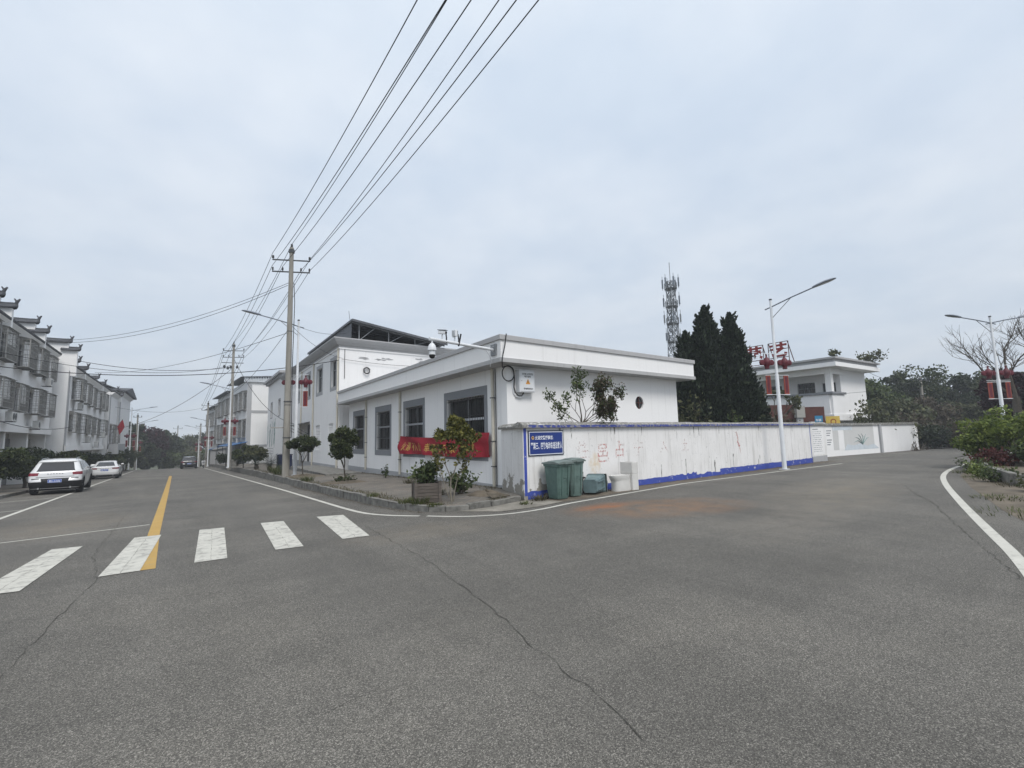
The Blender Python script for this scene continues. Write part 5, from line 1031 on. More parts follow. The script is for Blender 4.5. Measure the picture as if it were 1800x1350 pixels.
tA = terrace('terraced_house', 'nearest white terrace on the left with tiled stepped party walls and caged windows', G, 30.5, 50.6, gz(40)+.14, 2.65, 8.85, cg, [(30.8, 10.2), (37.7, 10.15), (45.3, 10.2)], seed=1, pil=False, acs=[(38.9, 3.2, .3, .95, True), (44.6, 2.9, .3, .7), (46.5, 6.0, .4, .7)])
G = Frame((-8.15, 0), (0, 1)); cg = []
for a, b in ((52.4, 54.2), (56.1, 58.0), (59.9, 61.8), (63.6, 65.4), (67.2, 69.0)): cg += [(a, b, 5.5, 7.2), (a-.3, b-.3, 2.85, 4.4)]
tB = terrace('terraced_house', 'middle white terrace on the left with grey pilaster and caged windows', G, 50.8, 71.0, gz(60)+.14, 1.35, 8.0, cg, [(51.1, 9.95), (55.2, 8.95), (66.0, 8.75)], seed=2, acs=[(53.6, 4.75, .3, .7), (57.6, 2.05, .4, .7), (63.4, 1.6, .3, .7), (66.8, 2.6, .4, .6)])
G = Frame((-7.75, 0), (0, 1))
tC = terrace('terraced_house', 'narrow white terrace end with plain upper wall and a red flag', G, 71.3, 78.5, gz(75)+.14, .85, 7.9, [(72.6, 74.4, 2.0, 4.1), (75.6, 77.4, 2.0, 4.1)], [(78.1, 8.6)], seed=3, piers=2)
m = MB(); m.fbox(G, 71.2, 78.6, .75, 1.9, .17, 1.0); m.obj('balcony', 'plaster_midgrey', tC)
G = Frame((-7.6, 0), (0, 1))
tD = terrace('terraced_house', 'farthest white block on the left with blank side and hipped roof', G, 79.2, 92, gz(85)+.14, 1.2, 8.6, [], [], seed=4, piers=3)
m = MB(); m.fprism(G, [(78.6, 8.6), (92.6, 8.6), (92.6, 8.75), (85.6, 9.7), (78.6, 8.75)], -6, .7); m.obj('hipped_roof', 'roof_tile_dark', tD)
fl = thing('flag', 'red flag hanging from a short pole on the left terrace', 'flag', (-7.0, 74, 3.6)); m = MB(); m.tube([(-7.75, 73.6, 3.0), (-6.7, 74, 4.9)], .025, 6); m.obj('flagpole', 'steel_grey', fl)
m = MB(); nu = 8; vs = []
for i in range(nu+1):
    t = i/nu; p = Vector((-7.2, 73.8, 3.95)).lerp(Vector((-6.75, 74, 4.8)), t)
    for j in range(5): s_ = j/4; vs.append(p+Vector((.25*s_, .1*math.sin(t*7+s_*4), -.95*s_-.05*math.sin(t*5))))
m.add(vs, [(i*5+j, i*5+j+1, (i+1)*5+j+1, (i+1)*5+j) for i in range(nu) for j in range(4)]); m.obj('cloth', 'flag_red', fl)

# right-hand far terrace
G = Frame((6.2, 72.0), (.076, -1)); cg = []
for a, b in ((-3.2, -.5), (-6.8, -4.2), (-10.4, -7.9), (-15.2, -12.2), (-19.0, -16.2), (-24.2, -21.2), (-27.6, -25), (-32, -29.3), (-36, -33.4), (-40.5, -37.6)): cg += [(a, b, 6.1-(1.2 if a < -28 else 0), 8.5-(1.2 if a < -28 else 0)), (a, b, 2.4-(.8 if a < -28 else 0), 4.7-(.8 if a < -28 else 0))]
tR = thing('terraced_house', 'long white terrace on the right with caged windows and pale corrugated gable', 'house', (6.2, 72, -1.2), 'terraced houses along the street')
hs = [(c[0]+.12, c[1]-.12, c[2]+.1, c[3]-.1) for c in cg]; m = MB(); m.wall(G, -28.4, 0, 1.6, 9.9, [h for h in hs if h[0] > -28], .25); m.wall(G, -42, -28.41, .6, 8.3, [h for h in hs if h[0] < -28], .25); m.obj('upper_wall', 'plaster_far', tR)
m = MB(); m.wall(Frame((6.2, 72), (1, .076)), 0.001, 10, -1.9, 9.9, [], .25); m.obj('side_wall', 'plaster_far', tR)
m = MB(); m.fbox(G, -42, -.3, -3, 1.59, -1.4, -1.1); m.obj('shop_wall', 'shop_beige', tR); m = MB(); m.quad(G.p(-42, 1.6, -.26), G.p(-42, 1.6, -1.4), G.p(-.3, 1.6, -1.4), G.p(-.3, 1.6, -.26)); m.obj('floor_slab', 'plaster_far', tR)
for i in range(8): m = MB(); u = -.48-i*4.1; m.fbox(G, u-.2, u+.2, -2.2, 1.598, -1.09, -.1); m.obj('pier', 'plaster_midgrey', tR)
for i in range(7): shop(G, -3.9-i*4.1, -.7-i*4.1, -1.8, 1.0, tR, i, ('steel_dark', 'shop_beige', 'window_mid')[i % 3], -1.04)
S = Frame((6.2, 72), (1, .076))
m = MB(); m.fbox(S, .02, .5, -1.9, 9.4, .002, .04); m.fbox(S, .5, 9, 5.6, 5.95, .002, .035); m.obj('grey_bands', 'plaster_midgrey', tR); m = MB(); m.fbox(S, .5, 9, 1.1, 1.4, .002, .035); m.obj('grey_band', 'plaster_midgrey', tR)
for i, c in enumerate(cg): cage(G, *c, tR, seed=i, dep=.5)
for a in ((-3.9, 1.7, .3), (-7.3, 5.3, .3), (-9.5, 1.8, .3), (-11.6, 5.4, .3), (-17, 1.7, .3)): ac_unit(G, *a, tR)
m = MB(); k = 30
for i in range(k):   # corrugated gable above the side wall, rising to the back
    a, b = lerp(i/k, -.5, 9), lerp((i+.55)/k, -.5, 9); za, zb = 10.35+.075*a, 10.35+.075*b; m.hexa([S.p(a, 9.72+.02*a, .30), S.p(b, 9.72+.02*b, .30), S.p(b, 9.72, .22), S.p(a, 9.72, .22), S.p(a, za, .30), S.p(b, zb, .30), S.p(b, zb, .22), S.p(a, za, .22)])
m.fbox(S, -.5, 9, 9.7, 10.3, .15, .22); m.obj('corrugated_gable', 'tin_white', tR)
m = MB(); m.hexa([S.p(-.9, 10.28, .45), S.p(9, 11.0, .45), S.p(9, 11.0, -12), S.p(-.9, 10.28, -12), S.p(-.9, 10.36, .45), S.p(9, 11.08, .45), S.p(9, 11.08, -12), S.p(-.9, 10.36, -12)]); m.hexa([S.p(-.9, 9.5, -12.1), S.p(9, 10.2, -12.1), S.p(9, 10.2, -28.4), S.p(-.9, 9.5, -28.4), S.p(-.9, 9.6, -12.1), S.p(9, 10.3, -12.1), S.p(9, 10.3, -28.4), S.p(-.9, 9.6, -28.4)]); m.hexa([S.p(-.8, 8.3, -28.6), S.p(9, 9.0, -28.6), S.p(9, 9.0, -42), S.p(-.8, 8.3, -42), S.p(-.8, 8.4, -28.6), S.p(9, 9.1, -28.6), S.p(9, 9.1, -42), S.p(-.8, 8.4, -42)]); m.obj('roof_sheet', 'metal_roof', tR)
m = MB(); m.hexa([G.p(-9, 1.25, 2.2), G.p(1.3, 1.25, 2.2), G.p(1.3, 1.75, .01), G.p(-9, 1.75, .01), G.p(-9, 1.32, 2.2), G.p(1.3, 1.32, 2.2), G.p(1.3, 1.83, .01), G.p(-9, 1.83, .01)]); aw = m.obj('awning', 'blue_tin', tR)
for u in (-8.8, -4, 1.1): m = MB(); m.bar(G.p(u, -1.4, 2.1), G.p(u, 1.25, 2.1), .06); m.obj('awning_post', 'steel_dark', aw)
m = MB(); m.fbox(S, 2.9, 4.6, 1.6, 2.3, .01, .7); m.obj('window_hood', 'blue_tin', tR)
m = MB(); m.fbox(S, .9, 3.6, -1.6, .9, .003, .03); m.obj('side_door', 'plaster_far', tR)
# lean-to kiosks farther along
for (y, x, w, h, mt, lab) in ((84, 3.5, 3.4, 2.5, 'shop_beige', 'small beige lean-to stall beyond the blue awning'), (91, 2.9, 3.0, 2.6, 'blue_tin', 'small blue roofed stall at the far end of the right pavement')):
    t = thing('market_stall', lab, 'stall', (x, y, gz(y))); m = MB(); m.box(x, x+1.1, y, y+w, gz(y), gz(y)+h); m.obj('cabin', 'plaster_midgrey', t); m = MB(); m.hexa([(x-.5, y-.3, gz(y)+h), (x+1.2, y-.3, gz(y)+h+.3), (x+1.2, y+w+.3, gz(y)+h+.3), (x-.5, y+w+.3, gz(y)+h), (x-.5, y-.3, gz(y)+h+.08), (x+1.2, y-.3, gz(y)+h+.4), (x+1.2, y+w+.3, gz(y)+h+.4), (x-.5, y+w+.3, gz(y)+h+.08)]); m.obj('roof', mt, t)
    m = MB(); m.quad((x-.004, y+.4, gz(y)+.2), (x-.004, y+.4, gz(y)+2.0), (x-.004, y+w-.4, gz(y)+2.0), (x-.004, y+w-.4, gz(y)+.2)); m.obj('shutter', 'shop_beige', t)

# ------------------------------------------------------------------ balcony house on the right
hb = thing('balcony_house', 'white two-storey house with open corner balcony and red roof letters', 'house', (42, 17, -.1))
HX, HB, HY = 41.2, 43.2, 16.9; HY1 = 30
FH = Frame((HX, HY), (0, -1)); FI = Frame((HB, HY), (0, -1)); HS = Frame((HX, HY), (1, 0))
wi = [(-3.3, -1.9), (-6.0, -4.6), (-8.3, -7.2), (-11.6, -10.2)]; hw = [(a, b, 4.0, 5.55) for a, b in wi]; hdr = (-1.35, -.35, 3.0, 5.4)
m = MB(); m.wall(FI, -(HY1-HY), -.253, -.3, 6.4, hw+[(hdr[0], -.36, hdr[2], hdr[3])], .25); m.obj('inner_wall', 'plaster_far', hb)
m = MB(); m.wall(HS, HB-HX, HB-HX+4.75, -.3, 6.4, [], .25); m.obj('side_wall', 'plaster_clean', hb)
for h in hw: framed_window(FI, hb, h, .08, 'plaster_far', barsp=.14, trans=(.7,), mull=(.33, .66))
m = MB(); m.fbox(FI, hdr[0], -.36, hdr[2], hdr[3], -.2, -.14); m.obj('door', 'steel_dark', hb)
m = MB(); m.box(HX-.25, 47.9, HY-.25, HY1, 2.30, 2.78); m.obj('balcony_slab', 'plaster_clean', hb)
m = MB(); m.fbox(FH, -(HY1-HY), .0, 2.78, 4.35, .05, .2); m.box(HX-.05, HB, HY-.2, HY-.05, 2.78, 4.35); m.obj('balustrade', 'plaster_clean', hb)
m = MB(); m.fbox(FH, -(HY1-HY), .3, 4.35, 4.52, .0, .32); m.box(HX-.31, HB+.1, HY-.31, HY-.0, 4.352, 4.518); m.obj('rail_cap', 'plaster_grey', hb)
for y in (HY+.02, 22.6, 28.2): m = MB(); m.box(HX-.1, HX+.32, y-.2+.0, y+.22, -.3 if y < 17 else 4.52, 6.35); m.obj('column', 'plaster_far', hb)
m = MB(); m.box(HX-.15, HX+.25, HY-.15, HY1, 5.95, 6.4); m.box(HX+.26, HB, HY-.15, HY+.15, 5.95, 6.4); m.obj('lintel', 'plaster_far', hb)
m = MB(); m.box(HX-.95, 48.6, HY-.95, HY1+.5, 6.4, 6.72); m.obj('roof_slab', 'plaster_clean', hb); m = MB(); m.box(HX-.8, 48.45, HY-.8, HY1+.4, 6.72, 6.98); m.box(HX-1.0, 48.65, HY-1.0, HY1+.6, 6.98, 7.12); m.obj('roof_edge', 'cove_grey', hb)
m = MB(); m.fbox(FH, -6, -.6, -.3, 2.2, -1.9, -1.8); m.obj('ground_floor_wall', 'shop_beige', hb)
text_obj('red_letter', '欧', FH, -5.55, 3.05, 1.0, 'flag_red', hb, .215, .02)
FRS = Frame((HX-.4, HY), (0, -1))
for ch, u in (('范', -6.3), ('艺', -4.2)):
    rs = thing('roof_letter', 'dark red framed roof-top letter %s' % ('standing nearest the cypress trees' if u < -5 else 'standing nearest the balcony corner'), 'roof sign', tuple(FRS.p(u+.75, 7.12)), 'red letters on the house roof')
    text_obj('letter', ch, FRS, u+.05, 7.86, 1.25, 'sign_red', rs, .06, .04, 1.2, extrude=.04)
    m = MB(); z0, z1 = 7.7, 9.0
    for a, b in (((u-.05, z0), (u+1.6, z0)), ((u-.05, z1), (u+1.6, z1)), ((u-.05, 7.12), (u-.05, z1)), ((u+1.6, 7.12), (u+1.6, z1)), ((u-.05, 7.3), (u+1.6, 7.3)), ((u-.05, 8.4), (u+1.6, 8.4))): m.bar(FRS.p(a[0], a[1], 0), FRS.p(b[0], b[1], 0), .05)
    for uu in (u, u+1.55): m.bar(FRS.p(uu, z1, 0), FRS.p(uu, 7.12, -1.0), .05)
    m.obj('frame', 'rust_brown', rs)
# gatehouse, wall fragments, signs by the gate
gh = thing('gatehouse', 'dark red-brown clad gatehouse behind the boundary wall', 'gatehouse', (38, 17.5, -.1))
m = MB(); m.prism([(35.6, 19.9), (37.85, 18.0), (38.6, 19.0), (36.6, 21)], -.3, 3.55); m.obj('block', 'rust_brown', gh); m = MB(); m.prism([(37.9, 17.95), (39.6, 16.75), (40.2, 17.6), (38.65, 18.95)], -.3, 3.34); m.obj('wing', 'rust_brown', gh)
m = MB(); m.prism([(37.65, 17.8), (38.0, 17.55), (38.15, 17.75), (37.85, 18.0)], -.3, 2.6); m.obj('pillar', 'plaster_midgrey', gh); m = MB(); m.prism([(37.55, 17.75), (38.05, 17.4), (38.25, 17.75), (37.8, 18.1)], 2.55, 3.4); m.obj('pillar_head', 'shop_beige', gh)
m = MB(); m.prism([(37.2, 16.7), (37.5, 16.5), (37.6, 16.7), (37.35, 16.9)], -.2, 2.2); o = m.obj('white_post', 'plaster_clean', origin=(37.3, 16.7, 0)); tag(o, 'short white post in front of the red-brown gatehouse', 'post')
def board(name, label, a, b, z0, z1, mat, cat='sign', legs=True):
    a, b = Vector((a[0], a[1], 0)), Vector((b[0], b[1], 0)); F = Frame(a, (b-a)); L = (b-a).length; t = thing(name, label, cat, tuple(a)); m = MB(); m.fbox(F, 0, L, z0, z1, -.04, 0); m.obj('panel', mat, t)
    if legs:
        for u in (.06, L-.06): m = MB(); m.bar(F.p(u, -.2, -.06), F.p(u, z1, -.06), .05); m.obj('post', 'steel_grey', t)
    return t, F, L
t, F, L = board('blue_sign', 'small blue upright sign with white lettering by the gate', (35.75, 15.75), (36.2, 15.45), .6, 2.58, 'cyan_sign')
text_obj('lettering', '车辆', F, .03, 2.2, .2, 'sign_white', t, .004, .002); text_obj('lettering', '出入', F, .03, 1.95, .2, 'sign_white', t, .004, .002)
t, F, L = board('yellow_sign', 'yellow sign with round mark above a teal strip by the gate', (36.05, 15.2), (36.85, 14.67), 1.72, 2.52, 'yellow_sign')
m = MB(); m.fbox(F, 0, L, 1.30, 1.715, -.04, .0); m.obj('teal_strip', 'teal_sign', t); text_obj('lettering', '欢迎光临', F, .1, 1.45, .18, 'sign_white', t, .004)
m = MB(); q = []
for i in range(20): a = i*2*math.pi/20; b = (i+1)*2*math.pi/20; m.quad(F.p(L*.52+.2*math.cos(a), 2.14+.2*math.sin(a), .004), F.p(L*.52+.2*math.cos(b), 2.14+.2*math.sin(b), .004), F.p(L*.52+.14*math.cos(b), 2.14+.14*math.sin(b), .004), F.p(L*.52+.14*math.cos(a), 2.14+.14*math.sin(a), .004))
m.obj('ring_mark', 'sign_red', t)
w2 = thing('boundary_wall', 'shorter far white wall with faded orchid mural beyond the gate', 'wall', (35, 14.4, -.1)); Q0, Q1 = Vector((33.6, 14.75, 0)), Vector((47.2, 13.5, 0)); FQ = Frame(Q0, (Q1-Q0)); QL = (Q1-Q0).length
m = MB(); m.fbox(FQ, 0, QL, -.3, 1.86, -.24, 0); m.obj('wall_face', 'plaster_white', w2); 
u = -.05
while u < QL: e_ = min(QL+.08, u+2.3); m = MB(); m.fbox(FQ, u+.005, e_-.005, 1.862, 2.02, -.32, .09); m.obj('coping_stone', 'coping_worn', w2); u = e_
for a, b, mt in ((0, .9, 'plaster_weathered'), (1.75, 2.4, 'plaster_weathered'), (3.1, 7.0, 'plaster_weathered')): m = MB(); m.fquad(FQ, a, b, .25, 1.855, .004); m.obj('weathered_panel', mt, w2)
for a, b in ((.95, 1.7), (2.45, 3.05)): m = MB(); m.fquad(FQ, a, b, .25, 1.8, .005); m.obj('poster', 'plaster_clean', w2)
for i, z in enumerate((1.5, 1.35, 1.2, .9, .75, .6)): m = MB(); m.fquad(FQ, 1.02, 1.6-(i % 3)*.1, z, z+.06, .0065); m.obj('poster_line', 'plaster_grey', w2)
m = MB(); m.fquad(FQ, 1.8, 4.2, 1.55, 1.8, .006); m.obj('blue_strip', 'mural_blue', w2)
m = MB(); m.fprism(FQ, [(3.0, .2), (7.6, .2), (6.9, .55), (6.0, .42), (5.2, .62), (4.2, .5), (3.4, .6)], .005, .0065); m.obj('mural_water', 'mural_blue', w2)
m = MB()
for dx, h, q in ((-.9, .95, -.5), (-.5, 1.15, -.25), (-.1, 1.2, .1), (.5, 1.15, .35), (.9, .9, .6), (.3, .8, .2), (-1.1, .6, -.6)): m.tube([FQ.p(5.4, .55, .008), FQ.p(5.4+q, .55+h*.45, .008), FQ.p(5.4+dx, h+.1, .008)], [.03, .03, .008], 4)
m.obj('mural_orchid', 'mural_line', w2)
m = MB(); m.fbox(FQ, 7.7, 7.95, -.2, 1.9, .004, .12); m.obj('pilaster', 'plaster_midgrey', w2)

# ------------------------------------------------------------------ telecom tower
tw = thing('telecom_tower', 'grey lattice telecom tower with four antenna platforms behind the office', 'tower', (70.6, 53.0, -1))
bx, by = 70.6, 53.0
def tw_half(z): return interp(z, [(-1, 1.3), (12, .85), (20, .66), (29, .48), (31, .45)])
zs_ = [-1+i*1.35 for i in range(23)]
for sx, sy in ((-1, -1), (1, -1), (1, 1), (-1, 1)):
    m = MB(); m.tube([(bx+sx*tw_half(z), by+sy*tw_half(z), z) for z in zs_], .09, 6); m.obj('leg', 'steel_grey', tw)
m = MB()
for z0, z1 in zip(zs_, zs_[1:]):
    a, b = tw_half(z0), tw_half(z1)
    for (s0, s1) in (((-1, -1), (1, -1)), ((1, -1), (1, 1)), ((1, 1), (-1, 1)), ((-1, 1), (-1, -1))):
        p = lambda s, h, z: (bx+s[0]*h, by+s[1]*h, z); m.bar(p(s0, a, z0), p(s1, b, z1), .07); m.bar(p(s1, a, z0), p(s0, b, z1), .07); m.bar(p(s0, b, z1), p(s1, b, z1), .06)
m.obj('lattice', 'steel_dark', tw)
m = MB(); m.tube([(bx, by, 29), (bx, by, 32.2)], .07, 6); m.obj('spire', 'steel_grey', tw)
for k, z in enumerate((27.3, 24.0, 20.9, 17.6)):
    rr, h = (1.75, 1.1), tw_half(z); m = MB(); n = 12; ring = [(bx+1.05*math.cos(i*6.283/n), by+1.05*math.sin(i*6.283/n)) for i in range(n)]
    m.prism(ring, z-.05, z+.05); pf = m.obj('platform', 'steel_dark', tw); m = MB()
    for i in range(n):
        a, b = ring[i], ring[(i+1) % n]
        for dz in (.55, 1.05): m.bar((*a, z+dz), (*b, z+dz), .05)
        m.bar((*a, z), (*a, z+1.05), .05); m.bar((bx+(a[0]-bx)*.45, by+(a[1]-by)*.45, z-1.5), (*a, z-.05), .05)
    m.obj('railing', 'steel_dark', pf)
    for i in range(0, 12, 2 if k == 0 else 3):
        a = i*6.283/12+.4*k; x, y = bx+1.38*math.cos(a), by+1.38*math.sin(a); m = MB(); m.box(x-.10, x+.10, y-.10, y+.10, z+.25, z+1.9-.1*k); m.obj('antenna_panel', 'steel_grey' if (i+k) % 2 else 'lamp_head_grey', pf); 
        m = MB(); m.bar((x*.9+bx*.1, y*.9+by*.1, z+.9), (x, y, z+.9), .06); m.bar((x, y, z-.1), (x, y, z+2.5), .05); m.obj('mount', 'steel_dark', pf)

# ------------------------------------------------------------------ vehicles
def car(name, label, cat, loc, rz, rows, paint, length, wheels, wr, zcl, belt, topw, rear_win, lights, plate, side_y, badge=True, text='皖H·A4286', group='parked cars', rails=True, detail=True):
    """body = stack of plan outlines (z, rear y, front y, half width, rear corner, front corner); local y forwards, rear at y=0"""
    t = thing(name, label, cat, (0, 0, 0), group)
    Z = [r[0] for r in rows]
    def par(z): return [interp(z, [(r[0], r[k]) for r in rows]) for k in range(1, 6)]
    nR, nC, nS, nF = 7, 6, 34, 5
    def half(z, off=0.0):
        yr, yf, w, rc, fc = par(z); w += off; yr -= off; yf += off; rc = min(rc, w*.9); fc = min(fc, w*.9); P = []
        for i in range(nR): x = (w-rc)*i/nR; P.append((x, yr+.05*(x/w)**2))
        y0 = yr+.05*((w-rc)/w)**2
        for i in range(nC+1): a = math.pi/2*i/nC; P.append((w-rc+rc*math.sin(a), y0+rc*.75*(1-math.cos(a))))
        ya, yb = y0+rc*.75, yf-fc*.8
        for i in range(1, nS): P.append((w-.03*(2*abs(i/nS-.45))**3, lerp(i/nS, ya, yb)))
        for i in range(nC+1): a = math.pi/2*i/nC; P.append((w-fc+fc*math.cos(a)-.02*(i == 0), yb+fc*.8*math.sin(a)))
        for i in range(1, nF+1): P.append(((w-fc)*(1-i/nF), yf))
        return P
    zs = []
    for a, b in zip(Z, Z[1:]): k = max(1, round((b-a)/.045)); zs += [lerp(i/k, a, b) for i in range(k)]
    zs.append(Z[-1]); rings = []
    for z in zs: h = half(z); rings.append([(x, y, z) for x, y in h]+[(-x, y, z) for x, y in reversed(h[1:-1])])
    n = len(rings[0]); vs = [p for r in rings for p in r]; fs = []
    for i in range(len(rings)-1):
        for j in range(n):
            q = (i*n+j, i*n+(j+1) % n, (i+1)*n+(j+1) % n, (i+1)*n+j); c = [sum(vs[k][a] for k in q)/4 for a in range(3)]
            if any((c[1]-wy)**2+(c[2]-wr)**2 < (wr+.055)**2 for wy in wheels) and abs(c[0]) > .55: continue
            fs.append(q)
    fs.append(tuple((len(rings)-1)*n+j for j in range(n))); m = MB(); m.add(vs, fs); m.obj('body', paint, t, smooth=True, angle=50)
    def patch(nm, mat, z0, z1, i0, i1, off, both=False, parent=t, zk=6, shape=None):
        mm = MB(); idx = list(range(i0, i1+1)); sides = (1, -1) if both else (1,)
        for sgn in sides:
            g = []
            for k in range(zk+1):
                z = lerp(k/zk, z0, z1); h = half(z, off); row = []
                for i in (idx if both else list(reversed([-q for q in idx]))[:-1]+idx if i0 == 0 else idx): x, y = h[abs(i)]; row.append((math.copysign(1, i if i else 1)*x*sgn if not both else x*sgn, y, z))
                g.append(row)
            w_ = len(g[0]); b = len(mm.v); mm.add([p for r in g for p in r], [(r*w_+c, r*w_+c+1, (r+1)*w_+c+1, (r+1)*w_+c) for r in range(zk) for c in range(w_-1)])
            if both and sgn == 1: o = mm.obj(nm, mat, parent, smooth=True); mm = MB()
        return mm.obj(nm, mat, parent, smooth=True)
    patch('rear_window', 'car_glass', rear_win[0], rear_win[1], 0, nR+1, .006)
    patch('tail_light', 'red_lens', lights[0], lights[1], lights[2], nR+nC-1, .008, True)
    patch('rear_cladding', 'cladding', rows[0][0]+.01, zcl, 0, nR+nC+1, .009)
    if rails: patch('plate_recess', 'cladding', zcl-.01, plate+.12, 0, 5, .007)
    # side windows and mirrors
    for sx in (1, -1):
        for a, b in zip(side_y, side_y[1:]):
            mm = MB(); k = 6; g = []
            for i in range(k+1):
                z = lerp(i/k, belt, topw); yr, yf, w, rc, fc = par(z); f = i/k; lo = max(a+.04, interp(z, [(belt, side_y[0]+.05), (topw, side_y[0]+.42)]) if a == side_y[0] else a+.04); hi = min(b-.04, interp(z, [(belt, side_y[-1]), (topw, side_y[-1]-.95)]) if b == side_y[-1] else b-.04); g.append([(sx*(w+.006), lo, z), (sx*(w+.006), max(lo+.01, hi), z)])
            mm.add([p for r in g for p in r], [(2*i, 2*i+1, 2*i+3, 2*i+2) for i in range(k)]); mm.obj('side_window', 'car_glass', t)
        yr, yf, w, rc, fc = par(belt); ym = side_y[-1]-.12; mm = MB(); mm.hexa([(sx*(w+.02), ym-.05, belt+.02), (sx*(w+.20), ym-.03, belt+.03), (sx*(w+.20), ym+.09, belt+.03), (sx*(w+.02), ym+.10, belt+.02), (sx*(w+.02), ym-.04, belt+.13), (sx*(w+.19), ym-.02, belt+.15), (sx*(w+.19), ym+.07, belt+.13), (sx*(w+.02), ym+.08, belt+.12)]); mm.obj('wing_mirror', paint, t, bevel=.02)
        for a in side_y[1:-1]: mm = MB(); w = par(.8)[2]; mm.box(*sorted((sx*(w+.002), sx*(w+.005))), a-.006, a+.006, .42, belt); mm.obj('door_gap', 'cladding', t)
        for a in side_y[1:-1]: mm = MB(); w = par(belt-.1)[2]; mm.box(*sorted((sx*(w), sx*(w+.03))), a+.08, a+.26, belt-.13, belt-.10); mm.obj('door_handle', 'chrome', t)
        if rails: mm = MB(); w = par(1.57)[2]; mm.tube([(sx*(w-.06), .75, 1.56), (sx*(w-.06), .95, 1.66), (sx*(w-.09), 2.0, 1.68), (sx*(w-.10), 2.35, 1.60)], .018, 6); mm.obj('roof_rail', 'chrome', t, smooth=True)
    # wheels
    for wy in wheels:
        for sx in (1, -1):
            w = par(wr+.3)[2]; xo = sx*(w-.03); mm = MB(); prof = [(wr*.62, .0), (wr*.66, .02), (wr*.93, .02), (wr, -.03), (wr, -.17), (wr*.93, -.22), (wr*.6, -.22)]; nn = 28; vs = [(xo+sx*q, wy+rr*math.cos(2*math.pi*j/nn), wr+rr*math.sin(2*math.pi*j/nn)) for rr, q in prof for j in range(nn)]
            mm.add(vs, [(i*nn+j, i*nn+(j+1) % nn, (i+1)*nn+(j+1) % nn, (i+1)*nn+j) for i in range(len(prof)-1) for j in range(nn)]); wh = mm.obj('wheel', 'rubber', t, smooth=True)
            mm = MB()
            for k in range(5): a = 2*math.pi*k/5; c = Vector((xo-sx*.02, wy, wr)); e = Vector((0, math.cos(a), math.sin(a))); s_ = Vector((0, -math.sin(a), math.cos(a)))*.035; mm.hexa([c+e*.05-s_, c+e*.05+s_, c+e*.05+s_-Vector((sx*.03, 0, 0)), c+e*.05-s_-Vector((sx*.03, 0, 0)), c+e*wr*.63-s_*1.3, c+e*wr*.63+s_*1.3, c+e*wr*.63+s_*1.3-Vector((sx*.03, 0, 0)), c+e*wr*.63-s_*1.3-Vector((sx*.03, 0, 0))])
            mm.tube([(xo-sx*.05, wy, wr), (xo-sx*.012, wy, wr)], .055, 12); mm.obj('rim', 'alloy', wh)
            mm = MB(); mm.tube([(xo-sx*.12, wy, wr), (xo-sx*.115, wy, wr)], wr*.63, 20); mm.obj('brake_disc', 'steel_dark', wh)
            mm = MB(); vs = []; na = 18   # arch lip
            for j in range(na+1): a = math.radians(lerp(j/na, -12, 192)); wz = wr+(wr+.06)*math.sin(a); ww = par(max(rows[0][0], wz))[2]; vs += [(sx*(ww+.012), wy+(wr+.035)*math.cos(a), wr+(wr+.035)*math.sin(a)), (sx*(ww+.012), wy+(wr+.095)*math.cos(a), wr+(wr+.095)*math.sin(a)), (sx*(ww-.25), wy+(wr+.035)*math.cos(a), wr+(wr+.035)*math.sin(a))]
            mm.add(vs, [(3*j, 3*j+1, 3*j+4, 3*j+3) for j in range(na)]+[(3*j, 3*j+3, 3*j+5, 3*j+2) for j in range(na)]); mm.obj('wheel_arch', 'cladding' if rails else paint, t)
    mm = MB(); mm.box(-.72, .72, .35, length-.35, .2, .34); mm.obj('underbody', 'rubber', t)
    # plate and trim at the rear
    F = Frame((0, par(plate)[0]-.004, 0), (1, 0)); mm = MB(); mm.fbox(F, -.24, .24, plate-.075, plate+.075, .012, .024); pl_ = mm.obj('number_plate', 'plate_blue', t)
    mm = MB()
    for q in ((-.235, .235, plate+.062, plate+.07), (-.235, .235, plate-.07, plate-.062), (-.235, -.228, plate-.062, plate+.062), (.228, .235, plate-.062, plate+.062)): mm.fbox(F, *q, .0245, .026)
    mm.obj('plate_border', 'sign_white', pl_); text_obj('plate_lettering', text, F, 0, plate-.042, .105, 'sign_white', pl_, .027, .002, .8, 'CENTER')
    if detail:
        Fb = Frame((0, par(lights[1]-.03)[0]-.01, 0), (1, 0)); mm = MB()
        for k in range(6):
            mm = MB(); u = -.26+k*.10; mm.fbox(Fb, u-.022, u+.022, lights[1]-.075, lights[1]-.045, .0, .012); mm.obj('badge_letter', 'chrome', t)
        zb = plate+.12; F2_ = Frame((0, par(zb)[0], 0), (1, 0))
        for sx in (-1, 1): mm = MB(); x0 = sx*.55; y = half(zb, .01)[nR][1]; mm.box(min(x0, x0+sx*.26), max(x0, x0+sx*.26), y-.012, y+.03, zb-.012, zb+.012); mm.obj('reflector', 'red_lens' if not rails else 'cladding', t)
        for sx in (-1, 1): mm = MB(); mm.tube([(sx*.55, .02, .32), (sx*.55, .14, .32)], .045, 10); mm.obj('exhaust_tip', 'chrome', t)
        mm = MB(); zc = lerp(.6, lights[1], plate); mm.tube([(-.66, par(zc)[0]+.02, plate+.19), (0, par(plate+.19)[0]-.006, plate+.185), (.66, par(zc)[0]+.02, plate+.19)], .008, 5); mm.obj('tailgate_gap', 'cladding', t)
    t.location = loc; t.rotation_euler = (0, 0, rz); return t
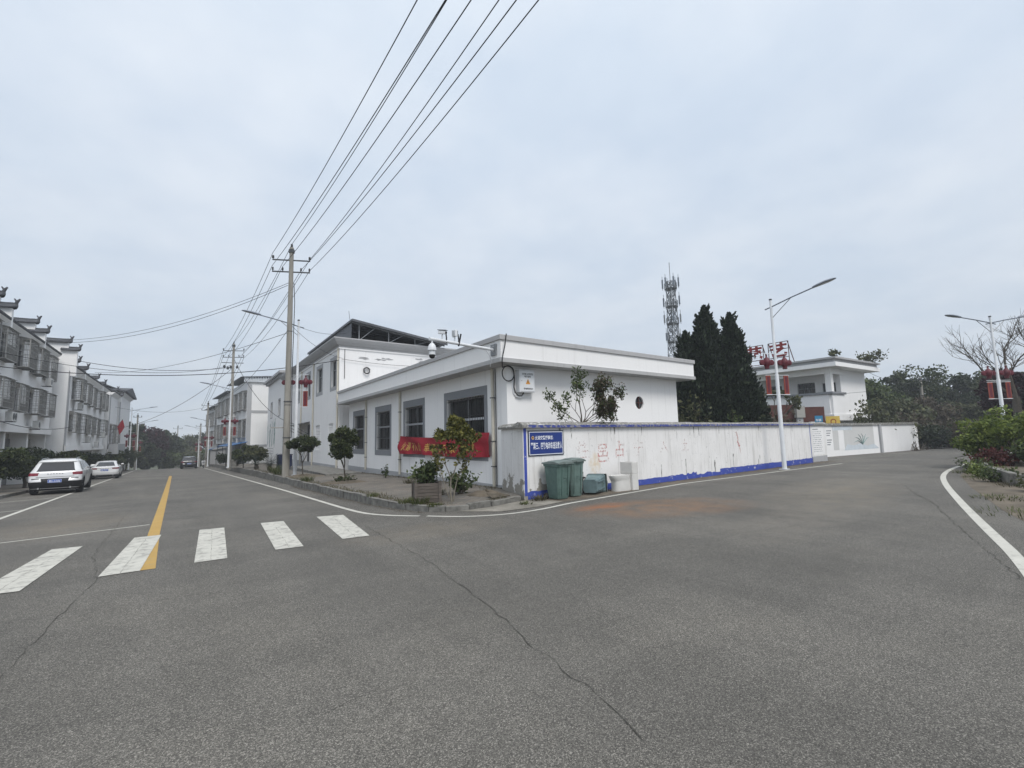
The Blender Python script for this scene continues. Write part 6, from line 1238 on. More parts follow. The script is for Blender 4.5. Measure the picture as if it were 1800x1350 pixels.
SUV = [(.20, .30, 4.30, .80, .30, .40), (.30, .12, 4.47, .87, .30, .45), (.45, .03, 4.55, .91, .30, .5), (.58, .00, 4.58, .925, .30, .5), (.68, .01, 4.58, .935, .28, .5), (.74, .06, 4.57, .94, .26, .5), (.86, .08, 4.54, .94, .25, .5), (.96, .10, 4.44, .935, .25, .5), (1.00, .11, 4.2, .93, .26, .5), (1.05, .13, 3.75, .92, .28, .4), (1.09, .16, 3.40, .89, .30, .3), (1.14, .20, 3.28, .865, .30, .28),
       (1.25, .31, 3.06, .82, .28, .26), (1.36, .43, 2.84, .78, .26, .25), (1.47, .55, 2.58, .735, .25, .25), (1.52, .52, 2.44, .71, .25, .25), (1.56, .54, 2.32, .685, .26, .25), (1.60, .68, 2.15, .64, .3, .3), (1.635, .95, 1.9, .52, .35, .35), (1.65, 1.25, 1.7, .3, .2, .2)]
car('parked_car', 'large white hatchback off-roader parked nearest on the left kerb', 'car', (-5.13, 30.75, gz(31.5)), .03, SUV, 'car_white', 4.58, (.88, 3.62), .355, .62, 1.10, 1.50, (1.09, 1.485), (.90, 1.03, 6), .64, (.62, 1.55, 2.55, 3.45))
SED = [(.18, .25, 4.40, .78, .3, .4), (.28, .08, 4.56, .85, .3, .45), (.42, .01, 4.63, .885, .3, .5), (.58, .00, 4.65, .90, .28, .5), (.68, .03, 4.63, .905, .26, .5), (.80, .05, 4.55, .90, .25, .5), (.88, .07, 4.35, .895, .25, .5), (.93, .08, 3.95, .89, .25, .4), (.96, .09, 3.6, .88, .26, .35), (.99, .12, 3.42, .86, .28, .3), (1.015, .40, 3.35, .82, .25, .28), (1.03, .62, 3.30, .79, .24, .27), (1.10, .74, 3.15, .76, .24, .26),
       (1.22, .98, 2.92, .70, .24, .25), (1.34, 1.25, 2.66, .645, .24, .25), (1.40, 1.42, 2.48, .61, .26, .25), (1.435, 1.62, 2.25, .54, .3, .3), (1.455, 1.8, 2.1, .38, .25, .25)]
car('parked_car', 'smaller white saloon parked farther along the left kerb', 'car', (-5.62, 51.3, gz(52.5)), .03, SED, 'car_white', 4.65, (.95, 3.65), .32, .36, 1.02, 1.36, (1.045, 1.375), (.82, .93, 5), .74, (.95, 1.85, 2.6, 3.55), text='皖H·5K217', rails=False)
car('parked_car', 'black off-roader stopped at the crest of the street', 'car', (.15, 78.5, gz(80)), .03, SUV, 'car_black', 4.58, (.88, 3.62), .355, .6, 1.10, 1.50, (1.09, 1.485), (.90, 1.0, 6), .70, (.62, 1.55, 2.55, 3.45), text='皖H·62M9')
# scooter beside it
sct = thing('motor_scooter', 'white motor scooter standing at the kerb beside the black car', 'scooter', (1.75, 77.5, gz(77.5)))
b = Vector((1.75, 77.5, gz(77.5)))
for y in (0, 1.2): m = MB(); m.tube([b+Vector((-.05, y, .25)), b+Vector((.05, y, .25))], .25, 16); m.obj('wheel', 'rubber', sct)
m = MB(); m.hexa([b+Vector(q) for q in ((-.14, -.2, .42), (.14, -.2, .42), (.14, .55, .35), (-.14, .55, .35), (-.13, -.35, .78), (.13, -.35, .78), (.12, .45, .72), (-.12, .45, .72))]); m.obj('body', 'car_white', sct, bevel=.05)
m = MB(); m.hexa([b+Vector(q) for q in ((-.16, .95, .3), (.16, .95, .3), (.16, 1.05, .3), (-.16, 1.05, .3), (-.24, .82, .95), (.24, .82, .95), (.2, .95, .98), (-.2, .95, .98))]); m.obj('leg_shield', 'car_white', sct, bevel=.03)
m = MB(); m.box(b.x-.13, b.x+.13, b.y+.5, b.y+.98, b.z+.28, b.z+.34); m.obj('footboard', 'cladding', sct); m = MB(); m.hexa([b+Vector(q) for q in ((-.13, -.4, .79), (.13, -.4, .79), (.12, .42, .74), (-.12, .42, .74), (-.12, -.4, .88), (.12, -.4, .88), (.1, .4, .82), (-.1, .4, .82))]); m.obj('saddle', 'fabric_navy', sct, bevel=.02)
m = MB(); m.tube([b+Vector((-.34, .78, 1.06)), b+Vector((0, .86, 1.02)), b+Vector((.34, .78, 1.06))], .02, 6); m.tube([b+Vector((0, .86, 1.02)), b+Vector((0, 1.2, .25))], .03, 6); m.obj('handlebar', 'steel_dark', sct)
for s_ in (-1, 1): m = MB(); m.tube([b+Vector((s_*.2, .84, 1.04)), b+Vector((s_*.28, .84, 1.22))], .01, 5); m.box(b.x+s_*.28-.06, b.x+s_*.28+.06, b.y+.83, b.y+.85, b.z+1.2, b.z+1.29); m.obj('mirror', 'cladding', sct)

# ------------------------------------------------------------------ planting
SG = 'small street trees on the pavements'
tree('street_tree', 'round dark green street tree standing alone on the pavement in mid-distance', 'tree', (5.36, 20.3, pz(20.3)), .95, .03, (-.08, 0, 1.52), (.54, .54, .64), 'leaf_street', 7500, .055, 46, .20, 21, SG)
tree('street_tree', 'thin street tree with spreading crown beside the tall concrete pole', 'tree', (5.0, 27.1, pz(27)), 1.1, .03, (0, 0, 1.68), (.78, .7, .38), 'leaf_street', 6500, .06, 40, .20, 22, SG)
# yellowish tree in front of the banner: several thin stems, open crown
yt = thing('street_tree', 'open yellow-green young tree with several stems in front of the red banner', 'tree', (5.52, 11.0, pz(11)), SG); b = Vector((5.52, 11.0, pz(11))); m = MB(); r = random.Random(31); tips = []
def grow(p, d, L, rad, lev):
    q = p+d*L; mid = (p+q)/2+Vector((r.uniform(-1, 1), r.uniform(-1, 1), r.uniform(-.3, .3)))*L*.08; m.tube([p, mid, q], [rad, rad*.85, rad*.65], 6, False)
    if lev == 0 or rad < .004: tips.append(q); return
    if lev <= 2: tips.append(mid); tips.append(q)
    for k in range(2 if lev > 1 else 3):
        dd = (d*1.0+Vector((r.uniform(-1, 1), r.uniform(-1, 1), r.uniform(-.15, .8)))*.62).normalized(); grow(q, dd, L*r.uniform(.6, .85), rad*.62, lev-1)
grow(b, Vector((-.02, .03, 1)), .55, .024, 4); grow(b+Vector((.05, .03, 0)), Vector((.22, .0, 1)).normalized(), .5, .018, 3); grow(b+Vector((-.06, .02, .1)), Vector((-.3, .1, 1)).normalized(), .45, .014, 3)
m.obj('trunk', 'bark_pale', yt, smooth=True)
tp = np.array([tuple(q) for q in tips]); hi = ell_centres((b.x+.16, b.y-.05, b.z+1.72), (.58, .5, .40), 30, 5); pts = np.concatenate([clump_points(hi, 2300, .15, 3), clump_points(tp[tp[:, 2] > b.z+.5], 420, .11, 4)]); leaf_mesh('crown', pts, .05, 'leaf_yellow', yt, up=.3, elong=1.9, seed=6)
# weathered wooden planter
pb = thing('wooden_planter', 'weathered grey wooden planter box with weeds at the pavement corner', 'planter', (5.08, 11.55, pz(11.5)))
ang = math.radians(-16); F0 = Frame((5.08, 11.55, pz(11.5)), (math.cos(ang), math.sin(ang))); hw_ = .30
for F_, w_ in ((Frame(F0.p(0, 0, hw_), F0.u.xy), hw_), (Frame(F0.p(0, 0, -hw_), (-F0.u).xy), hw_), (Frame(F0.p(hw_, 0, 0), (-F0.n).xy), hw_), (Frame(F0.p(-hw_, 0, 0), F0.n.xy), hw_)):
    for k in range(6): m = MB(); m.fbox(F_, -w_+.03, w_-.03, .02+k*.078, .02+k*.078+.068, -.012+rnd.uniform(-.003, .003), .006+rnd.uniform(-.003, .003)); m.obj('slat', 'wood_old', pb)
for su in (-1, 1):
    for sd in (-1, 1): m = MB(); m.fbox(F0, su*hw_-.035, su*hw_+.035, 0, .51, sd*hw_-.035, sd*hw_+.035); m.obj('corner_post', 'wood_old', pb)
m = MB(); m.fbox(F0, -hw_+.03, hw_-.03, .1, .42, -hw_+.03, hw_-.03); m.obj('soil', 'dirt', pb)
def weed(name, label, base, h, rad, nst, nleaf, lsize, leaf, seed, cat='shrub', group=None, bark='bark', up=.3):
    t = thing(name, label, cat, base, group); r = random.Random(seed); m = MB(); b = Vector(base); P = []
    for i in range(nst):
        a = r.uniform(0, 6.28); e = b+Vector((math.cos(a)*rad*r.uniform(.2, 1), math.sin(a)*rad*r.uniform(.2, 1), h*r.uniform(.45, 1))); s_ = b+Vector((math.cos(a), math.sin(a), 0))*rad*.25*r.random()-Vector((0, 0, .03)); mid = (s_+e)/2+Vector((r.uniform(-.1, .1), r.uniform(-.1, .1), .1))*rad; m.tube([s_, mid, e], [.008+h*.006, .006+h*.003, .003], 5, False)
        for k in range(max(2, nleaf//nst)): f = r.uniform(.25, 1.0); q = s_.lerp(mid, f*2) if f < .5 else mid.lerp(e, f*2-1); P.append(tuple(q+Vector((r.gauss(0, 1), r.gauss(0, 1), r.gauss(0, 1)))*rad*.14))
    m.obj('stems', bark, t); leaf_mesh('foliage', np.array(P), lsize, leaf, t, up=up, seed=seed); return t
c_ = F0.p(0, .42); weed('planter_shrub', 'leafy weeds sprouting out of the weathered wooden planter', tuple(c_), .62, .42, 22, 900, .06, 'leaf_mid', 41)
weed('weed_clump', 'tall leafy weed growing behind the wooden planter under the banner', (6.5, 12.4, pz(12)), .75, .5, 14, 420, .07, 'leaf_mid', 42)
weed('weed_clump', 'single slender weed stalk against the office wall between the drainpipes', (7.4, 21.4, pz(21.4)), .6, .22, 7, 120, .06, 'leaf_mid', 43)
weed('weed_clump', 'low weeds at the foot of the round street tree', (5.3, 20.1, pz(20)), .22, .5, 14, 260, .06, 'leaf_street', 44)
for i, (x, y, n, h, mt, lab) in enumerate(((4.72, 11.2, 150, .22, 'grass', 'bright grass tuft beside the wooden planter'), (4.55, 11.6, 90, .13, 'grass', 'small grass tuft at the kerb left of the wooden planter'), (4.85, 10.55, 80, .09, 'grass', 'low grass at the rounded kerb corner below the planter'), (7.05, 9.95, 80, .09, 'grass', 'isolated dark grass tuft on the concrete apron'), (7.75, 10.35, 130, .16, 'grass_dry', 'dry grass at the blue painted wall corner'), (4.35, 13.6, 60, .12, 'grass', 'short grass on the kerb edge farther left'), (5.9, 12.7, 120, .22, 'grass_dry', 'dry weeds along the office plinth behind the planter'), (6.9, 17.2, 120, .2, 'grass_dry', 'dry weed patch near the second drainpipe'), (4.35, 22.5, 130, .28, 'grass', 'grass clump near the kerb before the concrete pole'), (4.4, 30.5, 200, .45, 'grass', 'tall grass at the foot of the lantern lamp post'), (4.6, 34, 220, .5, 'grass', 'tall yellowish grass beside the dark sago palm'))):
    tuft('grass_tuft', lab, 'grass', (x, y, (pz(y) if y > 10.4 and x < 7 else gz(y))+.004), n, h, mt, 'grass tufts along the kerb', .12+h*.5, i+50, .008)
r = random.Random(8); m = MB()
for i in range(5200):
    y = 10.6+r.random()**1.6*30; e = r.random(); x = kx(y)+.13+abs(r.gauss(0, .22)) if e < .55 else rx(y)-.5-abs(r.gauss(0, .2)); a = r.uniform(0, 6.28); h = r.uniform(.02, .085); w = .008; p = Vector((x, y, pz(y))); d = Vector((math.cos(a), math.sin(a), 0)); s_ = Vector((-d.y, d.x, 0))*w
    m.add([p-s_, p+s_, p+d*h*.7+Vector((0, 0, h))], [(0, 1, 2)])
o = m.obj('pavement_weeds', 'grass_dry'); tag(o, 'sparse weeds and dead grass in the pavement edges', 'grass', kind='stuff')
m = MB()
for i in range(2200):   # leaf litter and grit along the boundary wall and kerb
    if r.random() < .6: u = r.uniform(.3, 21); p = FB.p(u, gz(11)+.008, abs(r.gauss(0, .14))+.03)
    else: y = r.uniform(10.6, 24); p = Vector((kx(y)-abs(r.gauss(0, .12))-.03, y, gz(y)+.006))
    s_ = r.uniform(.008, .03); a = r.uniform(0, 6.28); c1, s1 = math.cos(a)*s_, math.sin(a)*s_; m.add([p+Vector((c1, s1, 0)), p+Vector((-s1, c1, s_*.3)), p+Vector((-c1, -s1, 0)), p+Vector((s1, -c1, s_*.2))], [(0, 1, 2, 3)])
o = m.obj('leaf_litter', 'timber_debris'); tag(o, 'dead leaves and grit lying along the wall and kerb', 'litter', kind='stuff')
# rough soil mounds where the trees are planted
for (x, y, rx_, lab) in ((5.3, 20.2, .9, 'dark soil heap round the round street tree'), (5.0, 26.6, 1.1, 'dark soil patch round the thin street tree'), (6.9, 11.7, .55, 'dark rubble at the gap between office and boundary wall')):
    m = MB(); n = 16; rings = []; q = random.Random(int(x*10+y)); rows = [(1, .0), (.75, .05), (.4, .10), (.05, .12)]; vs = [(x+rx_*k*math.cos(i*6.283/n)*q.uniform(.85, 1.15), y+rx_*k*math.sin(i*6.283/n)*q.uniform(.7, 1.0), pz(y)+h*q.uniform(.6, 1.3)+.003) for k, h in rows for i in range(n)]
    m.add(vs, [(j*n+i, j*n+(i+1) % n, (j+1)*n+(i+1) % n, (j+1)*n+i) for j in range(3) for i in range(n)]+[tuple(3*n+i for i in range(n))]); o = m.obj('soil_heap', 'dirt', origin=(x, y, pz(y))); tag(o, lab, 'soil')
m = MB(); m.hexa([(6.55, 10.75, .07), (7.25, 10.95, .07), (7.2, 11.25, .09), (6.6, 11.1, .16), (6.55, 10.75, .085), (7.25, 10.95, .085), (7.2, 11.25, .105), (6.6, 11.1, .175)]); o = m.obj('board_scrap', 'timber_debris', origin=(6.9, 11, .07)); tag(o, 'broken board lying tilted on the pavement by the wall corner', 'board')
# shrub rooted on the wall coping
ws = thing('wall_shrub', 'half-bare shrub growing out of the boundary wall coping', 'shrub', tuple(FB.p(2.45, 1.98, -.15))); m = MB(); r = random.Random(17); tips = []
b = FB.p(2.45, 1.95, -.15)
def grow2(p, d, L, rad, lev, droop=0):
    q = p+d*L; mid = (p+q)/2+Vector((r.uniform(-1, 1), r.uniform(-.4, .4), r.uniform(-.3, .6)))*L*.12; m.tube([p, mid, q], [rad, rad*.85, rad*.7], 5, False); tips.append((tuple(q), lev))
    if lev == 0: return
    for k in range(2 if lev > 1 else 3):
        dd = (d+Vector((r.uniform(-1, 1), r.uniform(-.45, .35), r.uniform(-.35, .7)))*.75).normalized(); grow2(q, dd, L*r.uniform(.55, .85), rad*.6, lev-1)
for dv_, L_, r_, lv_ in (((-.1, 0, 1), .62, .024, 4), ((.45, 0, .9), .46, .018, 4), ((.8, 0, .6), .50, .018, 4), ((1, -.05, .35), .5, .016, 4), ((.7, -.1, .8), .6, .016, 4), ((-.9, -.1, .4), .52, .016, 4), ((-.5, -.1, .8), .5, .014, 3), ((.9, -.2, .1), .45, .012, 3), ((1, -.1, .6), .55, .014, 4), ((-1, -.1, .15), .45, .012, 3), ((.6, -.2, .3), .35, .012, 4)): grow2(b+Vector((r.uniform(-.05, .15), 0, 0)), Vector(dv_).normalized(), L_, r_, lv_)
m.obj('branches', 'bark', ws, smooth=True); T = np.array([q for q, l in tips if l <= 2]); pts = clump_points(T, 2300, .10, 8, 1.3); leaf_mesh('foliage', pts, .042, 'leaf_mid', ws, up=-.5, elong=2.2, seed=3)
right = T[T[:, 0] > b.x+.55]; leaf_mesh('withered_foliage', clump_points(right if len(right) else T, 1900, .14, 12, 1.3), .042, 'leaf_brown', ws, up=-.8, elong=2.0, seed=4)
for i, (u, L) in enumerate(((2.75, .22), (3.05, .26), (3.35, .2), (2.2, .15))):
    pass
# cypress group behind the office
def cypress(label, base, h, rad, n, seed):
    t = thing('cypress_tree', label, 'tree', base, 'cypress trees behind the boundary wall'); b = np.array(base); r = np.random.RandomState(seed); m = MB(); m.tube([Vector(base)-Vector((0, 0, .1)), Vector(base)+Vector((0, 0, h*.6)), Vector(base)+Vector((0, 0, h*.95))], [.16, .08, .02], 8); m.obj('trunk', 'bark', t)
    f = r.uniform(0, 1, n)**.85; z = .25+f*(h-.25); prof = np.interp(f, [0, .1, .3, .5, .7, .85, .95, 1], [.85, 1.0, 1.08, .98, .72, .42, .17, .02])*rad; a = r.uniform(0, 6.283, n); lump = 1+.16*np.sin(a*3+z*1.3+seed)+.13*np.sin(a*5+z*2.9+seed*2)+.12*np.sin(a*8-z*5.1)+.10*np.sin(z*9+a*4); q = r.uniform(.62, 1.05, n)**.8; q = np.where(r.uniform(0, 1, n) < .06, q+r.uniform(.05, .28, n), q)
    rr = prof*lump*q; P = np.stack([b[0]+rr*np.cos(a), b[1]+rr*np.sin(a), b[2]+z], 1); D = np.stack([np.cos(a)*.55, np.sin(a)*.55, np.full(n, 1.0)], 1)
    ka = r.uniform(0, 6.283, 110); kf = r.uniform(.08, .97, 110); kp = np.interp(kf, [0, .1, .3, .5, .7, .85, .95, 1], [.85, 1.0, 1.08, .98, .72, .42, .17, .02])*rad; Q = []; QD = []
    for a_, f_, p_ in zip(ka, kf, kp):   # loose sprays breaking the outline
        L_ = r.uniform(.15, .42); o_ = np.array([math.cos(a_)*.55, math.sin(a_)*.55, .85]); c_0 = b+np.array([math.cos(a_)*p_*.92, math.sin(a_)*p_*.92, .25+f_*(h-.25)]); tt = r.uniform(0, 1, 34); Q.append(c_0+o_*L_*tt[:, None]+r.normal(size=(34, 3))*.055*(1.1-tt)[:, None]); QD.append(np.tile(o_, (34, 1)))
    P = np.concatenate([P]+Q); D = np.concatenate([D]+QD)
    leaf_mesh('crown', P, .085, 'leaf_cypress', t, elong=2.3, seed=seed, dirs=D)
    inner = MB(); inner.lathe(tuple(b), [(rad*k*.70, zz*h) for zz, k in ((.02, .6), (.1, .92), (.3, 1.0), (.5, .93), (.7, .68), (.85, .38), (.94, .12))], 12); inner.obj('inner_crown', 'leaf_cypress', t)
    return t
cypress('tallest pointed cypress behind the right end of the office', (22.6, 14.95, 0), 8.35, 1.12, 17000, 1); cypress('second tall cypress standing nearest the roof letters', (23.75, 14.25, 0), 7.95, 1.02, 15000, 2)
cypress('shorter cypress at the left of the group', (21.75, 15.6, 0), 7.0, .95, 11000, 3); cypress('cypress tip showing between the two tall ones', (23.75, 15.35, 0), 7.6, .8, 8000, 4); cypress('low cypress spreading at the right foot of the group', (24.75, 14.0, 0), 4.6, .8, 5000, 6)
for i, (x, y, h, lab, lf) in enumerate(((19.6, 14.0, 3.6, 'slender pale-leaved sapling in front of the cypresses by the office end', 'leaf_olive'), (21.6, 13.4, 2.9, 'low leafy shrub in front of the tallest cypress', 'leaf_mid'), (23.6, 13.2, 2.6, 'spreading shrub with pale leaf sprays before the second cypress', 'leaf_olive'), (26.2, 13.4, 2.7, 'brownish bush behind the wall right of the cypresses', 'leaf_brown'), (27.6, 14.2, 2.6, 'olive bush behind the wall near the lamp', 'leaf_olive'))):
    weed('wall_side_shrub', lab, (x, y, 0), h, .9, 18, 620, .12, lf, 60+i, group='shrubs behind the boundary wall')
# small open tree in front of the balcony house
ot = thing('young_tree', 'leafless forked young tree with green tips in front of the balcony house', 'tree', (33.0, 17.3, -.1)); m = MB(); r = random.Random(23); tips = []; b = Vector((33.0, 17.3, -.1))
for a, tl in ((-.5, 5.4), (-.25, 4.9), (.2, 5.2), (.55, 4.6), (.8, 4.0)): grow2(b+Vector((0, 0, 1.4)), Vector((a*.83, -a*.557, 1)).normalized(), 1.35, .06, 2)
m.tube([b, b+Vector((0, 0, 1.45))], [.12, .09], 8); m.obj('branches', 'bark', ot); T = np.array([q for q, l in tips if l == 0]); leaf_mesh('foliage', clump_points(T, 420, .28, 5), .16, 'leaf_olive', ot, seed=2)
# spiky shrub by the house side wall and tufts on its roof
weed('spiky_shrub', 'pale spiky shrub standing against the side wall of the balcony house', (43.4, 15.2, -.1), 4.0, 1.5, 40, 1500, .16, 'leaf_olive', 71, up=1.2)
weed('roof_weed', 'small weed growing on the near corner of the balcony house roof', (40.9, 16.3, 7.12), .7, .5, 8, 120, .14, 'leaf_olive', 72); weed('roof_weed', 'wider weed tuft on the far right of the balcony house roof', (47.6, 16.2, 7.12), 1.0, 1.1, 14, 300, .15, 'leaf_olive', 73)
# trees beyond the right-hand road
BG = 'trees beyond the right-hand road'
for i, (x, y, h, rr, lf, lab) in enumerate(((56, 20.5, 6.6, 2.8, 'leaf_mid', 'light green round tree just right of the balcony house'), (61, 21, 7.2, 2.9, 'leaf_mid', 'green tree second to the right of the balcony house'), (57, 17.3, 4.6, 2.4, 'leaf_olive', 'low olive tree behind the far white wall'), (63, 17.5, 5.2, 2.6, 'leaf_brown', 'brownish bushy tree behind the far wall end'), (70, 19.5, 9.3, 3.0, 'leaf_street', 'tallest dark tree in the right-hand background'), (66.5, 20.6, 7.6, 2.4, 'leaf_dark', 'dark tree left of the tallest background tree'), (73, 17.2, 8.2, 2.3, 'leaf_dark', 'dark narrow tree right of the tallest background tree'), (75, 14.6, 8.3, 2.4, 'leaf_street', 'rounded dark green tree in the middle of the right background'), (78, 12.5, 7.8, 2.6, 'leaf_dark', 'dark tree left of the bare tree'), (70, 13.6, 5.6, 2.5, 'leaf_dark', 'low dark tree in shade behind the road bend'), (66, 14.4, 4.2, 2.3, 'leaf_olive', 'low olive thicket at the road bend'), (74, 10.2, 7.0, 2.8, 'leaf_dark', 'deep green tree behind the two-armed lamp'), (80, 8.2, 7.6, 3.0, 'leaf_street', 'green tree at the far right edge of the view'), (68, 9.8, 5.0, 2.4, 'leaf_dark', 'low dark tree behind the green bush'), (84, 16, 8.6, 3.2, 'leaf_dark', 'distant dark tree filling the right-hand gap'), (60, 8.5, 4.3, 2.2, 'leaf_mid', 'low green tree right of the road bend'))):
    tree('background_tree', lab, 'tree', (x, y, -.3), h*.5, .16, (0, 0, h*.58), (rr, rr, h*.40), lf, 6500, .20, 60, rr*.34, 100+i, BG, limbs=9)
for i, (x, y, h, lf, lab) in enumerate(((49.5, 13.2, 1.9, 'leaf_dark', 'dark climbing shrub at the end of the far white wall'), (51.5, 12.6, 2.2, 'leaf_brown', 'brown scrub beside the far wall end'), (54, 12.0, 2.4, 'leaf_olive', 'olive scrub at the outside of the bend'), (57, 11.2, 2.3, 'leaf_brown', 'dry brown scrub at the bend'), (55.5, 9.5, 1.6, 'leaf_mid', 'low green scrub at the road edge of the bend'), (50.5, 14.6, 3.2, 'leaf_brown', 'brown bush hanging over the far white wall'), (46.5, 14.7, 2.7, 'leaf_olive', 'olive bush behind the far white wall'))):
    weed('roadside_scrub', lab, (x, y, -.15), h, 1.5, 34, 1500, .15, lf, 120+i, group='scrub at the road bend')
# purple-leaved and bare trees on the far right
tree('purple_tree', 'dark purple-leaved tree behind the two-armed lamp', 'tree', (48.5, 8.0, 0), 2.2, .12, (0, 0, 3.9), (2.0, 2.0, 1.7), 'leaf_purple', 3800, .17, 40, .75, 140, 'purple-leaved trees'); tree('purple_tree', 'purple-leaved tree at the right picture edge', 'tree', (47.5, 5.3, 0), 2.2, .12, (0, 0, 3.9), (1.9, 1.9, 1.9), 'leaf_purple', 3800, .17, 40, .7, 141, 'purple-leaved trees')
def bare(label, base, h, seed, lean):
    t = thing('bare_tree', label, 'tree', base, 'bare trees at the right edge'); m = MB(); r = random.Random(seed); b = Vector(base); tips_ = []
    def g(p, d, L, rad, lev):
        k = 4; pts = [p]; q = p; dd = d
        for i in range(k): dd = (dd+Vector((r.uniform(-1, 1), r.uniform(-1, 1), r.uniform(-.4, .6)))*.16).normalized(); q = q+dd*L/k; pts.append(q)
        m.tube(pts, [lerp(i/k, rad, rad*.6) for i in range(k+1)], 6 if lev > 2 else 4, False)
        if lev == 0: return
        for j in range(3 if lev > 2 else 2+(r.random() < .5)):
            s_ = pts[r.randint(2, k)]; nd = (dd*.8+Vector((r.uniform(-1, 1), r.uniform(-1, 1), r.uniform(-.2, .7)))*.85).normalized(); g(s_, nd, L*r.uniform(.55, .8), rad*.52, lev-1)
        g(q, (dd+Vector((r.uniform(-.4, .4), r.uniform(-.4, .4), .2))).normalized(), L*.72, rad*.6, lev-1)
    m.tube([b-Vector((0, 0, .2)), b+Vector((0, 0, h*.42))+Vector(lean)*.5], [.28, .2], 10); g(b+Vector((0, 0, h*.42))+Vector(lean)*.5, (Vector(lean)*.25+Vector((0, 0, 1))).normalized(), h*.24, .11, 4)
    g(b+Vector((0, 0, h*.40)), (Vector((-.83, .55, 0))*.9+Vector((0, 0, .8))).normalized(), h*.28, .07, 4); m.obj('branches', 'bark', t)
bare('bare pollarded tree with long twigs behind the two-armed lamp', (45.5, 7.6, 0), 8.3, 5, (0, 0, 0)); bare('second bare tree cut by the right picture edge', (46.0, 5.4, 0), 8.8, 9, (0, 0, 0))
# raised bed with the bright bush
bed = thing('planting_bed', 'low concrete-edged planting bed at the right roadside', 'planter', (25, 3.8, 0)); PB = [(18.6, 3.35), (22.6, 4.75), (26.5, 5.55), (33.5, 6.0), (34.0, 2.0), (20.0, .6)]
m = MB(); m.add([(x, y, .20) for x, y in PB], [tuple(range(len(PB)))]); m.obj('soil', 'dirt', bed)
for (a, b) in zip(PB, PB[1:]+PB[:1]):
    a, b = Vector((*a, 0)), Vector((*b, 0)); L = (b-a).length; k = max(1, round(L/1.3)); F = Frame(a, (b-a))
    for i in range(k): m = MB(); m.fbox(F, lerp(i/k, 0, L)+.01, lerp((i+1)/k, 0, L)-.01, -.05, .32+rnd.uniform(-.02, .02), -.09, .09); m.obj('edging_block', 'kerb_concrete', bed, bevel=.012)
m = MB(); vg = [(9.0, 1.0), (13.2, 2.6), (17.5, 4.0), (21.3, 5.1), (25, 5.75), (34, 6.4), (36, 4), (36, -6), (9.5, -4)]; m.add([(x, y, .004) for x, y in vg], [tuple(range(len(vg)))]); o = m.obj('verge', 'dirt'); tag(o, kind='structure')
for i, (x, y, z, rr, h, lf, lab, n) in enumerate(((25.9, 4.55, .15, 1.75, 1.95, 'leaf_bright', 'bright green bush in the roadside planting bed', 9000), (27.6, 2.9, .15, 2.0, 2.0, 'leaf_bright', 'second bright green bush running out of the picture on the right', 8000), (24.2, 4.8, .1, .34, .55, 'leaf_red', 'reddish low shrub at the front of the planting bed', 1600), (24.6, 3.2, .2, 1.2, 1.0, 'leaf_mid', 'darker green shrub low in the planting bed', 5000), (29.5, 5.0, .2, 1.1, 1.9, 'leaf_mid', 'taller green shrub at the foot of the two-armed lamp', 2200))):
    tree('garden_bush', lab, 'bush', (x, y, z), h*.4, .05, (0, 0, h*.55), (rr, rr, h*.45), lf, n, .075, 46, .36, 160+i, 'bushes in the planting bed', stems=3)
for i, (x, y, h, mt, lab) in enumerate(((15.2, 3.0, .14, 'grass', 'green grass at the verge near the lower bend of the white line'), (12.8, 2.2, .16, 'grass', 'yellow-green grass patch at the verge by the right picture edge'), (18.5, 3.2, .2, 'grass_dry', 'dry weeds at the corner of the planting bed'), (20.5, 4.2, .25, 'grass', 'weeds in front of the planting bed edging'), (22.8, 5.2, .2, 'grass', 'weeds at the verge before the reddish shrub'))):
    tuft('verge_grass', lab, 'grass', (x, y, .006), 150, h*.6, mt, 'grass on the right verge', .55+.2*(i % 2), 200+i, .007, lean=1.0)
for i, (x, y, h, lf, lab) in enumerate(((19.6, 3.9, .45, 'leaf_mid', 'leafy weeds against the near corner of the planting bed'), (21.2, 4.55, .4, 'leaf_bright', 'bright weeds along the bed edging'), (23.0, 5.1, .55, 'leaf_mid', 'taller weeds where the bed edging meets the white line'), (17.2, 2.6, .35, 'leaf_olive', 'dull weeds on the verge before the bed'), (14.2, 1.9, .3, 'leaf_mid', 'low weeds by the right picture edge'))):
    weed('verge_weed', lab, (x, y, .0), h, .55, 26, 520, .05, lf, 300+i, group='weeds on the right verge')
# left pavement trees
for i, (x, y, h, rr, lab) in enumerate(((-7.6, 33.2, 2.1, 1.0, 'dark bushy tree at the left picture edge'), (-7.45, 37.6, 2.2, 1.15, 'dark bushy tree behind the large white hatchback'), (-7.5, 50, 2.1, 1.0, 'bushy tree between the two white parked cars'), (-7.5, 60, 2.1, 1.0, 'bushy tree behind the white saloon'), (-7.4, 72, 2.3, 1.2, 'bushy tree under the terrace with the flag'), (-7.2, 79, 2.6, 1.4, 'wide bushy tree at the foot of the left lamp'), (-7.6, 88, 2.8, 1.6, 'last bushy tree on the left pavement'))):
    tree('pavement_tree', lab, 'tree', (x, y, gz(y)+.14), h*.42, .06, (0, 0, h*.66), (rr, rr, h*.36), 'leaf_dark' if i % 2 else 'leaf_street', 8000 if y < 40 else 4500, .08 if y < 40 else .11, 44, rr*.36, 180+i, 'bushy trees on the left pavement', stems=2)
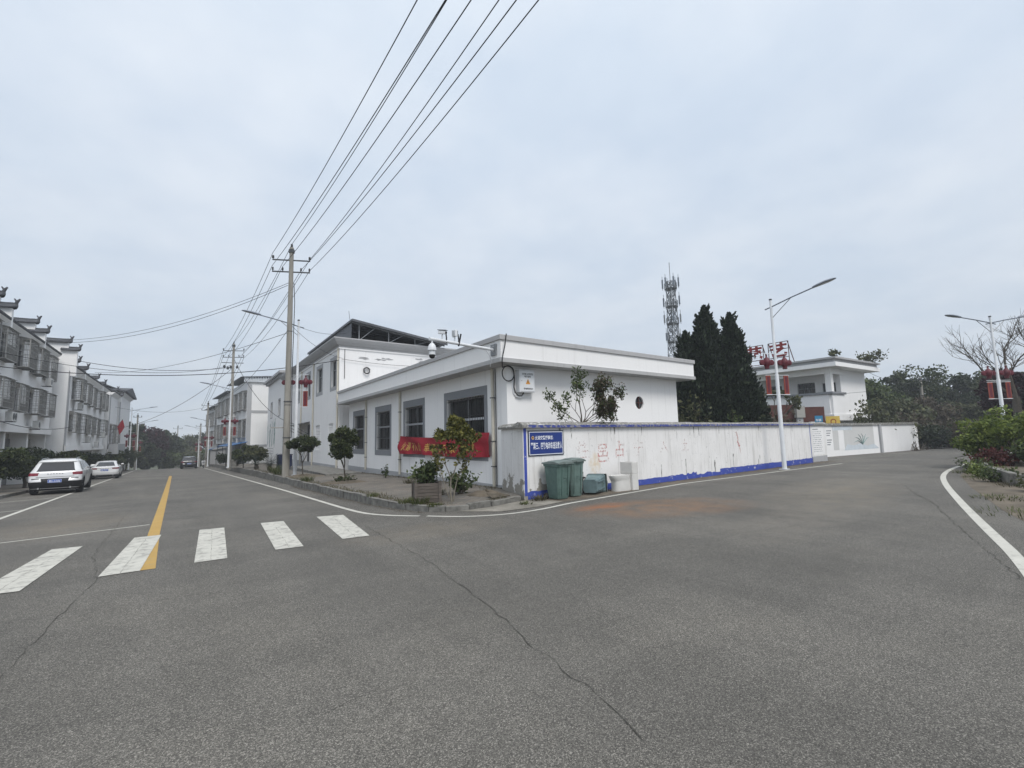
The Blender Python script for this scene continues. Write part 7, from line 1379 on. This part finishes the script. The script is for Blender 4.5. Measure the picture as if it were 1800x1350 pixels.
# sago palms, pots and shrubs by the poles
def sago(label, base, n, L, seed):
    t = thing('sago_palm', label, 'palm', base, 'sago palms by the kerb'); r = random.Random(seed); b = Vector(base); m = MB(); m.lathe(b, [(.14, -.05), (.16, .15), (.12, .32), (.05, .38)], 10); m.obj('stump', 'bark', t); m = MB()
    for i in range(n):
        a = r.uniform(0, 6.28); el = r.uniform(.15, 1.25); d = Vector((math.cos(a)*math.cos(el), math.sin(a)*math.cos(el), math.sin(el))); s_ = Vector((-math.sin(a), math.cos(a), 0)); p = b+Vector((0, 0, .33)); pts = [p]
        for k in range(7): p = p+d*L/7; d = (d+Vector((0, 0, -.16))).normalized(); pts.append(p)
        for k in range(1, 8):
            for sg_ in (-1, 1):
                for h in (0, .5): q = pts[k-1].lerp(pts[k], h); w = L*.16*math.sin(math.pi*min(1, (k+h)/8.2)+.15); m.add([q, q+s_*sg_*w*.5+d*.03+Vector((0, 0, .015)), q+s_*sg_*w+d*.06-Vector((0, 0, .01)), q+s_*sg_*w*.5+d*.005], [(0, 1, 2, 3)])
    m.obj('fronds', 'sago', t)
sago('broad dark sago palm left of the concrete pole', (4.75, 37.6, pz(37.6)), 44, 1.25, 1); sago('second dark sago palm farther along the kerb', (4.35, 41.5, pz(41)), 40, 1.15, 2)
for i, (x, y, h, rr, lf, lab) in enumerate(((3.95, 47.5, 1.9, .95, 'leaf_street', 'low flat-topped tree in front of the second lamp'), (4.7, 46, 1.7, .9, 'leaf_olive', 'pale green shrub behind the sago palms'), (3.5, 62, 1.3, 1.1, 'leaf_dark', 'dark round shrub at the far kerb by the scooter'), (4.2, 57, 1.2, .8, 'leaf_dark', 'small dark shrub near the second pole'))):
    tree('kerb_shrub', lab, 'shrub', (x, y, pz(y)), h*.45, .04, (0, 0, h*.68), (rr, rr, h*.33), lf, 1800, .12, 24, .34, 220+i, 'shrubs along the right kerb')
m = MB(); m.box(5.3, 6.2, 37.6, 38.5, pz(38)-.02, pz(38)+1.0); t = thing('dustbin', 'dark blue rubbish container beside the sago palm', 'bin', (5.7, 38, pz(38))); m.obj('tub', 'sign_navy', t, bevel=.04); m = MB(); m.box(5.26, 6.24, 37.56, 38.54, pz(38)+1.002, pz(38)+1.08); m.obj('lid', 'sign_navy', t, bevel=.03)
for i, (x, y) in enumerate(((3.5, 52.0), (3.45, 50.2))): t = thing('stone_bollard', 'short dark bollard at the kerb %s the second lamp' % ('beside' if i == 0 else 'in front of'), 'bollard', (x, y, pz(y))); m = MB(); m.lathe((x, y, pz(y)), [(.22, 0), (.2, .5), (.24, .55), (.24, .7), (.1, .78)], 12); m.obj('post', 'kerb_concrete', t); m = MB(); m.lathe((x, y, pz(y)), [(.3, -.02), (.3, .05)], 12); m.obj('foot', 'kerb_concrete', t)
# far trees closing the street
FG = 'dark trees closing the street'
for i, (x, y, h, rr, lf, lab) in enumerate(((-13.5, 104, 10.4, 3.6, 'leaf_dark', 'tall dark tree right behind the last house on the left'), (-9.8, 110, 10.2, 3.6, 'leaf_dark', 'tall dark tree next along the left side'), (-6.8, 118, 9.2, 3.2, 'leaf_purple', 'brownish dark tree in the left tree row'), (-4.8, 126, 8.6, 3.2, 'leaf_dark', 'dark tree sloping down towards the street end'), (-2.8, 136, 8.2, 3.0, 'leaf_street', 'green tree at the end of the left tree row'), (-11, 98, 6.5, 2.6, 'leaf_dark', 'dense dark shrubby tree at the left pavement end'), (-8.9, 104, 5.4, 2.4, 'leaf_street', 'low green tree at the left pavement end'), (-6.2, 112, 4.8, 2.3, 'leaf_dark', 'low dark tree at the road bend'), (-1.5, 148, 9.4, 3.6, 'leaf_olive', 'hazy tree in the middle of the street end'), (2.5, 156, 9.6, 3.8, 'leaf_dark', 'dark hazy tree right of the street end'), (6.5, 150, 10.5, 3.6, 'leaf_brown', 'brown hazy tree behind the far lamps'), (10, 158, 12, 3.8, 'leaf_dark', 'dark tree behind the far stalls'), (-4.5, 160, 9.6, 4, 'leaf_mid', 'green hazy tree beyond the street end'), (.5, 128, 3.6, 2.4, 'leaf_olive', 'low olive bush across the street end'), (-3.4, 122, 3.6, 2.2, 'leaf_mid', 'low green bush at the end of the street on the left'), (4.0, 134, 4.2, 2.4, 'leaf_mid', 'low green bush at the end of the street on the right'))):
    tree('far_tree', lab, 'tree', (x, y, gz(y)-.2), h*.45, .2, (0, 0, h*.56), (rr, rr, h*.42), lf, 4500, .32, 54, rr*.36, 240+i, FG, limbs=8)
# rubbish by the far wall
m = MB(); r = random.Random(9)
for i in range(26): a = Vector((46+r.uniform(-1.5, 1.5), 13.1+r.uniform(-.3, .3), -.1)); m.tube([a, a+Vector((r.uniform(-.9, .9), r.uniform(-.3, .3), r.uniform(.05, .7)))], .02, 4)
o = m.obj('brush_pile', 'timber_debris', origin=(46, 13, -.1)); tag(o, 'dark pile of cut branches at the foot of the far wall', 'brushwood', kind='stuff')
m = MB(); q = Vector((51.5, 12.0, -.08)); m.add([q+Vector((.55*math.cos(a), .3*math.sin(a), h)) for h, k in ((0, 1), (.12, .9), (.2, .3)) for a in [6.283*i/12 for i in range(12)]], [(k*12+i, k*12+(i+1) % 12, (k+1)*12+(i+1) % 12, (k+1)*12+i) for k in range(2) for i in range(12)]+[tuple(24+i for i in range(12))]); o = m.obj('rubbish_bag', 'sign_white', origin=tuple(q)); tag(o, 'white rubbish bag lying on the road edge at the bend', 'bag')

# ------------------------------------------------------------------ thin damp haze
m = MB(); m.box(-425, 445, -65, 425, -9, 48); hz = m.obj('haze', 'dirt'); hz.data.materials.clear(); tag(hz, 'thin pale damp haze over the whole street', 'haze', kind='stuff')
hm = bpy.data.materials.new('haze_air'); hm.use_nodes = True; ht = hm.node_tree; ht.nodes.clear(); ho = ht.nodes.new('ShaderNodeOutputMaterial'); hv = ht.nodes.new('ShaderNodeVolumePrincipled'); hv.inputs['Color'].default_value = (.86, .90, .95, 1); hv.inputs['Density'].default_value = 0.0013; hv.inputs['Anisotropy'].default_value = 0.0
ht.links.new(hv.outputs[0], ho.inputs['Volume']); hz.data.materials.append(hm)
